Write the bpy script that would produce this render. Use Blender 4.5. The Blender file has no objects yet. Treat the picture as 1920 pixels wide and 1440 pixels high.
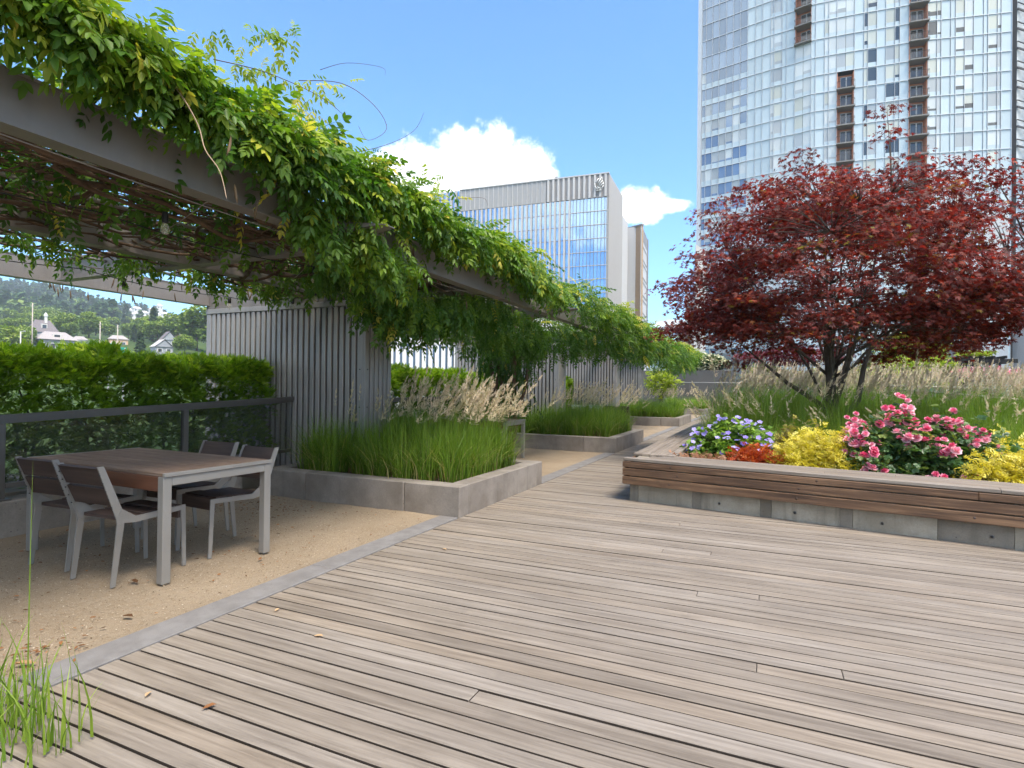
import bpy, math, random
import numpy as np
from mathutils import Matrix, Vector

random.seed(7)
RNG = np.random.default_rng(11)
D = bpy.data
SC = bpy.context.scene
COL = SC.collection
PI = math.pi

# ------------------------------------------------------------------ camera
FOC = 1060.4                                   # focal length in pixels of a 1920 px wide frame
EYE = np.array([0.0, 0.0, 1.33])


def cam_rows(yaw, pitch, roll):
    cy, sy, cp, sp, cr, sr = (math.cos(yaw), math.sin(yaw), math.cos(pitch), math.sin(pitch), math.cos(roll), math.sin(roll))
    rw = np.array([[cy, -sy, 0], [sy, cy, 0], [0, 0, 1]])
    b = np.array([[1, 0, 0], [0, 0, -1], [0, 1, 0.0]])
    p = np.array([[1, 0, 0], [0, cp, -sp], [0, sp, cp]])
    q = np.array([[cr, -sr, 0], [sr, cr, 0], [0, 0, 1]])
    return q @ p @ b @ rw


CM = cam_rows(-0.4223235, -0.00683, 0.0120679)
cam_data = D.cameras.new('camera')
cam_data.sensor_width = 36
cam_data.lens = FOC / 1920 * 36
cam_data.clip_end = 12000
cam = D.objects.new('camera', cam_data)
COL.objects.link(cam)
m = (np.diag([1, -1, -1]) @ CM).T
cam.matrix_world = Matrix.Translation(EYE) @ Matrix(m.tolist()).to_4x4()
SC.camera = cam

# ------------------------------------------------------------------ sun, sky, exposure
SUN_EL, SUN_AZ = math.radians(62), math.radians(122)      # azimuth measured from +Y towards +X
sun = D.lights.new('sun', 'SUN')
sun.energy = 3.0
sun.angle = math.radians(22)
sun.color = (1.0, 0.90, 0.76)
sun_ob = D.objects.new('sun', sun)
COL.objects.link(sun_ob)
to_sun = Vector((math.sin(SUN_AZ) * math.cos(SUN_EL), math.cos(SUN_AZ) * math.cos(SUN_EL), math.sin(SUN_EL)))
sun_ob.rotation_euler = to_sun.to_track_quat('Z', 'Y').to_euler()
sun_ob.location = (0, 0, 60)

SC.view_settings.view_transform = 'Standard'
SC.view_settings.look = 'None'
SC.view_settings.gamma = 1
SC.view_settings.use_curve_mapping = False
SC.view_settings.exposure = 1.32
SC.cycles.use_denoising = True
SC.cycles.max_bounces = 6
SC.cycles.diffuse_bounces = 3
SC.cycles.transparent_max_bounces = 8
SC.cycles.volume_bounces = 0
SC.cycles.use_adaptive_sampling = True
SC.cycles.adaptive_threshold = 0.03
SC.cycles.transmission_bounces = 6
SC.cycles.caustics_reflective = False
SC.cycles.caustics_refractive = False
SC.cycles.sample_clamp_indirect = 6


# pixel of the 1920 x 1440 photograph -> point, given what the thing touches
def ray(px, py):
    return CM.T @ np.array([(px - 960) / FOC, (py - 719) / FOC, 1.0])


def gnd(px, py, z=0.0):
    r = ray(px, py)
    return EYE + (z - EYE[2]) / r[2] * r


def dep(px, py, t):
    return EYE + t * ray(px, py)


# ------------------------------------------------------------------ node helpers
class NT:
    def __init__(self, tree):
        self.t = tree
        self.n = tree.nodes
        self.l = tree.links

    def new(self, kind, **kw):
        nd = self.n.new(kind)
        for k, v in kw.items():
            if k.startswith('i_'):
                key = k[2:]
                key = int(key) if key.isdigit() else key.replace('_', ' ')
                self.set(nd.inputs[key], v)
            else:
                setattr(nd, k, v)
        return nd

    def set(self, sock, v):
        if isinstance(v, bpy.types.NodeSocket):
            self.l.new(v, sock)
        else:
            if isinstance(v, (tuple, list)) and len(v) == 3 and sock.type == 'RGBA':
                v = (*v, 1)
            sock.default_value = v

    def math(self, op, a, b=None, c=None, clamp=False):
        nd = self.n.new('ShaderNodeMath')
        nd.operation = op
        nd.use_clamp = clamp
        for i, v in enumerate((a, b, c)):
            if v is not None:
                self.set(nd.inputs[i], v)
        return nd.outputs[0]

    def vmath(self, op, a, b=None):
        nd = self.n.new('ShaderNodeVectorMath')
        nd.operation = op
        self.set(nd.inputs[0], a)
        if b is not None:
            self.set(nd.inputs[1], b)
        return nd.outputs['Value'] if op in ('DOT_PRODUCT', 'LENGTH') else nd.outputs[0]

    def mix(self, fac, a, b, blend='MIX'):
        nd = self.n.new('ShaderNodeMix')
        nd.data_type = 'RGBA'
        nd.blend_type = blend
        self.set(nd.inputs['Factor'], fac)
        self.set(nd.inputs[6], a)
        self.set(nd.inputs[7], b)
        return nd.outputs[2]

    def ramp(self, fac, stops, interp='LINEAR'):
        nd = self.n.new('ShaderNodeValToRGB')
        nd.color_ramp.interpolation = interp
        e = nd.color_ramp.elements
        while len(e) < len(stops):
            e.new(0.5)
        for el, (p, c) in zip(e, stops):
            el.position = p
            el.color = (*c, 1) if len(c) == 3 else c
        self.set(nd.inputs[0], fac)
        return nd.outputs[0]

    def maprange(self, v, a, b, c=0.0, d=1.0, smooth=False):
        nd = self.n.new('ShaderNodeMapRange')
        if smooth:
            nd.interpolation_type = 'SMOOTHSTEP'
        for i, x in enumerate((v, a, b, c, d)):
            self.set(nd.inputs[i], x)
        return nd.outputs[0]

    def noise(self, vec, scale, detail=4, rough=0.55, dist=0.0):
        nd = self.new('ShaderNodeTexNoise', i_Scale=scale, i_Detail=detail, i_Roughness=rough, i_Distortion=dist)
        self.set(nd.inputs['Vector'], vec)
        return nd.outputs[0]

    def mapping(self, vec, scale=(1, 1, 1), loc=(0, 0, 0), rot=(0, 0, 0)):
        nd = self.new('ShaderNodeMapping')
        self.set(nd.inputs['Vector'], vec)
        self.set(nd.inputs['Location'], loc)
        self.set(nd.inputs['Rotation'], rot)
        self.set(nd.inputs['Scale'], scale)
        return nd.outputs[0]

    def bump(self, h, strength=0.3, dist=0.01):
        nd = self.new('ShaderNodeBump', i_Strength=strength, i_Distance=dist)
        self.set(nd.inputs['Height'], h)
        return nd.outputs[0]


# ------------------------------------------------------------------ world: clear sky with cumulus
world = D.worlds.new('World')
SC.world = world
world.use_nodes = True
w = NT(world.node_tree)
w.n.clear()
out = w.new('ShaderNodeOutputWorld')
bg = w.new('ShaderNodeBackground', i_Strength=0.15)
sky = w.new('ShaderNodeTexSky', sky_type='NISHITA', sun_disc=False, sun_elevation=SUN_EL, sun_rotation=SUN_AZ,
            altitude=50, air_density=1.0, dust_density=0.15, ozone_density=2.5)
tc = w.new('ShaderNodeTexCoord').outputs['Generated']
sky_col = w.mix(1.0, sky.outputs[0], (0.50, 0.77, 0.95), 'MULTIPLY')
warp = w.noise(tc, 22, 8, 0.62)
fine = w.noise(tc, 60, 6, 0.6)
warpv = w.math('SUBTRACT', w.math('ADD', w.math('MULTIPLY', warp, 0.8), w.math('MULTIPLY', fine, 0.3)), 0.55)


def puff(px, py, rx, ry):
    return puff_dir(Vector(ray(px, py)).normalized(), rx, ry)


def puff_dir(c, rx, ry):
    e1 = Vector((c.y, -c.x, 0)).normalized()
    e2 = e1.cross(c).normalized()
    a = w.math('DIVIDE', w.vmath('DOT_PRODUCT', tc, tuple(e1)), rx / FOC)
    b = w.math('DIVIDE', w.vmath('DOT_PRODUCT', tc, tuple(e2)), ry / FOC)
    f = w.math('GREATER_THAN', w.vmath('DOT_PRODUCT', tc, tuple(c)), 0.3)
    r = w.math('SQRT', w.math('ADD', w.math('MULTIPLY', a, a), w.math('MULTIPLY', b, b)))
    return w.math('SUBTRACT', w.math('SUBTRACT', 1.0, r), w.math('MULTIPLY', w.math('SUBTRACT', 1.0, f), 9.0))


field = None
for p in [(790, 335, 135, 66), (895, 316, 100, 80), (965, 322, 75, 58), (870, 360, 190, 45), (1010, 330, 45, 24),
          (760, 372, 110, 40), (1195, 386, 62, 36), (1240, 386, 62, 16), (1190, 400, 44, 20), (1262, 607, 40, 9)]:
    v = puff(*p)
    field = v if field is None else w.math('MAXIMUM', field, v)
# larger cumulus added out of view, for white fill and office glass reflections
for k in range(17):
    az, el = math.radians(30 + 15.2 * k), math.radians(8 + 44 * ((k * 0.618 + 0.1) % 1))
    c = Vector((math.sin(az) * math.cos(el), math.cos(az) * math.cos(el), math.sin(el)))
    field = w.math('MAXIMUM', field, puff_dir(c, 270 + 110 * ((k * 0.37) % 1), 135 + 60 * ((k * 0.71) % 1)))
near = w.math('ADD', w.math('MINIMUM', field, 0.5), w.math('MULTIPLY', warpv, 1.5))
up = w.new('ShaderNodeSeparateXYZ')
w.set(up.inputs[0], tc)
dens = w.maprange(near, 0.0, 0.42, 0, 1, True)
shade = w.maprange(w.math('ADD', warp, w.math('MULTIPLY', up.outputs[2], 0.6)), 0.35, 0.95, 0.0, 1.0)
cloud_col = w.mix(shade, (5.2, 5.4, 5.7), (6.6, 6.6, 6.6))
w.set(bg.inputs['Color'], w.mix(dens, sky_col, cloud_col))
w.l.new(bg.outputs[0], out.inputs[0])


# ------------------------------------------------------------------ scene-graph helpers
def link(o):
    COL.objects.link(o)
    return o


def tag(o, label, cat, group=None, kind=None):
    if label:
        o['label'] = label
    if cat:
        o['category'] = cat
    if group:
        o['group'] = group
    if kind:
        o['kind'] = kind
    return o


def thing(name, label, cat, loc=(0, 0, 0), rz=0.0, group=None):
    o = link(D.objects.new(name, None))
    o.location = [float(x) for x in loc]
    o.rotation_euler = (0, 0, rz)
    o.empty_display_size = 0.2
    return tag(o, label, cat, group)


def obj(name, mesh, mat=None, parent=None, loc=None, rz=None, world_coords=False, kind=None):
    o = link(D.objects.new(name, mesh))
    if mat is not None and len(mesh.materials) == 0:
        for mm in (mat if isinstance(mat, (list, tuple)) else [mat]):
            mesh.materials.append(mm)
    if parent is not None:
        o.parent = parent
        if world_coords:                       # mesh written in world coordinates: undo the thing's own placement
            p = parent
            mw = Matrix.Identity(4)
            while p is not None:
                mw = p.matrix_parent_inverse @ Matrix.LocRotScale(p.location, p.rotation_euler, p.scale) @ mw
                p = p.parent
            o.matrix_parent_inverse = mw.inverted()
    if loc is not None:
        o.location = [float(x) for x in loc]
    if rz is not None:
        o.rotation_euler = (0, 0, rz)
    if kind:
        o['kind'] = kind
    return o


def struct(name, mesh, mat, label=None):
    o = obj(name, mesh, mat)
    o['kind'] = 'structure'
    if label:
        o['label'] = label
    return o


def copy_tree(o, parent=None):
    c = o.copy()
    COL.objects.link(c)
    c.parent = parent
    for ch in [x for x in D.objects if x.parent == o]:
        copy_tree(ch, c)
    return c


def dup(o, loc, rz=0.0, label=None, scale=None):
    c = copy_tree(o)
    c.location = [float(x) for x in loc]
    c.rotation_euler = (0, 0, rz)
    if scale:
        c.scale = (scale,) * 3
    if label:
        c['label'] = label
    return c


# ------------------------------------------------------------------ mesh helpers
def np_mesh(name, V, F, rnd=None, smooth=False):
    V = np.asarray(V, np.float32)
    F = np.asarray(F, np.int32)
    me = D.meshes.new(name)
    me.vertices.add(len(V))
    me.vertices.foreach_set('co', V.ravel())
    k = F.shape[1]
    me.loops.add(F.size)
    me.loops.foreach_set('vertex_index', F.ravel())
    me.polygons.add(len(F))
    me.polygons.foreach_set('loop_start', np.arange(0, F.size, k, dtype=np.int32))
    if smooth:
        me.polygons.foreach_set('use_smooth', np.ones(len(F), bool))
    if rnd is not None:
        a = me.attributes.new('rnd', 'FLOAT', 'POINT')
        a.data.foreach_set('value', np.asarray(rnd, np.float32).ravel())
    me.update(calc_edges=True)
    return me


class MB:
    """collects boxes, prisms and tubes into one mesh"""

    def __init__(self):
        self.v = []
        self.f = []
        self.s = []
        self.r = []
        self.mi = []

    def add(self, V, F, smooth=False, rnd=0.0, mi=0):
        o = len(self.v)
        self.v += [tuple(map(float, p)) for p in V]
        self.f += [tuple(i + o for i in f) for f in F]
        self.s += [smooth] * len(F)
        self.mi += [mi] * len(F)
        self.r += [rnd] * len(V)
        return self

    def box(self, x0, x1, y0, y1, z0, z1, rnd=0.0, mi=0):
        V = [(x0, y0, z0), (x1, y0, z0), (x1, y1, z0), (x0, y1, z0), (x0, y0, z1), (x1, y0, z1), (x1, y1, z1), (x0, y1, z1)]
        return self.add(V, [(0, 3, 2, 1), (4, 5, 6, 7), (0, 1, 5, 4), (1, 2, 6, 5), (2, 3, 7, 6), (3, 0, 4, 7)], False, rnd, mi)

    def cbox(self, x0, x1, y0, y1, z0, z1, c=0.004, rnd=0.0):
        """box with chamfered edges"""
        V = []
        for sx in (0, 1):
            for sy in (0, 1):
                for sz in (0, 1):
                    x, y, z = (x1 if sx else x0), (y1 if sy else y0), (z1 if sz else z0)
                    dx, dy, dz = (-c if sx else c), (-c if sy else c), (-c if sz else c)
                    V += [(x, y + dy, z + dz), (x + dx, y, z + dz), (x + dx, y + dy, z)]
        idx = lambda sx, sy, sz, a: (sx * 4 + sy * 2 + sz) * 3 + a
        F = []
        for s, fl in ((0, True), (1, False)):
            for ax in range(3):
                def cc(p, q):
                    k = [0, 0, 0]
                    k[ax] = s
                    k[(ax + 1) % 3] = p
                    k[(ax + 2) % 3] = q
                    return idx(*k, ax)
                f = [cc(0, 0), cc(1, 0), cc(1, 1), cc(0, 1)]
                F.append(tuple(reversed(f)) if fl else tuple(f))
        for ax in range(3):
            b, d = (ax + 1) % 3, (ax + 2) % 3
            for p in (0, 1):
                for q in (0, 1):
                    def e(t, a):
                        k = [0, 0, 0]
                        k[ax] = t
                        k[b] = p
                        k[d] = q
                        return idx(*k, a)
                    f = [e(0, b), e(1, b), e(1, d), e(0, d)]
                    F.append(tuple(f) if p != q else tuple(reversed(f)))
        for sx in (0, 1):
            for sy in (0, 1):
                for sz in (0, 1):
                    f = [idx(sx, sy, sz, a) for a in range(3)]
                    F.append(tuple(f) if (sx + sy + sz) % 2 else tuple(reversed(f)))
        return self.add(V, F, False, rnd)

    def prism(self, poly, axis, a0, a1, mi=0):
        """polygon (list of 2-tuples) extruded along axis 0/1/2 from a0 to a1"""
        n = len(poly)

        def pt(p, a):
            q = list(p)
            q.insert(axis, a)
            return q
        V = [pt(p, a0) for p in poly] + [pt(p, a1) for p in poly]
        F = [tuple(range(n))[::-1], tuple(range(n, 2 * n))] + [(i, (i + 1) % n, n + (i + 1) % n, n + i) for i in range(n)]
        return self.add(V, F, mi=mi)

    def bar(self, p, q, wdt, hgt, up=(0, 0, 1)):
        """rectangular bar from p to q"""
        p, q = Vector(p), Vector(q)
        d = (q - p).normalized()
        s = d.cross(Vector(up)).normalized() * wdt / 2
        u = s.cross(d).normalized() * hgt / 2
        V = [p - s - u, p + s - u, p + s + u, p - s + u, q - s - u, q + s - u, q + s + u, q - s + u]
        return self.add(V, [(0, 3, 2, 1), (4, 5, 6, 7), (0, 1, 5, 4), (1, 2, 6, 5), (2, 3, 7, 6), (3, 0, 4, 7)])

    def tube(self, pts, rad, n=6, rnd=0.0, cap=True):
        P = [Vector(p) for p in pts]
        if not hasattr(rad, '__len__'):
            rad = [rad] * len(P)
        V, F = [], []
        ref = None
        for i, p in enumerate(P):
            d = (P[min(i + 1, len(P) - 1)] - P[max(i - 1, 0)])
            d = d.normalized() if d.length > 1e-9 else Vector((0, 0, 1))
            if ref is None:
                ref = Vector((0, 0, 1)) if abs(d.z) < 0.9 else Vector((1, 0, 0))
            a = (ref - d * ref.dot(d)).normalized()
            ref = a
            b = d.cross(a)
            V += [p + (a * math.cos(2 * PI * k / n) + b * math.sin(2 * PI * k / n)) * rad[i] for k in range(n)]
        for i in range(len(P) - 1):
            for k in range(n):
                F.append((i * n + k, i * n + (k + 1) % n, (i + 1) * n + (k + 1) % n, (i + 1) * n + k))
        if cap:
            F += [tuple(range(n))[::-1], tuple(range((len(P) - 1) * n, len(P) * n))]
        return self.add(V, F, True, rnd)

    def lathe(self, prof, n=12, loc=(0, 0, 0)):
        V, F = [], []
        for r, z in prof:
            V += [(loc[0] + r * math.cos(2 * PI * k / n), loc[1] + r * math.sin(2 * PI * k / n), loc[2] + z) for k in range(n)]
        for i in range(len(prof) - 1):
            for k in range(n):
                F.append((i * n + k, i * n + (k + 1) % n, (i + 1) * n + (k + 1) % n, (i + 1) * n + k))
        return self.add(V, F, True)

    def mesh(self, name='mesh', attr=False):
        me = D.meshes.new(name)
        me.from_pydata(self.v, [], self.f)
        me.polygons.foreach_set('use_smooth', np.array(self.s, bool))
        if any(self.mi):
            me.polygons.foreach_set('material_index', np.array(self.mi, np.int32))
        if attr:
            a = me.attributes.new('rnd', 'FLOAT', 'POINT')
            a.data.foreach_set('value', np.array(self.r, np.float32))
        me.update()
        return me


def box_mesh(name, *a, c=None):
    return (MB().cbox(*a, c=c) if c else MB().box(*a)).mesh(name)


def rots(n, yaw, pitch, roll):
    """rotation matrices: roll about X, then pitch (nose down positive) about Y, then yaw about Z"""
    cy, sy, cp, sp, cr, sr = np.cos(yaw), np.sin(yaw), np.cos(pitch), np.sin(pitch), np.cos(roll), np.sin(roll)
    z, o = np.zeros(n), np.ones(n)
    Rz = np.stack([cy, -sy, z, sy, cy, z, z, z, o], 1).reshape(n, 3, 3)
    Ry = np.stack([cp, z, sp, z, o, z, -sp, z, cp], 1).reshape(n, 3, 3)
    Rx = np.stack([o, z, z, z, cr, -sr, z, sr, cr], 1).reshape(n, 3, 3)
    return Rz @ Ry @ Rx


def scatter(tpl, pos, R, scale, rnd, vjit=0.0):
    """copy a template (V, F) to many places: returns V, F, rnd per vertex"""
    tv, tf = np.asarray(tpl[0], float), np.asarray(tpl[1], int)
    n = len(pos)
    V = np.einsum('nij,kj->nki', R, tv) * np.asarray(scale).reshape(n, 1, 1) + np.asarray(pos)[:, None, :]
    F = tf[None] + (np.arange(n) * len(tv))[:, None, None]
    r = np.repeat(np.asarray(rnd, float), len(tv))
    if vjit:
        r = r + RNG.normal(0, vjit, len(r))
    return V.reshape(-1, 3), F.reshape(-1, tf.shape[1]), r


def cat_sc(parts):
    Vs, Fs, Rs, o = [], [], [], 0
    for V, F, r in parts:
        Vs.append(V)
        Fs.append(F + o)
        Rs.append(r)
        o += len(V)
    return np.concatenate(Vs), np.concatenate(Fs), np.concatenate(Rs)


U = RNG.uniform

# ------------------------------------------------------------------ materials
def new_mat(name):
    mt = D.materials.new(name)
    mt.use_nodes = True
    t = NT(mt.node_tree)
    t.n.clear()
    o = t.new('ShaderNodeOutputMaterial')
    p = t.new('ShaderNodeBsdfPrincipled')
    t.l.new(p.outputs[0], o.inputs[0])
    return mt, t, p, o


def rnd_of(t):
    a = t.new('ShaderNodeAttribute', attribute_name='rnd').outputs['Fac']
    b = t.new('ShaderNodeObjectInfo').outputs['Random']
    return t.math('ADD', a, b)


def obj_vec(t, shift=37.0):
    v = t.new('ShaderNodeTexCoord').outputs['Object']
    r = rnd_of(t)
    c = t.new('ShaderNodeCombineXYZ')
    for i, k in enumerate((shift, shift * 0.7, shift * 0.4)):
        t.set(c.inputs[i], t.math('MULTIPLY', r, k))
    return t.vmath('ADD', v, c.outputs[0]), r


def wood(name, cols, tint=0.35, rough=0.75, grain=1.0, stain=0.5, knots=(0.05, 0.045, 0.04)):
    """weathered boards: grain runs along the board's own X axis; tone differs from board to board"""
    mt, t, p, o = new_mat(name)
    v, r = obj_vec(t)
    g1 = t.noise(t.mapping(v, (1.6, 46, 46)), 1.0, 6, 0.62, 0.6)
    g2 = t.noise(t.mapping(v, (7, 170, 170)), 1.0, 3, 0.6)
    big = t.noise(t.mapping(v, (0.9, 5, 5)), 1.0, 4, 0.6)
    fac = t.math('ADD', t.math('MULTIPLY', g1, 0.65), t.math('MULTIPLY', big, 0.45))
    c = t.ramp(t.maprange(fac, 0.40, 0.70), [(0, cols[0]), (0.5, cols[1]), (1, cols[2])])
    rr = t.math('FRACT', t.math('MULTIPLY', r, 17.31))
    c = t.mix(tint, c, t.ramp(rr, [(0, (0.70, 0.66, 0.62)), (0.35, (1.0, 0.96, 0.9)), (0.7, (1.1, 1.12, 1.16)), (1, (1.22, 1.1, 0.94))]), 'MULTIPLY')
    c = t.mix(t.maprange(g2, 0.62, 0.80, 0, 0.55 * grain), c, knots)
    c = t.mix(t.maprange(t.noise(v, 3.2, 5, 0.65), 0.60, 0.80, 0, stain), c, tuple(x * 0.55 for x in cols[0]))
    t.set(p.inputs['Base Color'], c)
    t.set(p.inputs['Roughness'], t.maprange(g1, 0.2, 0.8, rough - 0.1, rough + 0.12))
    t.set(p.inputs['Normal'], t.bump(t.math('ADD', g1, t.math('MULTIPLY', g2, 0.6)), 0.35 * grain, 0.004))
    p.inputs['Specular IOR Level'].default_value = 0.35
    return mt


def concrete(name, c0, c1, pores=1.0, streak=0.35, scale=1.0, rough=0.85):
    mt, t, p, o = new_mat(name)
    v, r = obj_vec(t, 11)
    n1 = t.noise(v, 2.2 * scale, 8, 0.62)
    n2 = t.noise(v, 70 * scale, 4, 0.6)
    c = t.mix(t.maprange(n1, 0.38, 0.62), c0, c1)
    c = t.mix(t.maprange(n2, 0.35, 0.75, 0, 0.35), c, tuple(x * 0.62 for x in c0))
    st = t.noise(t.mapping(v, (9, 9, 0.7)), 1.0, 4, 0.6)
    c = t.mix(t.maprange(st, 0.55, 0.8, 0, streak), c, tuple(x * 0.45 for x in c0))
    vo = t.new('ShaderNodeTexVoronoi', i_Scale=16 * scale, i_Randomness=1.0)
    t.set(vo.inputs['Vector'], v)
    sel = t.new('ShaderNodeSeparateColor')
    t.set(sel.inputs[0], vo.outputs['Color'])
    pit = t.math('MULTIPLY', t.maprange(vo.outputs['Distance'], 0.05, 0.11, 1, 0), t.math('GREATER_THAN', sel.outputs[0], 0.80))
    c = t.mix(t.math('MULTIPLY', pit, 0.75 * pores), c, (0.035, 0.03, 0.027))
    t.set(p.inputs['Base Color'], c)
    p.inputs['Roughness'].default_value = rough
    p.inputs['Specular IOR Level'].default_value = 0.3
    t.set(p.inputs['Normal'], t.bump(t.math('SUBTRACT', t.math('ADD', t.math('MULTIPLY', n2, 0.5), n1), pit), 0.3, 0.008))
    return mt


def paint(name, col, rough=0.5, metal=0.0, var=0.18, dirt=0.25, dirt_col=(0.05, 0.045, 0.04), spec=0.4, bump=0.06):
    mt, t, p, o = new_mat(name)
    v, r = obj_vec(t, 9)
    n1 = t.noise(v, 1.7, 6, 0.6)
    st = t.noise(t.mapping(v, (14, 14, 1.2)), 1.0, 4, 0.62)
    c = t.mix(t.maprange(n1, 0.3, 0.7, 0, 1), tuple(x * (1 - var) for x in col), tuple(min(1, x * (1 + var)) for x in col))
    c = t.mix(t.maprange(st, 0.52, 0.85, 0, dirt), c, dirt_col)
    t.set(p.inputs['Base Color'], c)
    p.inputs['Metallic'].default_value = metal
    p.inputs['Specular IOR Level'].default_value = spec
    t.set(p.inputs['Roughness'], t.maprange(n1, 0.3, 0.7, rough - 0.07, rough + 0.1))
    if bump:
        t.set(p.inputs['Normal'], t.bump(t.noise(v, 40, 3), bump, 0.004))
    return mt


def leafmat(name, stops, trans=0.4, rough=0.42, spec=0.4, tcol=(1.15, 1.35, 0.5)):
    """leaf colour by the leaf's own random value; thin leaves let light through"""
    mt, t, p, o = new_mat(name)
    a = t.new('ShaderNodeAttribute', attribute_name='rnd').outputs['Fac']
    ob = t.new('ShaderNodeObjectInfo').outputs['Random']
    c = t.ramp(t.math('ADD', a, t.math('MULTIPLY', t.math('SUBTRACT', ob, 0.5), 0.08)), stops)
    t.set(p.inputs['Base Color'], c)
    p.inputs['Roughness'].default_value = rough
    p.inputs['Specular IOR Level'].default_value = spec
    tr = t.new('ShaderNodeBsdfTranslucent')
    t.set(tr.inputs[0], t.mix(1.0, c, tcol, 'MULTIPLY'))
    mx = t.new('ShaderNodeMixShader')
    mx.inputs[0].default_value = trans
    t.l.new(p.outputs[0], mx.inputs[1])
    t.l.new(tr.outputs[0], mx.inputs[2])
    t.l.new(mx.outputs[0], o.inputs[0])
    return mt


def glassy(name, col, rough=0.05, metal=0.0, spec=0.5, alpha=1.0, var=0.0):
    mt, t, p, o = new_mat(name)
    if var:
        r = rnd_of(t)
        k = t.maprange(t.math('FRACT', t.math('MULTIPLY', r, 9.7)), 0, 1, 1 - var, 1 + var)
        cc = t.new('ShaderNodeVectorMath', operation='SCALE')
        cc.inputs[0].default_value = col
        t.set(cc.inputs['Scale'], k)
        t.l.new(cc.outputs[0], p.inputs['Base Color'])
    else:
        p.inputs['Base Color'].default_value = (*col, 1)
    p.inputs['Roughness'].default_value = rough
    p.inputs['Metallic'].default_value = metal
    p.inputs['Specular IOR Level'].default_value = spec
    p.inputs['Alpha'].default_value = alpha
    return mt


M = {}
M['deck'] = wood('deck_wood', [(0.140, 0.116, 0.093), (0.208, 0.177, 0.145), (0.278, 0.242, 0.203)], 0.38, 0.72, 0.9, 0.35)
M['deck_edge_shade'] = paint('deck_board_edge_shade', (0.040, 0.030, 0.023), 0.9, 0, 0.3, 0.3, bump=0)
M['bench_top'] = wood('bench_top_wood', [(0.135, 0.110, 0.088), (0.205, 0.172, 0.140), (0.28, 0.24, 0.20)], 0.35, 0.72, 0.9, 0.3)
M['bench_front'] = wood('bench_front_wood', [(0.048, 0.027, 0.017), (0.132, 0.075, 0.043), (0.27, 0.162, 0.092)], 0.25, 0.6, 1.0, 0.75, (0.03, 0.02, 0.017))
M['bench_in'] = wood('bench_inner_wood', [(0.11, 0.09, 0.075), (0.16, 0.13, 0.11), (0.21, 0.175, 0.15)], 0.4, 0.8, 1.0, 0.6)
M['table_wood'] = wood('table_wood', [(0.10, 0.062, 0.042), (0.165, 0.112, 0.080), (0.24, 0.175, 0.135)], 0.3, 0.85, 0.8, 0.5)
M['apron_wood'] = wood('apron_wood', [(0.07, 0.028, 0.016), (0.11, 0.045, 0.024), (0.15, 0.066, 0.036)], 0.2, 0.55, 0.8, 0.4)
M['chair_wood'] = wood('chair_wood', [(0.030, 0.019, 0.016), (0.052, 0.033, 0.027), (0.085, 0.058, 0.048)], 0.25, 0.55, 0.6, 0.4)
M['concrete'] = concrete('planter_concrete', (0.180, 0.155, 0.132), (0.275, 0.245, 0.215), 1.0, 0.45)
M['bench_concrete'] = concrete('bench_concrete', (0.30, 0.265, 0.205), (0.42, 0.375, 0.30), 0.5, 0.9)
M['wet_concrete'] = concrete('stained_concrete', (0.185, 0.160, 0.125), (0.27, 0.24, 0.195), 0.8, 0.6)
M['kerb'] = concrete('granite_kerb', (0.165, 0.155, 0.15), (0.215, 0.205, 0.2), 0.2, 0.1, 3.0)
M['pave'] = concrete('pale_paving', (0.40, 0.37, 0.33), (0.48, 0.45, 0.41), 0.1, 0.1)
M['pergola'] = paint('pergola_grey_paint', (0.19, 0.174, 0.162), 0.45, 0, 0.10, 0.22)
M['slat'] = paint('slat_grey_metal', (0.30, 0.29, 0.285), 0.42, 0.2, 0.08, 0.15)
M['dark_metal'] = paint('dark_bronze_metal', (0.036, 0.033, 0.031), 0.45, 0.2, 0.1, 0.2)
M['rail_metal'] = paint('rail_metal', (0.105, 0.098, 0.092), 0.4, 0.3, 0.1, 0.15)
M['alu'] = paint('brushed_aluminium', (0.25, 0.238, 0.22), 0.42, 0.3, 0.08, 0.2, (0.25, 0.2, 0.14))
M['black'] = paint('black_plastic', (0.012, 0.012, 0.012), 0.5, 0, 0.1, 0)
M['wire'] = paint('wire', (0.20, 0.17, 0.14), 0.6, 0, 0.1, 0)
M['bark'] = concrete('maple_bark', (0.060, 0.048, 0.038), (0.120, 0.098, 0.078), 0.3, 0.5, 3.0)
M['vine_stem'] = concrete('vine_stem', (0.070, 0.045, 0.030), (0.150, 0.100, 0.066), 0.2, 0.3, 3.0)
M['twig'] = paint('thin_twig', (0.12, 0.085, 0.05), 0.7, 0, 0.3, 0)
M['pod'] = paint('seed_pod', (0.115, 0.072, 0.036), 0.7, 0, 0.4, 0)
M['pale_twig'] = paint('pale_dry_twig', (0.42, 0.30, 0.20), 0.7, 0, 0.3, 0)
M['soil'] = concrete('soil', (0.035, 0.027, 0.020), (0.075, 0.055, 0.04), 0.5, 0.1, 4.0)
M['glass_panel'] = glassy('tinted_rail_glass', (0.05, 0.055, 0.05), 0.02, 0, 0.5, 0.30)
M['bulb'] = glassy('clear_bulb', (0.75, 0.72, 0.6), 0.05, 0, 0.6, 0.22)

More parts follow.
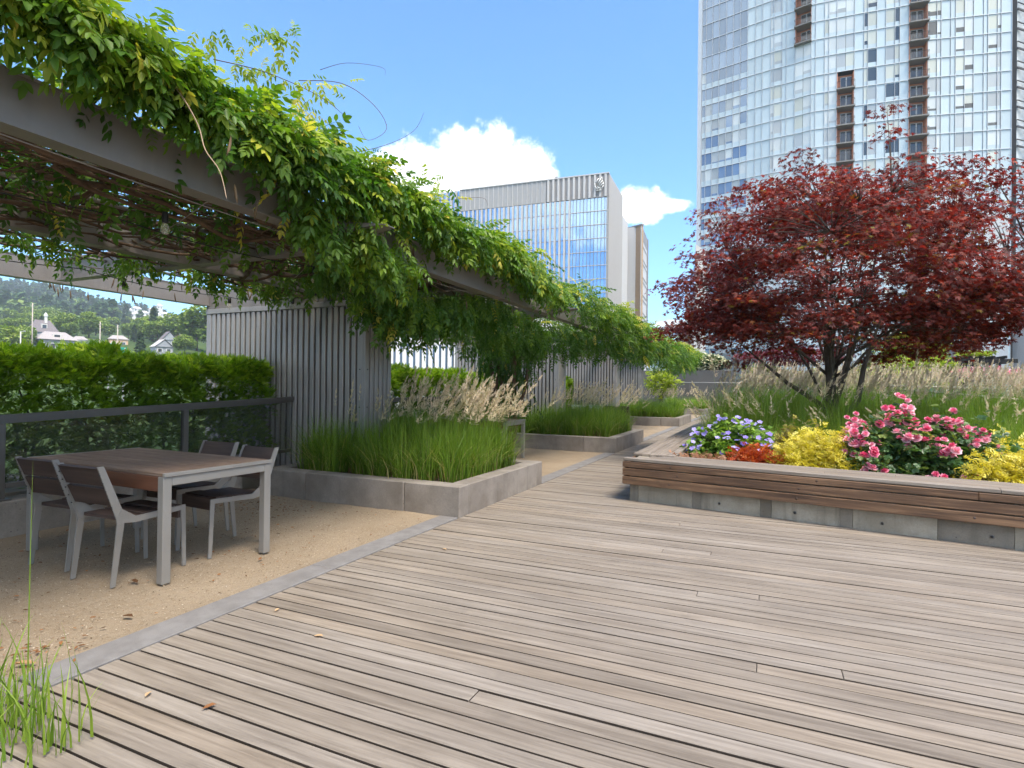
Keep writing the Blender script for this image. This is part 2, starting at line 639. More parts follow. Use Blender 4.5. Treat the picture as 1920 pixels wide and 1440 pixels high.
# leaves: (position, colour) over each leaf's tone value
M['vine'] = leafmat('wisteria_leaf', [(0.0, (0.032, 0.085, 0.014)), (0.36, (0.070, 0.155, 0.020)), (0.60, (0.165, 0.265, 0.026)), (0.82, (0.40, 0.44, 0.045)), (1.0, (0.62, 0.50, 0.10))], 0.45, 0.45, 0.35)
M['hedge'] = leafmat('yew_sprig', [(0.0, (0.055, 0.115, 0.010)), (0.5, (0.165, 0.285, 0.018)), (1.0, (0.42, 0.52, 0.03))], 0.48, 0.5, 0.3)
M['grass'] = leafmat('green_grass', [(0.0, (0.062, 0.125, 0.014)), (0.5, (0.145, 0.245, 0.026)), (0.9, (0.28, 0.37, 0.055)), (0.94, (0.42, 0.36, 0.14)), (1.0, (0.50, 0.41, 0.19))], 0.42, 0.45, 0.35)
M['plume'] = leafmat('grass_plume', [(0.0, (0.48, 0.43, 0.26)), (0.5, (0.68, 0.58, 0.42)), (1.0, (0.80, 0.65, 0.54))], 0.4, 0.7, 0.1, (1.05, 1, 0.85))
M['thatch'] = leafmat('grass_base', [(0.0, (0.14, 0.09, 0.045)), (1.0, (0.28, 0.19, 0.09))], 0.2, 0.7, 0.1, (1, 0.9, 0.7))
M['maple'] = leafmat('maple_leaf', [(0.0, (0.055, 0.020, 0.017)), (0.45, (0.125, 0.034, 0.028)), (0.75, (0.22, 0.048, 0.038)), (0.93, (0.33, 0.080, 0.036)), (1.0, (0.20, 0.17, 0.02))], 0.36, 0.5, 0.28, (1.9, 0.55, 0.4))
M['redshrub'] = leafmat('red_shrub_leaf', [(0.0, (0.05, 0.012, 0.016)), (1.0, (0.21, 0.03, 0.045))], 0.3, 0.5, 0.3, (1.5, 0.6, 0.6))
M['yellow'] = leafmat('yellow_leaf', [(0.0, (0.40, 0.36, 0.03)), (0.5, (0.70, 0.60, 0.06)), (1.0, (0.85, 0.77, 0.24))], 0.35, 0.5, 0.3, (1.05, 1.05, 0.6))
M['lime'] = leafmat('lime_leaf', [(0.0, (0.12, 0.19, 0.02)), (1.0, (0.42, 0.46, 0.06))], 0.4, 0.5, 0.3)
M['orange'] = leafmat('orange_leaf', [(0.0, (0.20, 0.035, 0.014)), (0.6, (0.50, 0.085, 0.025)), (1.0, (0.62, 0.20, 0.04))], 0.35, 0.5, 0.3, (1.2, 0.8, 0.6))
M['tan'] = leafmat('tan_shrub', [(0.0, (0.14, 0.11, 0.035)), (0.6, (0.27, 0.21, 0.09)), (1.0, (0.42, 0.36, 0.08))], 0.3, 0.6, 0.2)
M['geran'] = leafmat('geranium_leaf', [(0.0, (0.08, 0.16, 0.025)), (0.6, (0.18, 0.31, 0.045)), (1.0, (0.32, 0.44, 0.08))], 0.35, 0.5, 0.3)
M['blue'] = leafmat('violet_petal', [(0.0, (0.34, 0.26, 0.74)), (1.0, (0.58, 0.52, 0.90))], 0.4, 0.6, 0.1, (1, 1, 1.1))
M['peach'] = leafmat('peach_leaf', [(0.0, (0.36, 0.17, 0.09)), (1.0, (0.60, 0.37, 0.24))], 0.3, 0.6, 0.2, (1.1, 0.9, 0.7))
M['roseleaf'] = leafmat('rose_leaf', [(0.0, (0.035, 0.085, 0.035)), (0.7, (0.095, 0.185, 0.060)), (0.95, (0.21, 0.27, 0.07)), (1.0, (0.40, 0.2, 0.07))], 0.33, 0.4, 0.45)
M['rose'] = leafmat('rose_petal', [(0.0, (0.66, 0.08, 0.19)), (0.5, (0.82, 0.28, 0.40)), (1.0, (0.90, 0.62, 0.67))], 0.35, 0.55, 0.2, (1.1, 0.8, 0.85))
M['cream'] = leafmat('cream_blossom', [(0.0, (0.62, 0.60, 0.36)), (1.0, (0.78, 0.76, 0.58))], 0.3, 0.6, 0.1, (1, 1, 0.9))
M['dead'] = leafmat('dead_leaf', [(0.0, (0.09, 0.045, 0.022)), (0.6, (0.26, 0.115, 0.045)), (1.0, (0.50, 0.35, 0.20))], 0.15, 0.7, 0.15, (1, 0.8, 0.6))
M['fartree'] = leafmat('broadleaf_tree', [(0.0, (0.09, 0.15, 0.028)), (0.5, (0.18, 0.26, 0.042)), (1.0, (0.33, 0.39, 0.09))], 0.25, 0.6, 0.1)
M['conifer'] = leafmat('conifer_needles', [(0.0, (0.03, 0.065, 0.028)), (0.6, (0.06, 0.11, 0.045)), (1.0, (0.11, 0.16, 0.055))], 0.15, 0.6, 0.1)


def gravel_mat():
    mt, t, p, o = new_mat('decomposed_granite')
    v = t.new('ShaderNodeNewGeometry').outputs['Position']
    n1 = t.noise(v, 1.3, 6, 0.6)
    n2 = t.noise(v, 190, 4, 0.7)
    n3 = t.noise(v, 34, 5, 0.65)
    c = t.mix(t.maprange(n1, 0.3, 0.7), (0.24, 0.187, 0.130), (0.32, 0.257, 0.185))
    c = t.mix(t.maprange(n3, 0.45, 0.72, 0, 0.55), c, (0.235, 0.165, 0.10))
    c = t.mix(t.maprange(n2, 0.56, 0.72, 0, 0.8), c, (0.50, 0.42, 0.31))
    c = t.mix(t.maprange(n2, 0.44, 0.30, 0, 0.75), c, (0.10, 0.072, 0.05))
    t.set(p.inputs['Base Color'], c)
    p.inputs['Roughness'].default_value = 0.95
    p.inputs['Specular IOR Level'].default_value = 0.1
    t.set(p.inputs['Normal'], t.bump(t.math('ADD', n2, t.math('MULTIPLY', n3, 1.5)), 0.7, 0.012))
    return mt


M['gravel'] = gravel_mat()


def terrain_mat(name, c0, c1, scale):
    mt, t, p, o = new_mat(name)
    v = t.new('ShaderNodeNewGeometry').outputs['Position']
    t.set(p.inputs['Base Color'], t.mix(t.maprange(t.noise(v, scale, 8, 0.65), 0.35, 0.65), c0, c1))
    p.inputs['Roughness'].default_value = 1
    p.inputs['Specular IOR Level'].default_value = 0.05
    return mt


M['city'] = terrain_mat('city_ground', (0.10, 0.10, 0.095), (0.09, 0.13, 0.06), 0.02)
M['hill'] = terrain_mat('hill_undergrowth', (0.030, 0.060, 0.016), (0.075, 0.11, 0.03), 0.03)

# ================================================================== THE SETTING
struct('ground', (MB().add([(-6000, -6000, -15), (6000, -6000, -15), (6000, 6000, -15), (-6000, 6000, -15)], [(0, 1, 2, 3)])).mesh('ground'), M['city'])

KX = -2.845                                   # deck edge; the granite kerb lies left of it
struct('terrace_slab', (MB().box(-6.35, 30, -6, 62, -0.9, -0.075)
                        .box(-8.6, -6.35, -6, 62, -0.9, -0.09)).mesh('terrace_slab'), M['wet_concrete'], 'concrete roof slab under the terrace')

# gravel court: gently uneven sheet, cut in bays by the planters
nx, ny = 30, 380
gx = np.linspace(-5.95, -3.04, nx)
gy = np.linspace(-4, 44, ny)
GX, GY = np.meshgrid(gx, gy)
GZ = -0.008 + 0.006 * np.sin(GX * 5 + GY * 3.1) * np.sin(GY * 2.3 - GX * 1.7) + RNG.normal(0, 0.0015, GX.shape)
GZ[:, -1] = -0.004
gi = np.arange(nx * ny).reshape(ny, nx)
gf = np.stack([gi[:-1, :-1], gi[:-1, 1:], gi[1:, 1:], gi[1:, :-1]], -1).reshape(-1, 4)
struct('gravel_court', np_mesh('gravel_court', np.stack([GX, GY, GZ], -1).reshape(-1, 3), gf, smooth=True), M['gravel'])

kerb_top = struct('granite_kerb', MB().box(KX - 0.21, KX, 1.42, 1.43, -0.1, -0.06).mesh('kerb_bed'), M['kerb'])
y = 1.42
bounds = [(1.42, 5.04), (7.41, 11.58), (14.59, 21.13), (24.68, 32.1)]
for y0, y1 in bounds:
    n = max(1, round((y1 - y0) / 1.8))
    for i in range(n):
        a, b = y0 + (y1 - y0) * i / n, y0 + (y1 - y0) * (i + 1) / n
        obj('kerb_stone', MB().cbox(KX - 0.215, KX - 0.006, a + 0.002, b - 0.002, -0.1, 0.004 + 0.001 * (i % 2), 0.004).mesh('kerb_stone'), M['kerb'], kerb_top)

# deck of narrow boards laid across the walk
deck = struct('deck', MB().box(KX + 0.01, 9.4, -3.5, 42, -0.072, -0.066).mesh('deck_battens'), M['dark_metal'])
PITCH, GAP = 0.1005, 0.0115
BA = np.array([-1.557, 6.734])                # bench corner on the walk side
BD = np.array([0.9843, -0.1765])              # along the bench front
BN = np.array([0.1765, 0.9843])
plank_meshes = {}


def plank_mesh(L):
    key = round(L, 3)
    if key not in plank_meshes:
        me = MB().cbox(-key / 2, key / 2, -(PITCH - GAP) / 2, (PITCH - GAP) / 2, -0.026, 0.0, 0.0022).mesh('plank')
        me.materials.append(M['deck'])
        me.materials.append(M['deck_edge_shade'])    # unbleached sawn edges, darkened further to paint shade into the gaps
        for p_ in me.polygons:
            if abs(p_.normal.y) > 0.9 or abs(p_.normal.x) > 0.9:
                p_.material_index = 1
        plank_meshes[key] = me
    return plank_meshes[key]


rest = MB()
row = 0
yy = -3.4
pieces = []
while yy < 42:
    xr = 9.3 if yy < 6.0 else 9.3
    # boards stop at the bench plinth / planted bed
    line_x = 9.3
    if yy > BA[1] - 2.4:
        s = (yy + 0.05 - (BA[1] + 0.06)) / BD[1]                  # where the bench front crosses this row
        xf = BA[0] + 0.06 + s * BD[0]
        if yy > BA[1] - 0.02:
            line_x = -1.40
        else:
            line_x = max(min(9.3, xf + 0.12), -1.40)
    offs = (1.7 + 0.37 * (row % 5)) if row % 9 in (0, 1) else random.uniform(4.5, 13.0)
    x = KX + 0.006
    first = True
    while x < line_x - 0.02:
        L = offs if first else random.choice([5.4, 7.0, 9.0])
        if x + L > line_x - 0.5:
            L = line_x - x
        pieces.append((x, x + L - 0.003, yy + PITCH / 2))
        x += L
        first = False
    yy += PITCH
    row += 1
pieces.sort(key=lambda q: (q[2] < 1.0, (q[2] - 1.0) + max(0, q[0] - 3.5) * 1.2))
for k, (xa, xb, yc) in enumerate(pieces):
    L = round((xb - xa) * 20) / 20 if xb < 9 and k >= 300 else xb - xa
    dz = random.uniform(-0.0022, 0.0022)
    if k < 300:
        o = obj('plank', plank_mesh(xb - xa), M['deck'], deck, ((xa + xb) / 2, yc, dz), random.uniform(-0.0006, 0.0006))
    else:
        rest.box(xa, xb, yc - (PITCH - GAP) / 2, yc + (PITCH - GAP) / 2, -0.026, dz, rnd=random.random())
rm = rest.mesh('plank_field', True)
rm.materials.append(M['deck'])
rm.materials.append(M['deck_edge_shade'])
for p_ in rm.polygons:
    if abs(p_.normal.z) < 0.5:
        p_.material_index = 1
obj('plank_field', rm, None, deck, kind='stuff')

# pale paving at the far end of the walk
struct('paving', MB().box(KX - 0.2, 25, 42.02, 62, -0.07, 0.0).mesh('paving'), M['pave'])

# flush concrete edging at the lower left, where a clump of grass grows
t0 = thing('concrete_edging', 'low concrete edging at the near end of the gravel court', 'edging', (-2.9, 0.6, 0))
for (xa, xb, ya, yb) in [(-6.0, -4.4, -3.0, 1.40), (-4.395, -2.845, -3.0, 1.40)]:
    obj('edging_slab', MB().cbox(xa, xb, ya, yb, -0.06, 0.012, 0.006).mesh('edging_slab'), M['concrete'], t0, world_coords=True)

# ------------------------------------------------------------------ concrete planters
PLN = [(5.06, 7.39, -5.62, 'long concrete planter of tall plumed grass beside the dining table'),
       (11.60, 14.57, -5.62, 'second concrete planter along the boardwalk, behind the plumed one'),
       (21.15, 24.66, -5.62, 'third concrete planter along the boardwalk, filled with bright grass'),
       (32.15, 36.4, -5.62, 'fourth concrete planter along the boardwalk, small in the distance'),
       (44.0, 47.0, -4.6, 'farthest concrete planter, standing on the pale paving past the boardwalk')]
PH = 0.31
for i, (y0, y1, xl, lab) in enumerate(PLN):
    t0 = thing('concrete_planter', lab, 'planter', (KX, y0, 0), group='concrete planters along the boardwalk')
    dx = 1.5 if i == 4 else 0.0
    X1, W = KX + dx, 0.20
    segs = [(X1 - 0.68, X1), (X1 - 2.78 / 2 - 0.68, X1 - 0.683), (xl, X1 - 2.78 / 2 - 0.683)]
    for a, b in segs:                          # front wall cast in lengths with a joint between them
        obj('front_wall', MB().cbox(a, b - 0.002, y0, y0 + W, -0.07, PH, 0.009).mesh('front_wall'), M['concrete'], t0, world_coords=True)
    obj('side_wall', MB().cbox(X1 - W, X1 + 0.001, y0 + W + 0.002, y1 - W, -0.07, PH + 0.0015, 0.009).mesh('side_wall'), M['concrete'], t0, world_coords=True)
    obj('back_wall', MB().cbox(xl, X1, y1 - W + 0.002, y1, -0.07, PH, 0.009).mesh('back_wall'), M['concrete'], t0, world_coords=True)
    obj('end_wall', MB().cbox(xl, xl + W, y0 + W + 0.002, y1 - W, -0.07, PH, 0.009).mesh('end_wall'), M['concrete'], t0, world_coords=True)
    obj('planter_soil', MB().box(xl + W, X1 - W, y0 + W, y1 - W, 0.0, PH - 0.05).mesh('planter_soil'), M['soil'], t0, world_coords=True)

# low concrete upstand below the glass rail
t0 = thing('concrete_upstand', 'low concrete upstand along the outer edge of the gravel court', 'kerb wall', (-5.95, 2, 0))
for ya, yb in [(-4, 0.4), (0.403, 3.2), (3.203, 5.055), (7.395, 11.595), (14.575, 21.14)]:
    obj('upstand_length', MB().cbox(-6.22, -5.93, ya, yb - 0.002, -0.085, 0.30, 0.006).mesh('upstand_length'), M['concrete'], t0, world_coords=True)

# ------------------------------------------------------------------ glass balustrade
def balustrade(y0, y1, z0, z1, posts, lab):
    X = -6.06
    t0 = thing('glass_balustrade', lab, 'railing', (X, y0, 0.3), group='glass balustrades between the slatted walls')
    zz = lambda yv: z0 + (z1 - z0) * (yv - y0) / (y1 - y0)
    top = MB()
    for (wd, h0, h1) in ((0.07, -0.045, 0.0), (0.052, -0.075, -0.0455)):
        V = []
        for yv in (y0, y1):
            V += [(X - wd / 2, yv, zz(yv) + h0), (X + wd / 2, yv, zz(yv) + h0), (X + wd / 2, yv, zz(yv) + h1), (X - wd / 2, yv, zz(yv) + h1)]
        top.add(V, [(0, 1, 2, 3), (7, 6, 5, 4), (0, 4, 5, 1), (1, 5, 6, 2), (2, 6, 7, 3), (3, 7, 4, 0)])
    obj('top_rail', top.mesh('top_rail'), M['rail_metal'], t0, world_coords=True)
    for yv in posts:
        pz = zz(yv) - 0.076
        o = obj('post', MB().cbox(X - 0.03, X + 0.03, yv - 0.03, yv + 0.03, 0.30, pz, 0.004).mesh('post'), M['rail_metal'], t0, world_coords=True)
        obj('base_plate', MB().cbox(X - 0.075, X + 0.075, yv - 0.06, yv + 0.06, 0.3, 0.312, 0.003).mesh('base_plate'), M['rail_metal'], o, world_coords=True)
    ed = [y0] + list(posts) + [y1]
    for a, b in zip(ed[:-1], ed[1:]):
        if b - a < 0.2:
            continue
        a2, b2 = a + 0.032, b - 0.032
        obj('bottom_rail', MB().cbox(X - 0.025, X + 0.025, a2, b2, 0.40, 0.445, 0.003).mesh('bottom_rail'), M['rail_metal'], t0, world_coords=True)
        zt0, zt1 = zz(a2) - 0.078, zz(b2) - 0.078
        V = [(X - 0.006, a2, 0.447), (X + 0.006, a2, 0.447), (X + 0.006, b2, 0.447), (X - 0.006, b2, 0.447),
             (X - 0.006, a2, zt0), (X + 0.006, a2, zt0), (X + 0.006, b2, zt1), (X - 0.006, b2, zt1)]
        obj('glass_pane', MB().add(V, [(0, 3, 2, 1), (4, 5, 6, 7), (0, 1, 5, 4), (1, 2, 6, 5), (2, 3, 7, 6), (3, 0, 4, 7)]).mesh('glass_pane'), M['glass_panel'], t0, world_coords=True)


balustrade(-3.5, 5.97, 0.80, 1.17, [-2.6, -0.85, 0.93, 2.66, 4.37], 'glass balustrade with dark metal top rail behind the dining table')
balustrade(6.63, 13.6, 1.12, 1.16, [8.0, 9.75, 11.5, 13.2], 'glass balustrade in the shaded second bay, mostly hidden by grass')

# ------------------------------------------------------------------ slatted metal walls that carry the pergola
ZB, ZT = 2.53, 2.795                          # underside and top of the pergola steel


def slat_wall(y0, lab, x0=-7.86, x1=-4.82, th=0.60, ztop=2.48, fine=True):
    t0 = thing('slatted_wall', lab, 'wall', (x1, y0, 0), group='slatted metal walls under the pergola')
    zb = 0.12
    obj('wall_core', MB().box(x0 + 0.03, x1 - 0.07, y0 + 0.075, y0 + th - 0.035, zb, ztop - 0.02).mesh('wall_core'), M['dark_metal'], t0, world_coords=True)
    obj('cap', MB().cbox(x0 - 0.01, x1 + 0.01, y0 - 0.008, y0 + th + 0.008, ztop - 0.075, ztop, 0.004).mesh('cap'), M['slat'], t0, world_coords=True)
    fm = MB().cbox(-0.0345, 0.0345, 0, 0.034, zb, ztop - 0.078, 0.006).mesh('slat')
    n = 27
    xa, xb = x0 + 0.155, x1 - 0.20
    for k in range(n):
        obj('slat', fm, M['slat'], t0, (xa + (xb - xa) * k / (n - 1) - x1, 0, 0))
    cm = MB().cbox(x0, x0 + 0.10, y0, y0 + 0.034, zb, ztop - 0.078, 0.004).mesh('corner_panel')
    obj('corner_panel', cm, M['slat'], t0, world_coords=True)
    cn = obj('corner_panel', MB().cbox(x1 - 0.135, x1 - 0.036, y0, y0 + 0.034, zb, ztop - 0.078, 0.004).cbox(x1 - 0.034, x1, y0, y0 + 0.085, zb, ztop - 0.078, 0.004).mesh('corner_panel'), M['slat'], t0, world_coords=True)
    bolt = MB()
    for k in range(4):
        z = 0.55 + 0.5 * k
        bolt.tube([(x1 - 0.085, y0 - 0.005, z), (x1 - 0.085, y0 + 0.003, z)], 0.009, 8)
        bolt.tube([(x1 + 0.005, y0 + 0.05, z), (x1 - 0.003, y0 + 0.05, z)], 0.009, 8)
    obj('fixing', bolt.mesh('fixing'), M['dark_metal'], cn, world_coords=True)
    sm = MB().cbox(-0.034, 0, -0.036, 0.036, zb, ztop - 0.078, 0.006).mesh('side_slat')
    for k in range(5):
        obj('side_slat', sm, M['slat'], t0, (0, 0.15 + 0.096 * k, 0))


slat_wall(6.0, 'big grey slatted metal wall behind the dining table and hedge')
slat_wall(13.62, 'second slatted metal wall, in the shade behind the vine trunk')
slat_wall(19.7, 'third slatted metal wall along the pergola, half hidden by vines')
slat_wall(24.0, 'farthest slatted metal wall under the end of the pergola')

# ------------------------------------------------------------------ pergola steel
perg = thing('pergola', 'long grey steel pergola overgrown with wisteria above the gravel court', 'pergola', (-3.3, 6, 0))


def ibeam_y(name, x, y0, y1, w=0.13, z0=ZB, z1=ZT):
    """beam along Y: web with two flanges, outer face towards +X"""
    b = MB()
    b.box(x - w, x + 0.006, y0, y1, z0, z0 + 0.014)
    b.box(x - w, x + 0.006, y0, y1, z1 - 0.014, z1)
    b.box(x - 0.012, x, y0, y1, z0 + 0.0142, z1 - 0.0142)
    return obj(name, b.mesh(name), M['pergola'], perg, world_coords=True)


def ibeam_x(name, y, x0, x1, w=0.12, z0=ZB + 0.004, z1=ZT - 0.004):
    b = MB()
    b.box(x0, x1, y - w / 2, y + w / 2, z0, z0 + 0.013)
    b.box(x0, x1, y - w / 2, y + w / 2, z1 - 0.013, z1)
    b.box(x0, x1, y - 0.006, y + 0.006, z0 + 0.0132, z1 - 0.0132)
    return obj(name, b.mesh(name), M['pergola'], perg, world_coords=True)


FX, MX, BX = -3.235, -5.32, -7.80
for a, b in [(-3.0, 6.93), (7.0, 14.2), (14.27, 21.5), (21.57, 28.6)]:
    fb = ibeam_y('front_beam', FX, a, b)
    obj('splice_plate', MB().cbox(FX + 0.0005, FX + 0.012, b - 0.15, b, ZB + 0.03, ZT - 0.03, 0.002).mesh('splice_plate'), M['pergola'], fb, world_coords=True)
    ibeam_y('middle_beam', MX, a, b)
ibeam_y('back_beam', BX, -3.0, 5.994)
ibeam_y('back_beam', BX, 6.605, 13.61)
for yc in (-1.1, 3.93, 8.9, 13.9, 18.9, 23.9):
    ibeam_x('cross_beam', yc, BX + 0.135, MX - 0.135)
    ibeam_x('cross_beam', yc, MX + 0.01, FX - 0.135)
    # tapered outrigger beyond the front beam
    yb = yc - 0.28
    o = MB()
    zt, zb2 = 2.62, ZB + 0.02
    V = [(FX + 0.008, yb - 0.17, zt + 0.03), (FX + 0.008, yb + 0.17, zt + 0.03), (FX + 0.50, yb + 0.10, zt - 0.02), (FX + 0.50, yb - 0.02, zt - 0.02),
         (FX + 0.008, yb - 0.17, zb2), (FX + 0.008, yb + 0.17, zb2), (FX + 0.50, yb + 0.10, zb2 + 0.055), (FX + 0.50, yb - 0.02, zb2 + 0.055)]
    o.add(V, [(0, 3, 2, 1), (4, 5, 6, 7), (0, 1, 5, 4), (1, 2, 6, 5), (2, 3, 7, 6), (3, 0, 4, 7)])
    obj('outrigger', o.mesh('outrigger'), M['pergola'], perg, world_coords=True)
for yc in (6.3, 13.92, 20.0, 24.3):            # header beam on top of each wall
    obj('header_beam', MB().cbox(-7.86, MX - 0.135, yc - 0.302, yc + 0.30, 2.482, ZT - 0.03, 0.004).mesh('header_beam'), M['pergola'], perg, world_coords=True)
    ibeam_x('header_beam', yc, MX + 0.01, FX - 0.135, 0.3, ZB + 0.004, ZT - 0.03)
for xx in (-3.9, -4.6, -6.1, -6.8):            # purlin rods that carry the vines
    for a, b in [(-3, 6.9), (7.0, 28)]:
        obj('purlin_rod', MB().tube([(xx, a, 2.70), (xx, b, 2.70)], 0.017, 8).mesh('purlin_rod'), M['pergola'], perg, world_coords=True)
for (p, q) in [((FX - 0.02, 0.4, 2.515), (FX - 0.09, 6.6, 2.50)), ((-3.35, 2.55, 2.53), (-5.2, 3.1, 2.50)), ((-5.2, 3.1, 2.50), (-5.4, 1.0, 2.5)), ((-3.36, 3.6, 2.52), (-4.6, 4.5, 2.45))]:
    pts = [tuple(np.array(p) * (1 - s) + np.array(q) * s - np.array([0, 0, 0.05 * 4 * s * (1 - s)])) for s in np.linspace(0, 1, 9)]
    obj('training_wire', MB().tube(pts, 0.0035, 5).mesh('training_wire'), M['wire'], perg, world_coords=True)

# ================================================================== FURNITURE
def make_table(label, loc, rz):
    L, W, Z = 1.70, 0.87, 0.735
    t0 = thing('dining_table', label, 'table', loc, rz, 'slatted outdoor dining tables')
    n = 7
    pw = W / n
    pm = MB().cbox(-L / 2 + 0.012, L / 2 - 0.012, -pw / 2 + 0.0045, pw / 2 - 0.0045, Z - 0.024, Z, 0.003).mesh('tabletop_plank')
    for k in range(n):
        obj('tabletop_plank', pm, M['table_wood'], t0, (0, -W / 2 + pw * (k + 0.5), random.uniform(-0.001, 0.001)))
    for s in (-1, 1):
        obj('apron', MB().cbox(-L / 2 + 0.06, L / 2 - 0.06, s * (W / 2 - 0.012) - 0.011, s * (W / 2 - 0.012) + 0.011, Z - 0.125, Z - 0.026, 0.003).mesh('apron'), M['apron_wood'], t0)
        x = s * (L / 2 - 0.03)
        obj('end_rail', MB().cbox(x - 0.03, x + 0.03, -W / 2 + 0.0605, W / 2 - 0.0605, Z - 0.088, Z - 0.0255, 0.004).mesh('end_rail'), M['alu'], t0)
        obj('end_trim', MB().cbox(s * L / 2 - 0.011, s * L / 2 + 0.011, -W / 2, W / 2, Z - 0.0248, Z + 0.0005, 0.002).mesh('end_trim'), M['alu'], t0)
        for s2 in (-1, 1):
            yv = s2 * (W / 2 - 0.03)
            obj('leg', MB().cbox(x - 0.0302, x + 0.0302, yv - 0.03, yv + 0.03, 0, Z - 0.025, 0.004).mesh('leg'), M['alu'], t0)
    return t0


table = make_table('weathered slatted dining table with grey metal legs, nearest the camera', (-4.46, 2.925, 0), math.radians(-1.5))
make_table('second slatted dining table, only its metal end frame shows behind the plumed grass', (-5.05, 9.55, 0), math.radians(0))


def make_chair(label, loc, rz):
    t0 = thing('slatted_chair', label, 'chair', loc, rz, 'slatted chairs at the dining table')
    for s in (-1, 1):
        xa, xb = s * 0.205 - 0.005, s * 0.205 + 0.005
        P = lambda poly, nm: obj(nm, MB().prism(poly, 0, xa, xb).mesh(nm), M['alu'], t0)
        P([(0.246, 0.0), (0.274, 0.0), (0.262, 0.448), (0.226, 0.448)], 'leg')
        P([(-0.262, 0.0), (-0.232, 0.0), (-0.180, 0.405), (-0.226, 0.405)], 'leg')
        P([(0.2255, 0.448), (0.2255, 0.412), (-0.11, 0.395), (-0.1795, 0.4055), (-0.2255, 0.4055), (-0.232, 0.44), (-0.195, 0.50), (-0.10, 0.436)], 'seat_rail')
        P([(-0.2325, 0.441), (-0.196, 0.501), (-0.316, 0.795), (-0.356, 0.795)], 'back_post')
        for q in range(5):                    # bolt heads up the edge of the back post
            z = 0.52 + 0.055 * q
            yb = -0.232 - (z - 0.44) * 0.35
            obj('bolt', MB().tube([(s * 0.205, yb + 0.004, z), (s * 0.205, yb - 0.006, z)], 0.005, 6).mesh('bolt'), M['dark_metal'], t0)
    for k in range(3):
        yv = -0.125 + 0.135 * k
        obj('seat_slat', MB().cbox(-0.197, 0.197, yv - 0.064, yv + 0.064, 0.418 + 0.008 * k, 0.442 + 0.008 * k, 0.003).mesh('seat_slat'), M['chair_wood'], t0)
    obj('front_apron', MB().cbox(-0.197, 0.197, 0.212, 0.234, 0.355, 0.450, 0.003).mesh('front_apron'), M['chair_wood'], t0)
    for k in range(2):
        z0 = 0.525 + 0.137 * k
        yf = lambda z: -0.232 - (z - 0.47) * 0.40
        z1 = z0 + 0.128
        poly = [(yf(z0) + 0.008, z0), (yf(z0) + 0.030, z0 + 0.008), (yf(z1) + 0.030, z1), (yf(z1) + 0.008, z1 - 0.008)]
        obj('back_slat', MB().prism(poly, 0, -0.197, 0.197).mesh('back_slat'), M['chair_wood'], t0)
    return t0


make_chair('dark slatted chair on the near side, right of the two', (-4.08, 2.545, 0), math.radians(2))
make_chair('dark slatted chair at the left end of the near side, by the glass rail', (-4.70, 2.60, 0), math.radians(3))
make_chair('dark slatted chair on the far side, second from the planter', (-4.66, 3.40, 0), PI + math.radians(2))
make_chair('dark slatted chair on the far side, next to the concrete planter', (-4.05, 3.28, 0), PI - math.radians(4))

# bench with two patterned cushions in the second bay
t0 = thing('backless_bench', 'low dark timber bench in the shade behind the second planter', 'bench', (-4.6, 15.6, 0))
for k in range(3):
    obj('seat_slat', MB().cbox(-5.5, -3.5, 15.4 + 0.14 * k, 15.53 + 0.14 * k, 0.41, 0.45, 0.004).mesh('seat_slat'), M['chair_wood'], t0, world_coords=True)
for xx in (-5.3, -3.7):
    obj('leg', MB().cbox(xx - 0.03, xx + 0.03, 15.42, 15.80, 0, 0.408, 0.004).mesh('leg'), M['dark_metal'], t0, world_coords=True)
obj('backrest', MB().cbox(-5.5, -3.5, 15.83, 15.87, 0.5, 0.85, 0.004).mesh('backrest'), M['chair_wood'], t0, world_coords=True)


def cushion_mat():
    mt, t, p, o = new_mat('patterned_cushion')
    v = t.new('ShaderNodeTexCoord').outputs['Object']
    vo = t.new('ShaderNodeTexVoronoi', i_Scale=16.0)
    t.set(vo.inputs['Vector'], v)
    t.set(p.inputs['Base Color'], t.ramp(vo.outputs['Distance'], [(0.0, (0.35, 0.10, 0.06)), (0.25, (0.62, 0.58, 0.50)), (0.5, (0.10, 0.22, 0.22)), (0.7, (0.60, 0.56, 0.50))]))
    p.inputs['Roughness'].default_value = 0.9
    return mt


M['cushion'] = cushion_mat()


def pillow(label, loc, rz, tilt):
    n = 10
    V = []
    for s in (1, -1):
        for i in range(n + 1):
            for j in range(n + 1):
                u, v = i / n * 2 - 1, j / n * 2 - 1
                b = (1 - u * u) ** 0.6 * (1 - v * v) ** 0.6 if abs(u) < 1 and abs(v) < 1 else 0
                pin = 1 - 0.08 * (1 - abs(u * v))
                V.append((u * 0.22 * pin, s * (0.004 + 0.07 * b), v * 0.22 * pin + 0.21))
    F = []
    for s in range(2):
        o = s * (n + 1) ** 2
        for i in range(n):
            for j in range(n):
                a = o + i * (n + 1) + j
                f = (a, a + 1, a + n + 2, a + n + 1)
                F.append(f if s == 0 else f[::-1])
    o = obj('cushion', MB().add(V, F, True).mesh('cushion'), M['cushion'], None, loc)
    o.rotation_euler = (tilt, 0, rz)
    tag(o, label, 'cushion', 'patterned cushions on the shaded bench')


pillow('patterned cushion on the shaded bench, the left one', (-4.95, 15.66, 0.452), 0.1, -0.2)
pillow('patterned cushion on the shaded bench, the right one', (-4.45, 15.66, 0.452), -0.15, -0.2)

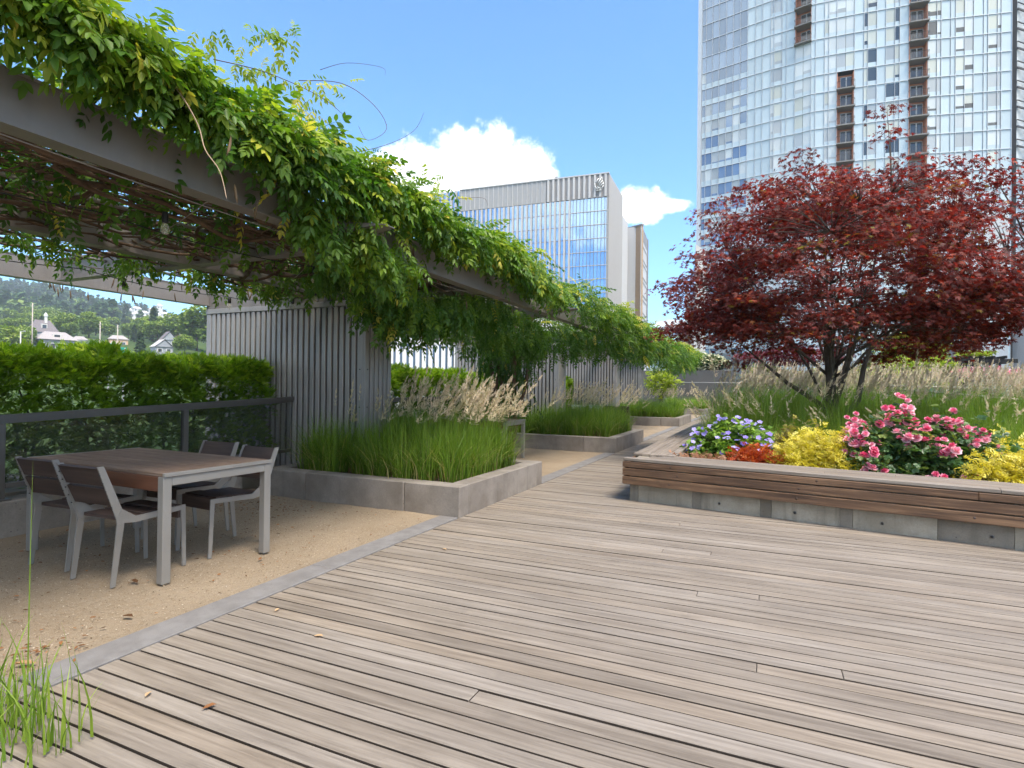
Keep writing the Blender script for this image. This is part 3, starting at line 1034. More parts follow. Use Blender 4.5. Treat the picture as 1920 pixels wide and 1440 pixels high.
# ------------------------------------------------------------------ the L-shaped planter bench
bench = thing('planter_bench', 'L-shaped slatted timber bench on a concrete plinth round the flower bed', 'bench', (BA[0], BA[1], 0), math.atan2(BD[1], BD[0]))
ang = math.atan2(BD[1], BD[0])
LB = 8.6                                      # length of the front arm
top_w, ng = 0.57, 5
bw = top_w / ng
FACE_Z = [(0.405, 0.484), (0.306, 0.393), (0.204, 0.294)]
BT = 0.51
lens = [[(0, 3.45), (3.45, LB)], [(0.11, 2.1), (2.1, 5.6), (5.6, LB)], [(0.23, 4.3), (4.3, LB)], [(0.34, 2.7), (2.7, 6.1), (6.1, LB)], [(0.46, 3.9), (3.9, LB)]]
for k in range(ng):
    for a, b in lens[k]:
        me = MB().cbox(-(b - a) / 2, (b - a) / 2 - 0.002, 0.004, bw - 0.004, BT - 0.034, BT, 0.004).mesh('top_plank')
        obj('top_plank', me, M['bench_top'], bench, ((a + b) / 2, k * bw, random.uniform(-0.001, 0.001)))
for j, (z0, z1) in enumerate(FACE_Z):
    cuts = [(0.0, 3.3 + 0.4 * j), (3.3 + 0.4 * j, LB)]
    for a, b in cuts:
        me = MB().cbox(-(b - a) / 2, (b - a) / 2 - 0.002, -0.016, 0.018, z0 - (0.0 if j else 0.0), z1 - (0.015 if j == 0 else 0), 0.004).mesh('front_plank')
        o = obj('front_plank', me, M['bench_front'], bench, ((a + b) / 2, random.uniform(-0.001, 0.001), 0))
        for q in range(int((b - a) / 1.35)):
            x = -(b - a) / 2 + 0.6 + 1.35 * q + random.uniform(-0.2, 0.2)
            obj('screw_plug', MB().tube([(x, -0.0175, (z0 + z1) / 2), (x, -0.010, (z0 + z1) / 2)], 0.011, 8).mesh('screw_plug'), M['chair_wood'], o)
# plinth cast in panels with darker joints and form-tie holes
ed = [0.055, 0.165, 0.80, 0.90, 1.52, 1.63, 2.25, 2.36, 3.02, 3.55, 3.66, 4.3, 4.42, 5.2, 5.32, 6.1, 6.22, 7.2, LB]
for i, (a, b) in enumerate(zip(ed[:-1], ed[1:])):
    dark = i in (0, 2, 4, 6, 8, 10, 12, 14, 16)
    obj('plinth_panel', MB().cbox(a, b - 0.001, 0.085 + (0.004 if dark else 0), 0.30, -0.03, 0.475, 0.003).mesh('plinth_panel'), M['wet_concrete'] if dark else M['bench_concrete'], bench)
for x in (1.10, 1.85, 2.60, 3.40, 4.05, 4.8, 5.6):
    tie = MB()
    tie.tube([(x, 0.0835, 0.085), (x, 0.0855, 0.085)], 0.017, 12)
    obj('tie_ring', tie.mesh('tie_ring'), M['alu'], bench)
    obj('tie_hole', MB().tube([(x, 0.0825, 0.085), (x, 0.0832, 0.085)], 0.011, 12).mesh('tie_hole'), M['dark_metal'], bench)
obj('inner_board', MB().cbox(0.5, LB, 0.545, 0.565, 0.10, 0.474, 0.003).mesh('inner_board'), M['bench_in'], bench)
# arm that runs along the walk
SX0 = BA[0]
for k in range(5):
    x0 = SX0 + k * 0.107
    # start where the front arm's top ends on this line
    ys = BA[1] + 0.57 * 0.9843 + (x0 - BA[0]) * (-0.178) + 0.03 - (0.57 * 0.1765) * 0.178
    for a, b in [(ys, 11.2 + 0.5 * (k % 2)), (11.2 + 0.5 * (k % 2), 16.0), (16.0, 20.5)]:
        me = MB().cbox(-(b - a) / 2, (b - a) / 2 - 0.003, -0.0495, 0.0495, BT - 0.034, BT - 0.001, 0.004).mesh('top_plank')
        o = obj('top_plank', me, M['bench_top'], bench, world_coords=True)
        o.location = (x0 + 0.0535, (a + b) / 2, random.uniform(-0.001, 0.001))
        o.rotation_euler = (0, 0, PI / 2)
for j, (z0, z1) in enumerate(FACE_Z):
    for a, b in [(6.80, 10.6), (10.6, 15.0), (15.0, 20.5)]:
        me = MB().cbox(-(b - a) / 2, (b - a) / 2 - 0.003, -0.016, 0.016, z0, z1 - (0.015 if j == 0 else 0), 0.004).mesh('side_plank')
        o = obj('side_plank', me, M['bench_front'], bench, world_coords=True)
        o.location = (SX0 + 0.017, (a + b) / 2, 0)
        o.rotation_euler = (0, 0, PI / 2)
obj('plinth_side', MB().cbox(SX0 + 0.075, SX0 + 0.30, 7.0, 20.5, -0.03, 0.474, 0.003).mesh('plinth_side'), M['bench_concrete'], bench, world_coords=True)
ib = MB().cbox(-0.045, 0.045, -0.01, 0.01, 0.10, 0.472, 0.003).mesh('inner_slat')
for k in range(46):                            # upright boards on the inside of the bed
    yv = 7.38 + k * 0.098
    o = obj('inner_slat', ib, M['bench_in'], bench, world_coords=True)
    o.location = (SX0 + 0.535, yv, 0)
    o.rotation_euler = (0, 0, PI / 2)

# soil of the flower bed
bed = MB()
pts = [BA + BD * 0.45 + BN * 0.55, BA + BD * 8.6 + BN * 0.55, np.array([9.0, 26.0]), np.array([-1.04, 26.0])]
bed.add([(p[0], p[1], 0.24) for p in pts], [(0, 1, 2, 3)])
struct('flower_bed_soil', bed.mesh('flower_bed_soil'), M['soil'])

# ------------------------------------------------------------------ string lights under the pergola
t0 = thing('string_light', 'string of clear festoon bulbs hung under the pergola vines', 'string light', (-4.2, 3, 2.5))
way = [(-4.35, 0.2, 2.52), (-4.18, 2.35, 2.50), (-4.0, 4.2, 2.48), (-3.95, 6.2, 2.50), (-4.0, 8.6, 2.47), (-3.9, 11.0, 2.48), (-3.9, 13.0, 2.50)]
way2 = [(-6.6, 1.4, 2.50), (-6.2, 3.35, 2.46), (-6.55, 5.2, 2.50), (-5.6, 5.5, 2.46), (-4.6, 4.9, 2.46)]
bulbs = []
for wy in (way, way2):
    cab = []
    for p, q in zip(wy[:-1], wy[1:]):
        for s in np.linspace(0, 1, 9)[:-1]:
            pt = np.array(p) * (1 - s) + np.array(q) * s
            pt[2] -= 0.10 * 4 * s * (1 - s) * 0.5
            cab.append(tuple(pt))
    cab.append(wy[-1])
    obj('cable', MB().tube(cab, 0.0045, 5).mesh('cable'), M['black'], t0, world_coords=True)
    bulbs += [cab[i] for i in range(3 if wy is way2 else 16, len(cab), 7)]
sock = MB().lathe([(0.0, 0.0), (0.016, -0.002), (0.021, -0.03), (0.021, -0.07), (0.017, -0.078), (0.0, -0.078)], 10).mesh('socket')
glb = MB().lathe([(0.013, -0.078), (0.022, -0.095), (0.030, -0.118), (0.029, -0.138), (0.018, -0.155), (0.0, -0.160)], 12).mesh('bulb')
for p in bulbs + [tuple(dep(310, 396, 3.9))]:
    s = obj('socket', sock, M['black'], t0, world_coords=True)
    s.location = p
    b = obj('bulb', glb, M['bulb'], s)

# ================================================================== PLANTING
# ---- templates (V, F triangles)
def leaflet(L, W, fold=0.12, x0=0.0):
    """pointed leaf along +X, folded on its midrib"""
    V = [(x0, 0, 0), (x0 + L * 0.35, W / 2, W * fold), (x0 + L * 0.72, W * 0.36, W * fold * 0.6 - L * 0.03), (x0 + L, 0, -L * 0.10),
         (x0 + L * 0.72, -W * 0.36, W * fold * 0.6 - L * 0.03), (x0 + L * 0.35, -W / 2, W * fold)]
    F = [(0, 3, 2), (0, 2, 1), (0, 5, 4), (0, 4, 3)]
    return np.array(V), np.array(F)


def kite(L, W, fold=0.12, x0=0.0):
    V = [(x0, 0, 0), (x0 + L * 0.42, W / 2, W * fold), (x0 + L, 0, -L * 0.10), (x0 + L * 0.42, -W / 2, W * fold)]
    return np.array(V), np.array([(0, 2, 1), (0, 3, 2)])


def join_tpl(parts):
    Vs, Fs, o = [], [], 0
    for V, F in parts:
        Vs.append(V)
        Fs.append(np.asarray(F) + o)
        o += len(V)
    return np.concatenate(Vs), np.concatenate(Fs)


def xf(tpl, loc=(0, 0, 0), yaw=0.0, pitch=0.0, roll=0.0, s=1.0):
    R = rots(1, np.array([yaw]), np.array([pitch]), np.array([roll]))[0]
    return np.asarray(tpl[0]) @ R.T * s + np.array(loc), tpl[1]


def compound_leaf(n=11, L=0.26, droop=0.5, leaflet=leaflet, seed=0):
    rs = random.Random(seed + n)
    parts = []
    m_ = n // 2
    for k in range(m_):
        s = 0.22 + 0.72 * k / (m_ - 1)
        x = L * s
        z = -droop * L * s * s * 0.6
        ll = 0.082 * (1.0 - 0.35 * abs(s - 0.5)) * (0.9 + 0.2 * rs.random())
        for sg in (-1, 1):
            parts.append(xf(leaflet(ll, ll * 0.42), (x, 0, z), sg * (1.05 - 0.25 * s) + rs.uniform(-0.15, 0.15), 0.35 + 0.3 * rs.random(), rs.uniform(-0.3, 0.3)))
    parts.append(xf(leaflet(0.085, 0.036), (L * 0.97, 0, -droop * L * 0.58), rs.uniform(-0.1, 0.1), 0.6, 0))
    # midrib
    xs = [0, L * 0.5, L]
    zz_ = [-droop * 0.6 * x * x / L for x in xs]
    V = np.array([(xs[0], -0.0018, zz_[0]), (xs[0], 0.0018, zz_[0]), (xs[1], 0.0015, zz_[1]), (xs[1], -0.0015, zz_[1]), (xs[2], 0, zz_[2])])
    parts.append((V, np.array([(0, 1, 2), (0, 2, 3), (3, 2, 4)])))
    return join_tpl(parts)


LEAF_KINDS = [(11, 0.26, 0.5), (13, 0.30, 0.75), (9, 0.22, 0.35), (11, 0.27, 1.0)]
LEAFS = [compound_leaf(*k_, leaflet, i_) for i_, k_ in enumerate(LEAF_KINDS)]
LEAFS_FAR = [compound_leaf(*k_, kite, i_) for i_, k_ in enumerate(LEAF_KINDS)]


def blades(pos, h, d_ang, bend, width, rnd, nseg=3):
    """grass blades: tapered strips that lean over; returns V, F, rnd"""
    n = len(pos)
    d = np.stack([np.cos(d_ang), np.sin(d_ang), np.zeros(n)], 1)
    side = np.stack([-np.sin(d_ang), np.cos(d_ang), np.zeros(n)], 1)
    tw = U(-0.9, 0.9, n)[:, None]
    side = side * np.cos(tw) + d * np.sin(tw)
    V = np.zeros((n, nseg * 2 + 1, 3))
    for k in range(nseg + 1):
        s = k / nseg
        c = pos + d * (h * bend * s ** 2)[:, None]
        c = c + np.array([0, 0, 1]) * (h * (s - 0.42 * bend ** 1.3 * s ** 2.6))[:, None]
        wd = (width * (1 - s) ** 0.7 * 0.5)[:, None]
        if k < nseg:
            V[:, 2 * k] = c - side * wd
            V[:, 2 * k + 1] = c + side * wd
        else:
            V[:, 2 * k] = c
    F = []
    for k in range(nseg - 1):
        a = 2 * k
        F += [(a, a + 1, a + 3), (a, a + 3, a + 2)]
    a = 2 * (nseg - 1)
    F.append((a, a + 1, a + 2))
    F = np.array(F)[None] + (np.arange(n) * (nseg * 2 + 1))[:, None, None]
    return V.reshape(-1, 3), F.reshape(-1, 3), np.repeat(rnd, nseg * 2 + 1)


def plume_tpl(L=0.26, n=46, spread=0.045):
    V, F = [], []
    for k in range(n):
        s = random.random() ** 0.9
        az = random.uniform(0, 2 * PI)
        r = spread * (1 - s) ** 0.7 * random.uniform(0.3, 1.1) + 0.004
        base = np.array([0, 0, L * s * 0.95])
        tip = base + np.array([math.cos(az) * r, math.sin(az) * r, 0.035 + 0.02 * random.random()])
        side = np.array([-math.sin(az), math.cos(az), 0]) * random.uniform(0.0035, 0.0075)
        mid = base * 0.4 + tip * 0.6
        o = len(V)
        V += [base, mid + side, tip, mid - side]
        F += [(o, o + 1, o + 2), (o, o + 2, o + 3)]
    return np.array(V), np.array(F)


PLUMES = [plume_tpl(0.28, 38, 0.055), plume_tpl(0.23, 32, 0.048), plume_tpl(0.33, 42, 0.066)]


def grass_patch(fn_pos, n, hmin, hmax, n_plume, ph, lean=(0.35, 0.0), plume_rnd=(0.0, 1.0), width=0.006, yellow=0.0, bend=(0.05, 0.55), clumps=None):
    """returns list of scatter parts (blades) and (plumes)"""
    pos = fn_pos(n)
    if clumps is not None:                     # draw blades to tussock centres
        cen = fn_pos(clumps)
        i = RNG.integers(0, clumps, n)
        off = RNG.normal(0, 0.055, (n, 3))
        off[:, 2] = 0
        pos = cen[i] + off
        out_ang = np.arctan2(off[:, 1], off[:, 0]) + RNG.normal(0, 0.6, n)
        rn = np.clip(U(0.1, 0.75, n) + U(-0.15, 0.15, clumps)[i], 0, 1)
        hk = U(0.72, 1.22, clumps)[i]
    else:
        out_ang = U(0, 2 * PI, n)
        rn = U(0.05, 0.8, n)
        hk = 1.0
    dry = U(0, 1, n) < 0.08
    rn = np.where(dry, 0.97, np.clip(rn + yellow, 0, 0.92))
    h = (hmin + (hmax - hmin) * U(0, 1, n) ** 0.8) * hk
    h = np.where(dry, h * 0.8, h)
    bl = blades(pos, h, out_ang, np.where(dry, U(0.5, 1.3, n), U(bend[0], bend[1], n) ** 1.2), U(0.7, 1.3, n) * width, rn)
    pl = []
    if n_plume:
        p = fn_pos(n_plume)
        hh = U(ph[0], ph[1], n_plume)
        ang = np.full(n_plume, lean[1]) + RNG.normal(0, 0.75, n_plume)
        bd = np.abs(RNG.normal(lean[0], 0.2, n_plume))
        st = blades(p, hh, ang, bd * 0.8, np.full(n_plume, 0.0042), U(0.35, 0.9, n_plume) * 0.9, 3)
        tipd = np.stack([np.cos(ang), np.sin(ang), np.zeros(n_plume)], 1)
        s0 = 0.8
        b2 = bd * 0.8
        tp = p + tipd * (hh * b2 * s0 ** 2)[:, None] + np.array([0, 0, 1]) * (hh * (s0 - 0.42 * b2 ** 1.3 * s0 ** 2.6))[:, None]
        tilt = np.arctan(2 * b2 * s0) + 0.05
        pr = plume_rnd[0] + (plume_rnd[1] - plume_rnd[0]) * U(0, 1, n_plume)
        for v in range(3):
            msk = np.arange(n_plume) % 3 == v
            k = msk.sum()
            if k:
                R = rots(k, ang[msk], tilt[msk], np.zeros(k)) @ rots(k, U(0, 6.28, k), np.zeros(k), np.zeros(k))
                pl.append(scatter(PLUMES[v], tp[msk], R, U(0.75, 1.25, k), pr[msk], 0.06))
        return [bl, st], pl
    return [bl], pl


def grass_obj(name, bl, pl, label, cat='grass', extra=None):
    V, F, r = cat_sc(bl)
    o = obj(name, np_mesh(name, V, F, r), M['grass'])
    tag(o, label, cat, None, 'stuff')
    if pl:
        V, F, r = cat_sc(pl)
        obj('seed_plumes', np_mesh('seed_plumes', V, F, r), M['plume'], o, kind='stuff')
    if extra:
        V, F, r = cat_sc(extra)
        obj('dry_base', np_mesh('dry_base', V, F, r), M['thatch'], o, kind='stuff')
    return o


def rect_pos(x0, x1, y0, y1, z):
    return lambda n: np.stack([U(x0, x1, n), U(y0, y1, n), np.full(n, z)], 1)


# ---- planters
for i, (y0, y1, xl, lab) in enumerate(PLN):
    dx = 1.5 if i == 4 else 0
    fp = rect_pos(xl + 0.26, KX + dx - 0.30, y0 + 0.27, y1 - 0.3, PH - 0.05)
    n = [15000, 9000, 6500, 4000, 2500][i]
    cl = [170, 150, 120, 90, 50][i]
    npl = [0, 0, 60, 60, 0][i]
    ww = [0.0075, 0.010, 0.016, 0.022, 0.03][i]
    b, p = grass_patch(fp, n, 0.30, 0.80, npl, (0.95, 1.25), (0.35, 0.3), width=ww, yellow=[0.0, -0.02, 0.12, 0.15, 0.15][i], bend=(0.05, 1.05), clumps=cl)
    if i < 2:                                  # plumes stand towards the back and the walk side
        fq = rect_pos(-4.55, KX - 0.35, y0 + 0.8, y1 - 0.3, PH - 0.05) if i == 0 else rect_pos(-4.6, KX - 0.3, y0 + 0.6, y1 - 0.2, PH - 0.05)
        b2, p2 = grass_patch(fq, 1500, 0.55, 0.85, [210, 140][i], (0.85, 1.36), (0.48, 0.2), (0.0, 0.8), ww, 0.0, (0.02, 0.3), 60)
        b3, p3 = grass_patch(rect_pos(xl + 0.4, -4.4, y0 + 0.5, y1 - 0.4, PH - 0.05), 300, 0.5, 0.7, 26, (0.75, 1.1), (0.2, 0.4), (0.0, 0.4), ww, 0.0, (0.02, 0.3), 20)
        b, p = b + b2 + b3, p + p2 + p3
    th = blades(fp(900), U(0.08, 0.2, 900), U(0, 6.28, 900), U(0.2, 0.8, 900), np.full(900, ww), U(0, 1, 900))
    grass_obj('planter_grass', b, p, ['tall green grass with pale plumes filling the planter by the table', 'green grass with pale plumes in the second planter',
                                      'bright green grass in the third planter', 'bright green grass in the fourth planter', 'bright green grass in the farthest planter'][i], 'grass', [th])

# ---- grasses of the flower bed on the right
def bed_pos(xa, xb, ya, yb):
    def fn(n):
        return np.stack([U(xa, xb, n), U(ya, yb, n), np.full(n, 0.23)], 1)
    return fn


bl, pl = [], []
for (xa, xb, ya, yb, n, h0, h1, npl, ph, wdt, ye, cl) in [
        (-0.9, 5.6, 9.6, 12.2, 16000, 0.65, 1.2, 360, (1.15, 1.75), 0.0085, 0.14, 230),
        (-0.9, 6.5, 12.2, 16.5, 12000, 0.8, 1.3, 850, (1.40, 1.90), 0.012, 0.16, 240),
        (-0.9, 8.5, 16.5, 25.5, 8000, 0.9, 1.35, 1500, (1.65, 2.25), 0.018, 0.14, 240)]:
    b, p = grass_patch(bed_pos(xa, xb, ya, yb), n, h0, h1, npl, ph, (0.36, 0.35), (0.15, 1.0), wdt, ye, (0.03, 0.5), cl)
    bl += b
    pl += p
b, p = grass_patch(bed_pos(2.2, 4.6, 8.45, 9.9), 7500, 0.5, 0.98, 26, (0.9, 1.2), (0.45, 0.6), (0, 0.5), 0.007, 0.12, (0.05, 0.7), 80)
b2, p2 = grass_patch(bed_pos(0.2, 2.2, 8.6, 9.8), 4500, 0.35, 0.68, 16, (0.8, 1.05), (0.6, 2.6), (0, 0.5), 0.007, 0.05, (0.05, 0.7), 60)
b3, p3 = grass_patch(bed_pos(-0.85, 0.2, 9.0, 11.0), 3500, 0.4, 0.75, 40, (0.8, 1.25), (0.5, 2.8), (0, 0.6), 0.008, 0.03, (0.05, 0.7), 45)
grass_obj('ornamental_grass', bl + b + b2 + b3, pl + p + p2 + p3, 'tall feathery ornamental grasses massed under the red maple')

# arching clump with drooping blades
c0 = np.array([0.05, 9.15, 0.24])
n = 420
ang = U(-1.2, 1.9, n)
V, F, r = blades(c0 + np.concatenate([RNG.normal(0, 0.05, (n, 2)), np.zeros((n, 1))], 1), U(0.75, 1.05, n), ang, U(0.6, 1.25, n), np.full(n, 0.008), U(0.3, 0.88, n), 6)
o = thing('arching_grass_clump', 'arching pale green grass clump behind the violet flowers', 'grass clump', c0)
obj('blades', np_mesh('blades', V, F, r), M['grass'], o, world_coords=True)

# foreground tuft, lower left
c0 = np.array([-2.62, 1.18, 0.01])
n = 190
off = np.stack([RNG.normal(0, 0.22, n), RNG.normal(0, 0.07, n), np.zeros(n)], 1)
off[:, 0] = np.clip(off[:, 0], -0.36, 0.34)
V, F, r = blades(c0 + off, U(0.12, 0.40, n), U(0, 6.28, n), U(0.05, 0.6, n), U(0.006, 0.012, n), U(0.35, 0.9, n), 5)
o = thing('grass_tuft', 'bright green grass tuft at the lower left corner', 'grass tuft', c0)
obj('blades', np_mesh('blades', V, F, r), M['grass'], o, world_coords=True)
p0 = np.array([-2.66, 1.36, 0.0])
V, F, r = blades(np.array([[-2.93, 1.40, 0], [-2.95, 1.38, 0]]), np.array([1.0, 0.75]), np.array([2.6, 1.2]), np.array([0.05, 0.08]), np.array([0.006, 0.006]), np.array([0.6, 0.7]), 6)
obj('tall_stem', np_mesh('tall_stem', V, F, r), M['grass'], o, world_coords=True)

# ------------------------------------------------------------------ clipped hedges
def sprig_tpl():
    parts = []
    for k in range(7):
        s = k / 6
        x = 0.01 + 0.085 * s
        for sg in (-1, 1):
            L = 0.034 * (1 - 0.45 * s)
            V = np.array([(x, 0, 0), (x + L * 0.75, sg * L * 0.9, 0.004), (x + L * 0.9, sg * L * 0.35, 0.006)])
            parts.append((V, np.array([(0, 1, 2)])))
    return join_tpl(parts)


SPRIG = sprig_tpl()


def hedge_mesh(L, W, Hh, n, size=1.0):
    """hedge along +Y from 0 to L, X from -W to 0, Z from 0 to Hh, ragged outside; lower front thins out"""
    y = U(0, L, n)
    k = RNG.integers(0, 100, n)
    top = k < 40
    front = (k >= 40) & (k < 86)
    zt = Hh + 0.05 * np.sin(y * 3.1) * np.sin(y * 7.7 + 1) + 0.03 * np.sin(y * 17)
    dpt = np.abs(RNG.normal(0, 0.10, n))
    x = np.where(top, U(-W, 0, n), np.where(front, -dpt, U(-W, 0, n)))
    z = np.where(top, zt - dpt, np.where(front, U(0.0, 1, n) ** 0.8 * zt, U(0.0, 1, n) * zt))
    bul = 0.09 * np.sin(y * 4.3 + z * 5) * np.sin(z * 6.1 + y * 1.3) + 0.05 * np.sin(y * 11 + z * 9)
    x = x + np.where(front, bul, 0)
    z = z + np.where(top, bul * 0.8, 0)
    # round the top shoulder
    yaw = np.where(top, U(0, 6.28, n), RNG.normal(0, 1.0, n))
    pit = np.where(top, U(-1.3, -0.3, n), U(-0.9, 0.35, n))
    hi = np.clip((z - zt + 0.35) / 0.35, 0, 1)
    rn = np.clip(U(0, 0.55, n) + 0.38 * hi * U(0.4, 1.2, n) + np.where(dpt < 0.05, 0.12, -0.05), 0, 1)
    V, F, r = scatter(SPRIG, np.stack([x, y, z], 1), rots(n, yaw, pit, U(-1, 1, n)), U(0.8, 1.5, n) * size, rn)
    st = MB()
    for q in range(int(L * 4)):
        yy_ = random.uniform(0, L)
        st.tube([(-W * 0.5, yy_, -0.3), (-W * 0.45 + random.uniform(-.1, .2), yy_ + random.uniform(-.2, .2), Hh * 0.5), (-W * 0.5 + random.uniform(-.2, .3), yy_ + random.uniform(-.4, .4), Hh * 0.93)], [0.018, 0.012, 0.004], 5)
    return np_mesh('hedge_foliage', V, F, r), st.mesh('hedge_stems')


hm, hs_ = hedge_mesh(7.0, 0.95, 1.27, 36000, 0.76)
soil_m = box_mesh('hedge_soil', -1.2, 0.08, 0, 7.0, -0.4, -0.02)
for (yy_, lab) in [(-1.05, 'clipped yew hedge behind the glass rail and dining table'), (6.66, 'clipped yew hedge in the shaded second bay, between the two slatted walls'),
                   (14.3, 'clipped yew hedge in the third bay, farther along the pergola')]:
    t0 = thing('yew_hedge', lab, 'hedge', (-6.42, yy_, 0.33), group='clipped hedges behind the balustrade')
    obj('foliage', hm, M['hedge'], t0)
    obj('stems', hs_, M['bark'], t0)
    obj('hedge_trough', soil_m, M['wet_concrete'], t0)

# ------------------------------------------------------------------ wisteria on the pergola
vine = thing('wisteria_vine', 'wisteria smothering the pergola with hanging green and yellow leaves', 'vine', (-4.8, 10.4, 0))
vp = []                                       # (pos, yaw, pitch, roll, scale, rnd)


def add_leaves(pos, yaw, pitch, rn, sc=(0.42, 1.08), roll=0.45):
    n = len(pos)
    pos, yaw, rn = clustered(pos, yaw, rn)
    vp.append((pos, yaw, pitch, RNG.normal(0, roll, n), U(sc[0], sc[1], n), np.where(U(0, 1, n) < 0.025, 1.0, np.clip(rn, 0, 0.97))))


def clustered(pos, yaw, rn, k=8, spread=0.075, pull=0.75):
    """gather loose leaves into leafy shoots that grow one way and share a tone"""
    n = len(pos)
    m_ = max(1, n // k)
    c = RNG.integers(0, n, m_)
    i = RNG.integers(0, m_, n)
    keep = U(0, 1, n) < pull
    p2 = pos[c][i] + RNG.normal(0, spread, (n, 3)) * np.array([1, 1.2, 0.8])
    return np.where(keep[:, None], p2, pos), np.where(keep, yaw[c][i] + RNG.normal(0, 0.7, n), yaw), np.where(keep, 0.65 * rn[c][i] + 0.35 * rn + 0.0, rn)


def lump(y, a=1.0):
    return a * (0.5 * np.sin(y * 2.1 + 0.4) + 0.3 * np.sin(y * 5.3 + 1.9) + 0.2 * np.sin(y * 11.7))


# crown above the steel
n = 5400
y = U(-1.5, 27, n)
y[:2500] = U(-1.5, 8, 2500)
x = -3.10 - np.abs(RNG.normal(0, 1.0, n)) * 1.15
x = np.maximum(x, -5.7 + RNG.normal(0, 0.12, n))
edge = np.clip((x + 4.0) / 0.9, 0, 1)
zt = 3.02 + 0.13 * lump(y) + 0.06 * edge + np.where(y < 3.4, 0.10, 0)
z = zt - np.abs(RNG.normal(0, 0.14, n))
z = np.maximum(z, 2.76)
hi = np.clip((z - 2.78) / 0.3, 0, 1)  # higher leaves tinted yellower: sunlit tops put into the leaf colour
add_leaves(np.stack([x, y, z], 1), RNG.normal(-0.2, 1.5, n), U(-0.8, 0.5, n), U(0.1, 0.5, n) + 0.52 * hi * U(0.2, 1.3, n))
# roof of leaves right over the stems
n = 1900
y = U(-1.5, 9, n)
x = U(-5.75, -3.3, n)
z = 2.90 + RNG.normal(0, 0.07, n)
add_leaves(np.stack([x, y, z], 1), U(0, 6.28, n), U(-0.4, 0.4, n), U(0.1, 0.6, n))
# fringe that spills over the front beam
low_y = [-2, 1.0, 1.75, 2.1, 2.9, 3.5, 4.0, 4.8, 6.2, 6.8, 7.6, 9, 12, 27]
low_z = [3.02, 3.05, 3.02, 2.90, 2.84, 2.88, 3.0, 2.98, 2.96, 2.84, 2.78, 2.72, 2.6, 2.45]
n = 6800
y = U(-1.0, 27, n)
y[:3100] = U(0.6, 7.6, 3100)
lo = np.interp(y, low_y, low_z) + 0.06 * lump(y * 1.7)
s = U(0, 1, n) ** 0.85
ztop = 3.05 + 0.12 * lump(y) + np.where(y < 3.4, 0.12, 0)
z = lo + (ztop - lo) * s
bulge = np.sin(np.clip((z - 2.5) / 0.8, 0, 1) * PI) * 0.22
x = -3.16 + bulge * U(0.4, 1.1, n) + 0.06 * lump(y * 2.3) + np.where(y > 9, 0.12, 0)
hi = np.clip((z - 2.74) / 0.36, 0, 1)  # fringe likewise yellower upward, sunlight painted into its tone
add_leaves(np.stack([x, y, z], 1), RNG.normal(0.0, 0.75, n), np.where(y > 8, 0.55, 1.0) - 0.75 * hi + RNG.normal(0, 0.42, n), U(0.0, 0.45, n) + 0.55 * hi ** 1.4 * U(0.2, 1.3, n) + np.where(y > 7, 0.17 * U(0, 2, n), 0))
# leaves under the canopy
n = 950
y = U(0, 26, n)
y[:620] = U(0.5, 7.5, 620)
x = U(-5.9, -3.4, n)
z = 2.86 - np.abs(RNG.normal(0, 0.06, n))
add_leaves(np.stack([x, y, z], 1), U(0, 6.28, n), U(0.3, 1.4, n), U(0.1, 0.6, n))
# back edge of the canopy, sunlit against the hill
n = 230
y = U(2.6, 5.9, n)
x = -6.0 + RNG.normal(0, 0.2, n)
z = 2.80 - np.abs(RNG.normal(0, 0.10, n))
add_leaves(np.stack([x, y, z], 1), U(0, 6.28, n), U(0.2, 1.3, n), U(0.3, 0.75, n), (0.7, 1.0))
# heavy hanging swags under the front beam
for (cx, cy, cz, rx, ry, rz_, n, yb) in [(-3.12, 3.55, 2.52, 0.16, 0.42, 0.15, 170, 0.25), (-3.18, 4.15, 2.44, 0.2, 0.35, 0.14, 150, 0.3), (-3.75, 4.55, 2.48, 0.35, 0.5, 0.16, 280, 0.12), (-4.1, 5.45, 2.36, 0.36, 0.42, 0.2, 330, 0.18), (-4.0, 5.75, 2.16, 0.36, 0.40, 0.26, 380, 0.2),
                                         (-3.85, 6.3, 2.24, 0.42, 0.5, 0.28, 360, 0.17), (-3.75, 7.2, 2.42, 0.4, 0.5, 0.2, 260, 0.12), (-4.7, 5.0, 2.62, 0.6, 0.4, 0.08, 110, 0.2),
                                         (-3.9, 8.8, 2.25, 0.6, 1.0, 0.34, 460, 0.12), (-4.6, 9.4, 2.2, 0.7, 1.1, 0.45, 480, 0.05), (-4.0, 10.8, 2.2, 0.7, 1.2, 0.4, 480, 0.1),
                                         (-3.3, 12.2, 2.38, 0.42, 1.4, 0.34, 420, 0.16), (-3.2, 15.0, 2.35, 0.45, 1.6, 0.4, 460, 0.18), (-3.2, 18.5, 2.4, 0.45, 2.2, 0.42, 460, 0.2), (-3.2, 23.0, 2.4, 0.5, 2.6, 0.5, 500, 0.22)]:
    q = RNG.normal(0, 1, (n, 3))
    q /= np.linalg.norm(q, axis=1)[:, None]
    q *= (U(0.2, 1, n) ** 0.5)[:, None]
    pos = np.array([cx, cy, cz + 0.10]) + q * np.array([rx, ry, rz_])
    add_leaves(pos, np.arctan2(q[:, 1], q[:, 0]) + RNG.normal(0, 0.7, n), U(0.4 if cy < 8 else -0.3, 1.25, n) - 0.4 * q[:, 2], U(0.08, 0.5, n) + yb + 0.15 * q[:, 2])
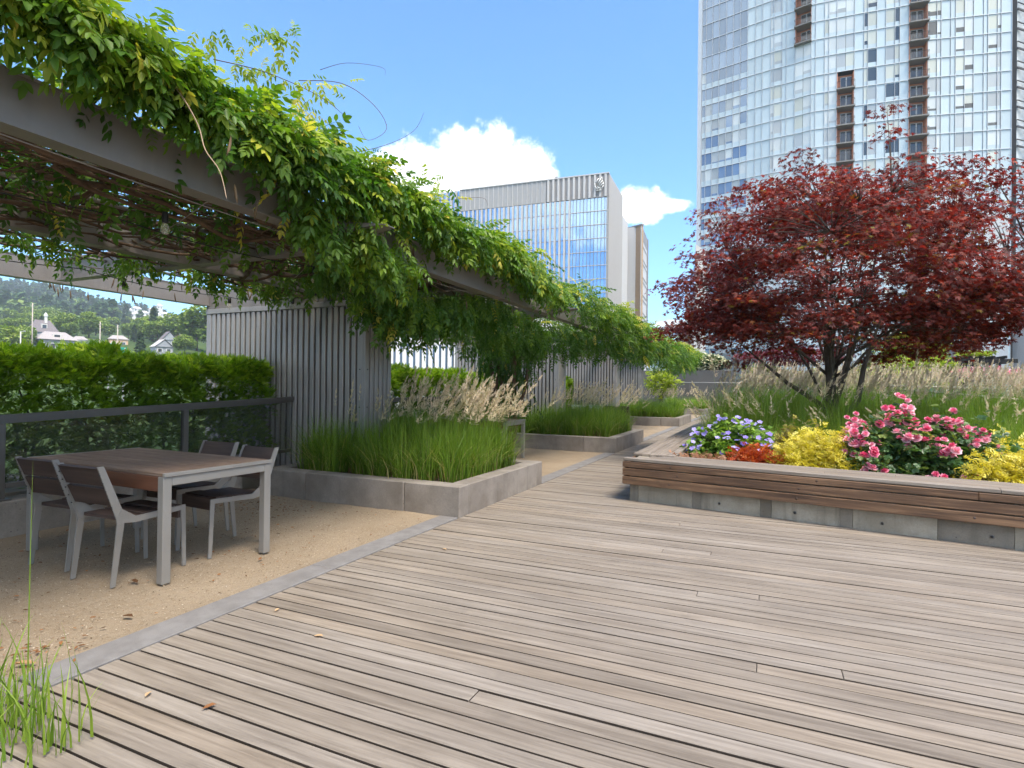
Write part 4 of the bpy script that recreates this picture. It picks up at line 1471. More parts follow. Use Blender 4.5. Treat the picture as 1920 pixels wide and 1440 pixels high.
# foliage round the vine's trunk
n = 900
ang = U(0, 6.28, n)
rad = np.abs(RNG.normal(0.32, 0.16, n))
z = U(0.85, 2.5, n)
pos = np.stack([-4.85 + rad * np.cos(ang), 10.5 + rad * np.sin(ang) * 1.3, z], 1)
add_leaves(pos, ang + RNG.normal(0, 0.5, n), U(0.6, 1.4, n), U(0.0, 0.35, n))

# sort all leaves by how near the camera they are: the 300 nearest in view are separate leaves
pos = np.concatenate([v[0] for v in vp])
yaw, pit, rol, scl, rn = [np.concatenate([v[i] for v in vp]) for i in range(1, 6)]
cpt = (pos - EYE) @ CM.T
inview = (cpt[:, 2] > 0.5) & (np.abs(cpt[:, 0] / cpt[:, 2]) < 0.95) & (np.abs(cpt[:, 1] / cpt[:, 2]) < 0.72)
key = np.where(inview, np.linalg.norm(cpt, axis=1), 1e6)
nearest = np.argsort(key)[:300]
dist = np.linalg.norm(cpt, axis=1)
mask = np.ones(len(pos), bool)
mask[nearest] = False
sp = []
for v in range(4):
    for tpl_, rng_ in ((LEAFS, dist < 5.2), (LEAFS_FAR, dist >= 5.2)):
        mk = mask & rng_ & (np.arange(len(pos)) % 4 == v)
        k = mk.sum()
        sp.append(scatter(tpl_[v], pos[mk], rots(k, yaw[mk], pit[mk], rol[mk]), scl[mk], rn[mk], 0.03))
V, F, r = cat_sc(sp)
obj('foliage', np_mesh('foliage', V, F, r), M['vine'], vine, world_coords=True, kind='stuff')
leaf_cache = {}
for i in nearest:
    v, b = int(i) % 4, int(np.clip(rn[i] * 8, 0, 7))
    if (v, b) not in leaf_cache:
        leaf_cache[(v, b)] = np_mesh('leaf', LEAFS[v][0], LEAFS[v][1], np.full(len(LEAFS[v][0]), (b + 0.5) / 8))
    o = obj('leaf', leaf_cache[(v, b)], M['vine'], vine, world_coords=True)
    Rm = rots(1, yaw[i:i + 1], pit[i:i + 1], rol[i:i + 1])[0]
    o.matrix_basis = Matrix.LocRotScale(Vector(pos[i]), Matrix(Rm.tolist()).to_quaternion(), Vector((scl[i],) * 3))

# woody stems woven through the steel
st = MB()


def wander(p, q, n=12, amp=0.12, za=0.05):
    out_ = []
    p, q = np.array(p, float), np.array(q, float)
    f1, f2 = random.uniform(2, 7), random.uniform(2, 7)
    p1, p2 = random.uniform(0, 6), random.uniform(0, 6)
    for s in np.linspace(0, 1, n):
        w_ = math.sin(PI * s) ** 0.5
        o = p * (1 - s) + q * s
        o = o + w_ * np.array([amp * math.sin(f1 * s + p1), amp * math.sin(f2 * s + p2), za * math.sin((f1 + f2) * s + p2)])
        out_.append(o)
    return out_


for k in range(460):
    y0 = random.uniform(-1.0, 7.0) if k < 380 else random.uniform(6, 25)
    L = random.uniform(1.2, 4.5)
    x0 = random.uniform(-6.3, -3.45)
    z0 = random.uniform(2.57, 2.84)
    if random.random() < 0.62:
        q = (x0 + random.uniform(-1.0, 1.0), y0 + L, z0 + random.uniform(-0.06, 0.08))
    else:
        q = (x0 + random.choice([-1, 1]) * random.uniform(1.0, 2.4), y0 + random.uniform(-1.0, 1.0), z0 + random.uniform(-0.06, 0.08))
    q = (min(max(q[0], -6.7), -3.4), q[1], q[2])
    r0 = random.choice([0.006, 0.008, 0.011, 0.015, 0.02])
    st.tube(wander((x0, y0, z0), q, 12, 0.18, 0.07), list(np.linspace(r0, r0 * 0.6, 12)), 6, random.random())
obj('woody_stems', st.mesh('woody_stems', True), M['vine_stem'], vine, world_coords=True)
tr = MB()
for k in range(7):
    a = k * 0.9
    tr.tube(wander((-4.85 + 0.10 * math.cos(a), 10.5 + 0.1 * math.sin(a), -0.02), (-4.85 + 0.55 * math.cos(a + 1), 10.5 + 0.6 * math.sin(a + 1), 2.75), 14, 0.10, 0), list(np.linspace(0.05, 0.025, 14)), 8)
obj('trunk', tr.mesh('trunk'), M['vine_stem'], vine, world_coords=True)

# bare whips and seed pods
for (pts, nm, r0, mt) in [
        ([dep(560, 150, 4.6), dep(640, 155, 4.5), dep(700, 195, 4.4), dep(725, 240, 4.4), dep(690, 262, 4.4), dep(672, 235, 4.4)], 'tendril', 0.0035, 'twig'),
        ([dep(640, 290, 4.7), dep(720, 272, 4.7), dep(775, 245, 4.7), dep(795, 210, 4.7)], 'tendril', 0.003, 'twig'),
        ([dep(400, 110, 4.0), dep(500, 135, 4.2), dep(600, 180, 4.3), dep(650, 220, 4.4)], 'tendril', 0.004, 'twig'),
        ([dep(600, 130, 4.5), dep(650, 117, 4.5), dep(715, 125, 4.5), dep(722, 140, 4.5)], 'tendril', 0.0025, 'twig'),
        ([dep(780, 380, 6.0), dep(860, 372, 6.0), dep(905, 370, 6.0), dep(915, 385, 6.0)], 'tendril', 0.003, 'twig'),
        ([dep(960, 463, 8.0), dep(1020, 475, 8.0), dep(1060, 510, 8.0)], 'tendril', 0.005, 'twig'),
        ([dep(318, 150, 3.05), dep(345, 185, 3.0), dep(372, 235, 3.0), dep(385, 280, 2.98), dep(412, 320, 2.97), dep(425, 372, 2.95)], 'pale_whip', 0.005, 'pale_twig')]:
    P = [Vector(p) for p in pts]
    fin = []
    for i in range(len(P) - 1):                # catmull-rom
        a, b, c, d = P[max(i - 1, 0)], P[i], P[i + 1], P[min(i + 2, len(P) - 1)]
        for s in np.linspace(0, 1, 6)[:-1]:
            fin.append(0.5 * ((2 * b) + (c - a) * s + (2 * a - 5 * b + 4 * c - d) * s * s + (3 * b - a - 3 * c + d) * s ** 3))
    fin.append(P[-1])
    obj(nm, MB().tube(fin, list(np.linspace(r0, r0 * 0.4, len(fin))), 5).mesh(nm), M[mt], vine, world_coords=True)
# leafy shoots that stick out against the sky
sh = []
for (a, b, t_, n, r0, r1) in [((430, 120), (660, 170), 4.3, 26, 0.6, 1.0), ((520, 95), (600, 230), 4.4, 22, 0.6, 1.0), ((640, 330), (840, 345), 5.2, 26, 0.35, 0.85), ((690, 300), (640, 270), 4.8, 12, 0.6, 0.95),
                              ((780, 385), (850, 380), 6.0, 10, 0.7, 1.0), ((360, 60), (560, 60), 4.1, 26, 0.55, 0.95), ((900, 440), (1030, 470), 7.6, 22, 0.6, 1.0)]:
    pa, pb = dep(a[0], a[1], t_), dep(b[0], b[1], t_ * 1.02)
    s = U(0, 1, n)[:, None]
    ps = pa * (1 - s) + pb * s + RNG.normal(0, 0.035, (n, 3))
    sh.append(scatter(LEAFS[2], ps, rots(n, U(0, 6.28, n), U(-0.3, 1.0, n), RNG.normal(0, 0.4, n)), U(0.45, 0.85, n), U(r0, r1, n)))
V, F, r = cat_sc(sh)
obj('leafy_shoots', np_mesh('leafy_shoots', V, F, r), M['vine'], vine, world_coords=True, kind='stuff')
pm = MB().tube([(0, 0, 0), (0.004, 0, -0.03), (0.006, 0, -0.08), (0.002, 0, -0.115)], [0.002, 0.007, 0.008, 0.002], 6).mesh('seed_pod')
pods = [dep(px_, py_, t_) for px_, py_, t_ in [(485, 375, 3.6), (547, 360, 3.9), (565, 340, 4.0), (543, 350, 3.9), (612, 350, 4.2), (655, 520, 5.0), (715, 455, 5.2), (775, 458, 5.6), (780, 480, 5.6), (777, 475, 5.6), (873, 560, 6.8),
                                                 (440, 345, 3.4), (433, 255, 3.2), (120, 145, 2.9), (890, 478, 6.9), (875, 478, 6.8)]]
for k in range(26):                            # dark pods against the bright back beams
    pods.append(dep(random.uniform(80, 560), random.uniform(500, 552), random.uniform(7.0, 8.0)))
for p in pods:
    o = obj('seed_pod', pm, M['pod'], vine, world_coords=True)
    o.location = p
    o.rotation_euler = (random.uniform(-0.3, 0.3), random.uniform(-0.3, 0.3), random.uniform(0, 6))
    o.scale = (1.1,) * 3
dd = MB()
for c_, t_ in (((258, 95), 3.1), ((312, 130), 3.05)):   # withered flower clusters
    for k in range(34):
        p = Vector(dep(c_[0] + random.uniform(-9, 12), c_[1] + random.uniform(-14, 40), t_))
        dd.tube([p, p + Vector((random.uniform(-.012, .012), random.uniform(-.012, .012), -0.025)), p + Vector((random.uniform(-.02, .02), random.uniform(-.02, .02), -0.055))], [0.003, 0.007, 0.003], 4)
M['withered'] = paint('withered_brown', (0.34, 0.15, 0.07), 0.8, 0, 0.4, 0.2)
obj('withered_cluster', dd.mesh('withered_cluster'), M['withered'], vine, world_coords=True)

# ------------------------------------------------------------------ red maple
def maple_tpl():
    V, F = [(0, 0, 0)], []
    for k, (a, L) in enumerate([(0, 1.0), (0.75, 0.85), (-0.75, 0.85), (1.55, 0.6), (-1.55, 0.6)]):
        o = len(V)
        wd = 0.17 * L
        c, s = math.cos(a), math.sin(a)
        for (u, v, h) in ((L * 0.45, wd, 0.03), (L, 0, -0.12 * L), (L * 0.45, -wd, 0.03)):
            V.append((u * c - v * s, u * s + v * c, h))
        F += [(0, o + 1, o), (0, o + 2, o + 1)]
    return np.array(V), np.array(F)


MAPLE = maple_tpl()


def make_maple(base, cen, rad, n_spray, per, leaf, name, label, seed, mat='maple', low=-0.62, trunk=True):
    rs = np.random.default_rng(seed)
    t0 = thing(name, label, 'tree', base)
    base, cen, rad = np.array(base, float), np.array(cen, float), np.array(rad, float)
    # main limbs
    limbs = []
    fork = base + np.array([0.02, 0, 0.62])
    nl = 13
    wood_ = MB()
    for k in range(nl):
        az = 2 * PI * k / nl + rs.uniform(-0.25, 0.25)
        el = [0.35, 0.75, 1.15][k % 3] + rs.uniform(-0.12, 0.12)
        tip = cen + rad * np.array([math.cos(az) * math.cos(el), math.sin(az) * math.cos(el), math.sin(el) * 1.05 - 0.10]) * 0.80
        st_ = fork + np.array([0.05 * math.cos(az), 0.05 * math.sin(az), rs.uniform(0.2, 1.2)])
        mid = (st_ * 0.5 + tip * 0.5) + np.array([0, 0, 0.05 * rad[2]]) + rs.normal(0, 0.12, 3)
        pts = []
        for s in np.linspace(0, 1, 12):
            pts.append((1 - s) ** 2 * st_ + 2 * s * (1 - s) * mid + s * s * tip + rs.normal(0, 0.02, 3))
        limbs.append(np.array(pts))
        wood_.tube(pts, list(np.linspace(0.028, 0.008, 12)), 7)
    if trunk:
        tp = MB()
        tp.tube([base, base + [0.01, 0, 0.25], fork, fork + [0.0, 0.02, 0.5], fork + [-0.06, 0.04, 1.1], fork + [-0.2, 0.1, 2.6]], [0.14, 0.11, 0.10, 0.08, 0.055, 0.01], 10)
        tp.tube([base + [0.02, 0, 0.25], base + [0.22, 0, 0.6], base + [0.42, 0.02, 0.95], base + [0.5, 0.03, 1.5], base + [0.8, 0.1, 2.5]], [0.07, 0.056, 0.048, 0.04, 0.01], 9)
        tp.tube([fork, fork + [-0.22, 0.02, 0.28], fork + [-0.7, 0.0, 0.62], fork + [-1.5, 0.1, 1.35]], [0.055, 0.045, 0.035, 0.008], 8)
        tp.tube([fork + [0, 0, 0.1], fork + [0.12, -0.05, 0.5], fork + [0.3, -0.1, 1.2], fork + [0.55, -0.2, 2.3]], [0.055, 0.045, 0.035, 0.008], 8)
        obj('trunk', tp.mesh('trunk'), M['bark'], t0, world_coords=True)
    LP = np.concatenate([l[4:] for l in limbs])
    # sprays of leaves: flat layered pads
    parts = []
    twigs = MB()
    k = 0
    while k < n_spray:
        q = rs.normal(0, 1, 3)
        q /= np.linalg.norm(q)
        if q[2] < low:
            continue
        rr = rs.uniform(0.35, 1.0) ** 0.55 if k % 14 else rs.uniform(1.0, 1.07)
        # ragged outline: some sectors reach farther than others
        az = math.atan2(q[1], q[0])
        rag = 1.0 + 0.07 * math.sin(3 * az + 1.2 + q[2] * 2) + 0.10 * math.sin(5 * az + q[2] * 6) + 0.10 * math.sin(q[2] * 11 + 2 * az)
        c = cen + np.array([rad[0], rad[1], rad[2] * (1.10 if q[2] > 0 else 0.62)]) * q * rr * rag * np.array([1 - 0.22 * max(q[2], 0), 1, 1])
        c[0] -= 0.30 * max(q[2], 0)
        lat = (c[0] - cen[0]) * 0.912 + (c[1] - cen[1]) * 0.41
        if lat < -3.05:
            c[:2] += np.array([0.912, 0.41]) * (-3.05 - lat + rs.uniform(0, 0.4))
        c[2] = max(c[2], cen[2] - 1.38 + 0.40 * max(0.0, c[0] - cen[0] - 0.8) + 0.1 * rs.uniform())
        d2 = ((LP - c) ** 2).sum(1) + np.where(LP[:, 2] > c[2] + 0.1, 3.0, 0)
        a = LP[np.argmin(d2)]
        mid = (a + c) / 2 + np.array([0, 0, 0.08])
        twigs.tube([a, mid, c], [0.011, 0.007, 0.003], 5)
        R0 = rs.uniform(0.22, 0.48) * (rad[0] / 3.0)
        m2 = int(per * rs.uniform(0.6, 1.4))
        ang = rs.uniform(0, 6.28, m2)
        rr2 = R0 * np.sqrt(rs.uniform(0, 1, m2))
        outw = math.atan2(c[1] - cen[1], c[0] - cen[0])
        off = np.stack([rr2 * np.cos(ang) * 1.0, rr2 * np.sin(ang) * 1.0, rs.normal(0, 0.045, m2) - 0.35 * rr2 ** 2 / R0], 1)
        tint = rs.normal(0, 0.10)
        rnv = np.clip(rs.uniform(0.1, 0.9, m2) + tint + (0.95 if rs.uniform() < 0.004 else 0), 0, 1)
        parts.append(scatter(MAPLE, c + off, rots(m2, np.where(rs.uniform(0, 1, m2) < 0.6, outw, ang) + rs.normal(0, 0.6, m2), rs.normal(0.45, 0.4, m2), rs.normal(0, 0.45, m2)), rs.uniform(0.7, 1.25, m2) * leaf, rnv))
        k += 1
    obj('limbs', wood_.mesh('limbs'), M['bark'], t0, world_coords=True)
    obj('twigs', twigs.mesh('twigs'), M['bark'], t0, world_coords=True)
    V, F, r = cat_sc(parts)
    obj('crown', np_mesh('crown', V, F, r), M[mat], t0, world_coords=True, kind='stuff')
    return t0


cen = dep(1592, 545, 10.0)
make_maple((1.03, 11.35, 0.24), cen, (3.2, 2.5, 2.12), 840, 64, 0.066, 'red_maple', 'dark red Japanese maple rising from the feathery grass', 5, low=-0.80)

# ------------------------------------------------------------------ flower bed plants
def clump(name, label, cat, cen, rad, n, tpl, mat, size, rn=(0, 1), hemi=True, z0=0.24, stems=True, group=None, pit=(-0.9, 0.6), shell=0.5, topb=0.25, lobes=3, seed=0):
    rs = np.random.default_rng(seed + 100)
    t0 = thing(name, label, cat, (cen[0], cen[1], z0), group=group)
    q = rs.normal(0, 1, (n, 3))
    q /= np.linalg.norm(q, axis=1)[:, None]
    q[:, 2] = np.abs(q[:, 2]) if hemi else q[:, 2]
    rr = (shell + (1 - shell) * rs.uniform(0, 1, n)) ** 0.7
    az = np.arctan2(q[:, 1], q[:, 0])
    rag = 1 + 0.14 * np.sin(lobes * az + seed) + 0.12 * np.sin(7 * az + q[:, 2] * 6 + seed) + 0.06 * np.sin(13 * az + 9 * q[:, 2])
    pos = np.array([cen[0], cen[1], z0]) + q * np.array(rad) * (rr * rag)[:, None]
    pos[:, 2] = np.maximum(pos[:, 2], z0 + 0.01)
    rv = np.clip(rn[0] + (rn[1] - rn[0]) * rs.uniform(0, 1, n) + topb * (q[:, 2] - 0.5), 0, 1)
    V, F, r = scatter(tpl, pos, rots(n, az + rs.normal(0, 0.9, n), rs.uniform(pit[0], pit[1], n), rs.normal(0, 0.6, n)), rs.uniform(0.7, 1.3, n) * size, rv)
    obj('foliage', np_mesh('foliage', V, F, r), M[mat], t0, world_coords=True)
    if stems:
        s_ = MB()
        for k in range(26):
            p = pos[rs.integers(0, n)]
            s_.tube([(cen[0] + rs.uniform(-.12, .12), cen[1] + rs.uniform(-.1, .1), z0 - 0.02), ((cen[0] + p[0]) / 2, (cen[1] + p[1]) / 2, (z0 + p[2]) / 2 + 0.05), tuple(p)], [0.006, 0.004, 0.002], 4)
        obj('stems', s_.mesh('stems'), M['twig'], t0, world_coords=True)
    return t0, pos, q


def rosette_tpl(n, L, W, up=0.3):
    return join_tpl([xf(leaflet(L, W), (0, 0, 0), 2 * PI * k / n, -up) for k in range(n)])


SMALL = join_tpl([xf(kite(0.03, 0.017), (0.012 * k, 0, 0), (-1) ** k * 0.8, -0.3) for k in range(5)])
ROUND = join_tpl([xf(leaflet(0.045, 0.034), (0.02, 0, 0), a, 0.1) for a in (-0.9, 0, 0.9)])

clump('golden_shrub', 'yellow leaved shrub spilling over the bench, left of the pink roses', 'shrub', (0.60, 7.50), (0.60, 0.42, 0.60), 5200, SMALL, 'yellow', 1.15, seed=1, group='golden shrubs in the flower bed')
clump('golden_shrub', 'yellow leaved shrub at the right edge of the flower bed', 'shrub', (2.72, 7.20), (0.95, 0.45, 0.52), 7000, SMALL, 'yellow', 1.15, seed=4, group='golden shrubs in the flower bed')
clump('golden_shrub', 'small yellow shrub between the roses and the green grass', 'shrub', (2.45, 7.95), (0.40, 0.35, 0.58), 1800, SMALL, 'yellow', 1.1, seed=9, group='golden shrubs in the flower bed')
clump('tan_shrub', 'tan and olive twiggy shrub between the violet flowers and yellow shrub', 'shrub', (0.36, 8.15), (0.36, 0.3, 0.62), 2600, SMALL, 'tan', 0.95, seed=2)
clump('orange_barberry', 'orange red barberry, the larger of the two small ones', 'shrub', (-0.12, 7.62), (0.34, 0.26, 0.38), 1900, SMALL, 'orange', 1.1, seed=3, group='orange barberries in the flower bed')
clump('orange_barberry', 'orange red barberry, the smaller one beside the yellow shrub', 'shrub', (0.28, 7.42), (0.20, 0.18, 0.29), 800, SMALL, 'orange', 1.0, seed=6, group='orange barberries in the flower bed')
g0, gpos, gq = clump('violet_geranium', 'mound of green geranium dotted with violet flowers in the bed corner', 'flower', (-0.36, 8.25), (0.62, 0.50, 0.60), 5200, ROUND, 'geran', 1.25, seed=5)
FLW = [np_mesh('blossom', *(lambda t_: (t_[0], t_[1]))(rosette_tpl(5, 0.027, 0.026, 0.25)), np.full(30, v)) for v in (0.1, 0.5, 0.9)]
gr = np.linalg.norm((gpos - np.array([-0.36, 8.25, 0.24])) / np.array([0.62, 0.50, 0.60]), axis=1)
idx = [i for i in range(len(gpos)) if gq[i, 2] > 0.15 and gr[i] > 0.86 and gq[i, 1] < 0.45][:130]
for j, i in enumerate(idx):
    o = obj('blossom', FLW[j % 3], M['blue'], g0, world_coords=True)
    d_ = gpos[i] - np.array([-0.36, 8.25, 0.24])
    o.location = gpos[i] + d_ / np.linalg.norm(d_) * random.uniform(0.02, 0.09) + np.array([0, 0, 0.03])
    o.rotation_euler = (random.uniform(0.1, 1.0), random.uniform(-0.4, 0.4), random.uniform(-0.4, 0.4))
    o.scale = (random.uniform(1.1, 1.6),) * 3
# peach stems by the bench corner
V, F, r = cat_sc([scatter(SMALL, np.stack([-0.72 + RNG.normal(0, 0.20, 420), 7.46 + RNG.normal(0, 0.07, 420) - 0.12 * 0, U(0.26, 0.52, 420)], 1), rots(420, U(0, 6.28, 420), U(-1.2, 0, 420), U(-1, 1, 420)), U(0.6, 1.1, 420), U(0, 1, 420))])
t0 = thing('peach_sedum', 'low peach coloured stems in the inner corner of the bench', 'flower', (-0.72, 7.46, 0.24))
obj('stems', np_mesh('stems', V, F, r), M['peach'], t0, world_coords=True)

# pink rose bush
rb, rpos, rq = clump('rose_bush', 'rose bush covered in pink blooms above the timber bench', 'rose bush', (1.52, 7.62), (0.98, 0.52, 0.80), 4200, ROUND, 'roseleaf', 1.15, rn=(0, 0.95), topb=0.1, seed=8, shell=0.45)


def rose_tpl():
    parts = []
    for ring, (n, L, up, s0) in enumerate([(6, 0.042, 0.25, 0.0), (5, 0.036, 0.75, 0.5), (4, 0.028, 1.15, 0.2)]):
        for k in range(n):
            parts.append(xf(leaflet(L, L * 1.05, -0.25), (0, 0, 0.004 * ring), 2 * PI * k / n + s0, -up))
    return join_tpl(parts)


RT = rose_tpl()
ROS = [np_mesh('bloom', RT[0], RT[1], np.clip(np.linspace(0.95, 0.15, len(RT[0])) + v, 0, 1)) for v in (-0.35, -0.1, 0.1, 0.3)]
rs = np.random.default_rng(77)
cl_c = []
while len(cl_c) < 110:
    i = rs.integers(0, len(rpos))
    p = rpos[i]
    if rq[i, 2] > 0.05 and (p - np.array([1.5, 7.6, 0.2]))[1] < 0.35 and np.linalg.norm((p - np.array([1.52, 7.62, 0.24])) / np.array([0.98, 0.52, 0.8])) > 0.86:
        if rs.uniform() < 0.25 + 0.9 * max(0, rq[i, 2]):
            cl_c.append((p, rq[i]))
for (p, qv) in cl_c:
    for j in range(rs.integers(1, 5)):
        o = obj('bloom', ROS[rs.integers(0, 4)], M['rose'], rb, world_coords=True)
        o.location = p + qv * 0.05 + rs.normal(0, 0.045, 3)
        o.rotation_euler = (rs.uniform(0.0, 1.0), rs.uniform(-0.5, 0.5), rs.uniform(-0.5, 0.5))
        o.scale = (rs.uniform(0.85, 1.45),) * 3
for (px_, py_) in [(1588, 782), (1605, 775), (1578, 815), (1592, 825), (1698, 765), (1710, 775), (1700, 785)]:
    o = obj('bloom', ROS[1], M['rose'], rb, world_coords=True)
    o.location = dep(px_, py_, 7.3)
    o.rotation_euler = (0.6, 0.1, 0.3)

# ------------------------------------------------------------------ litter
n = 9000
OCT = (np.array([(1, 0, 0), (-1, 0, 0), (0, 0.8, 0), (0, -0.8, 0), (0, 0, 0.6), (0, 0, -0.6)]) * 0.5, np.array([(0, 2, 4), (2, 1, 4), (1, 3, 4), (3, 0, 4)]))
V, F, r = scatter(OCT, np.stack([U(-5.8, -3.08, n), 1.42 + 3.6 * U(0, 1, n) ** 1.3, U(-0.006, 0.0, n)], 1), rots(n, U(0, 6.28, n), U(-0.4, 0.4, n), U(-0.4, 0.4, n)), U(0.003, 0.013, n), U(0, 1, n))
M['pebble'] = leafmat('gravel_pebble', [(0.0, (0.10, 0.075, 0.05)), (0.5, (0.30, 0.23, 0.155)), (1.0, (0.46, 0.40, 0.32))], 0.0, 0.9, 0.1)
tag(obj('loose_gravel', np_mesh('loose_gravel', V, F, r), M['pebble']), 'loose grit lying on the sandy gravel court', 'gravel', None, 'stuff')

def leaf_curl():
    V = [(0, 0, 0.004), (0.02, 0.012, 0.010), (0.045, 0.010, 0.014), (0.062, 0, 0.006), (0.045, -0.011, 0.012), (0.02, -0.012, 0.008)]
    return np.array(V), np.array([(0, 3, 2), (0, 2, 1), (0, 5, 4), (0, 4, 3)])


LC = leaf_curl()
n = 700
lx, ly = U(-5.8, -3.1, n), U(1.5, 5.0, n)
ly[:250] = RNG.normal(4.55, 0.22, 250)
lx[:250] = RNG.normal(-4.85, 0.42, 250)
lx[250:330] = RNG.normal(-3.25, 0.10, 80)
ly[250:330] = RNG.normal(1.62, 0.16, 80)
ly = np.clip(ly, 1.42, 5.04)
V, F, r = scatter(LC, np.stack([lx, ly, np.full(n, 0.003)], 1), rots(n, U(0, 6.28, n), U(-0.2, 0.2, n), U(-0.6, 0.6, n)), U(0.15, 0.7, n) ** 1.3, U(0, 0.75, n))
tag(obj('leaf_litter', np_mesh('leaf_litter', V, F, r), M['dead']), 'small dead leaves and pods scattered over the gravel', 'leaf litter', None, 'stuff')
lm = [np_mesh('fallen_leaf', LC[0], LC[1], np.full(6, v)) for v in (0.05, 0.5, 0.75, 0.98)]
for k, (px_, py_, v, s, lab) in enumerate([(378, 1330, 1, 0.9, 'curled brown leaf on the deck boards near the lower left'), (283, 1296, 3, 0.8, 'pale curled leaf on the deck near the kerb end'),
                                          (588, 1192, 3, 0.9, 'pale leaf scrap lying on a deck board right of the kerb'), (515, 1146, 3, 0.7, 'pale petal scrap on the deck close to the kerb'),
                                          (70, 1245, 2, 1.6, 'large orange brown leaf on the gravel beside the grass tuft'), (258, 1093, 0, 1.4, 'dark seed pod on the gravel before the table leg'),
                                          (229, 1155, 0, 1.2, 'dark curled pod on the gravel midway to the kerb'), (485, 1050, 1, 0.9, 'brown leaf on the gravel beside the right table leg'),
                                          (830, 1028, 3, 0.9, 'thin pale leaf scrap on the deck by the planter corner')]):
    p = gnd(px_, py_, 0.004)
    o = obj('fallen_leaf', lm[v], M['dead'], None, p, random.uniform(0, 6))
    o.scale = (s,) * 3
    tag(o, lab, 'leaf', 'fallen leaves')

# ================================================================== FAR END OF THE ROOF GARDEN
def at_ground(px, t, z=0.0):
    p = dep(px, 730, t)
    return np.array([p[0], p[1], z])


FARLEAF = join_tpl([xf(leaflet(0.16, 0.09), (0, 0, 0), a, -0.2) for a in (0, 2.1, 4.2)])


def leafy(name, label, cat, cen, rad, n, mat, size=1.0, z0=0.0, trunk=0.06, seed=0, group=None, rn=(0, 1), shell=0.35, kind_part='crown'):
    rs = np.random.default_rng(seed)
    cen, rad = np.array(cen, float), np.array(rad, float)
    t0 = thing(name, label, cat, (cen[0], cen[1], z0), group=group)
    q = rs.normal(0, 1, (n, 3))
    q /= np.linalg.norm(q, axis=1)[:, None]
    rr = (shell + (1 - shell) * rs.uniform(0, 1, n)) ** 0.6
    az = np.arctan2(q[:, 1], q[:, 0])
    rag = 1 + 0.18 * np.sin(3 * az + seed + 3 * q[:, 2]) + 0.12 * np.sin(8 * az + q[:, 2] * 9 + seed)
    pos = cen + q * rad * (rr * rag)[:, None]
    rv = np.clip(rn[0] + (rn[1] - rn[0]) * rs.uniform(0, 1, n) + 0.2 * q[:, 2], 0, 1)
    V, F, r = scatter(FARLEAF, pos, rots(n, rs.uniform(0, 6.28, n), rs.uniform(-1, 0.6, n), rs.uniform(-1, 1, n)), rs.uniform(0.6, 1.4, n) * size, rv)
    obj(kind_part, np_mesh(kind_part, V, F, r), M[mat], t0, world_coords=True)
    if trunk:
        tm = MB()
        top_ = cen + np.array([0, 0, rad[2] * 0.2])
        for k in range(5):
            e = cen + rad * np.array([math.cos(k * 1.3) * 0.55, math.sin(k * 1.3) * 0.55, 0.2 + 0.1 * k])
            tm.tube([(cen[0], cen[1], z0 - 0.05), (cen[0] + 0.1 * math.cos(k), cen[1], (z0 + cen[2]) / 2), tuple(e)], [trunk, trunk * 0.7, trunk * 0.25], 6)
        obj('trunk', tm.mesh('trunk'), M['bark'], t0, world_coords=True)
    return t0


# hedge with cream blossom on a low wall
c = dep(1308, 681, 36)
t0 = leafy('flowering_hedge', 'clipped hedge in cream blossom at the far end of the walk', 'hedge', c, (1.75, 1.0, 0.55), 2600, 'conifer', 0.9, c[2] - 0.6, 0.05, 3)
n = 1500
q = RNG.normal(0, 1, (n, 3))
q /= np.linalg.norm(q, axis=1)[:, None]
V, F, r = scatter(ROUND, c + q * np.array([1.8, 1.05, 0.6]) * U(0.85, 1.05, n)[:, None] + np.array([0, 0, 0.05]), rots(n, U(0, 6.28, n), U(-1, 0.5, n), U(-1, 1, n)), U(1.6, 3.0, n), U(0, 1, n))
obj('blossom', np_mesh('blossom', V, F, r), M['cream'], t0, world_coords=True)
tag(obj('garden_wall', MB().cbox(c[0] - 3.5, c[0] + 2.2, c[1] - 0.9, c[1] + 1.3, -0.05, c[2] - 0.45, 0.02).mesh('garden_wall'), M['rail_metal']), 'dark grey wall below the blossoming hedge', 'wall')

for (px_, py_, t_, rad, n, mat, sz, lab, sd) in [
        (1435, 703, 25, (0.9, 0.7, 0.5), 700, 'lime', 0.8, 'lime green bush left of the maple trunk, beyond the plumes', 11),
        (1712, 655, 31, (1.7, 1.3, 1.15), 1700, 'lime', 1.0, 'lime green tree glowing behind the right side of the maple', 12),
        (1690, 690, 27, (2.0, 1.0, 0.55), 1200, 'lime', 0.8, 'spreading lime shrub below the lime tree', 13),
        (1760, 688, 29, (0.9, 0.8, 0.5), 500, 'lime', 0.8, 'low lime bush beside the black arbour', 14),
        (1240, 717, 30, (0.9, 0.8, 0.75), 700, 'lime', 0.8, 'yellow green bush at the end of the pergola', 15),
        (1600, 712, 22, (3.0, 1.0, 0.4), 1200, 'lime', 0.7, 'low yellow green planting behind the maple trunk', 16)]:
    c = dep(px_, py_, t_)
    leafy('garden_shrub', lab, 'shrub', c, rad, n, mat, sz, 0.2, 0.03, sd, 'shrubs at the far side of the roof garden')
c = dep(1490, 668, 24)
leafy('red_shrub', 'low dark red shrub behind the left of the maple trunk', 'shrub', c, (2.3, 1.0, 0.42), 1800, 'redshrub', 0.6, 0.2, 0.04, 17)
c = dep(1840, 697, 27)
leafy('pink_flower_bed', 'distant bed of coral pink flowers under the black arbour', 'flowers', c, (1.9, 0.6, 0.25), 500, 'rose', 0.45, 0.2, 0.02, 18)

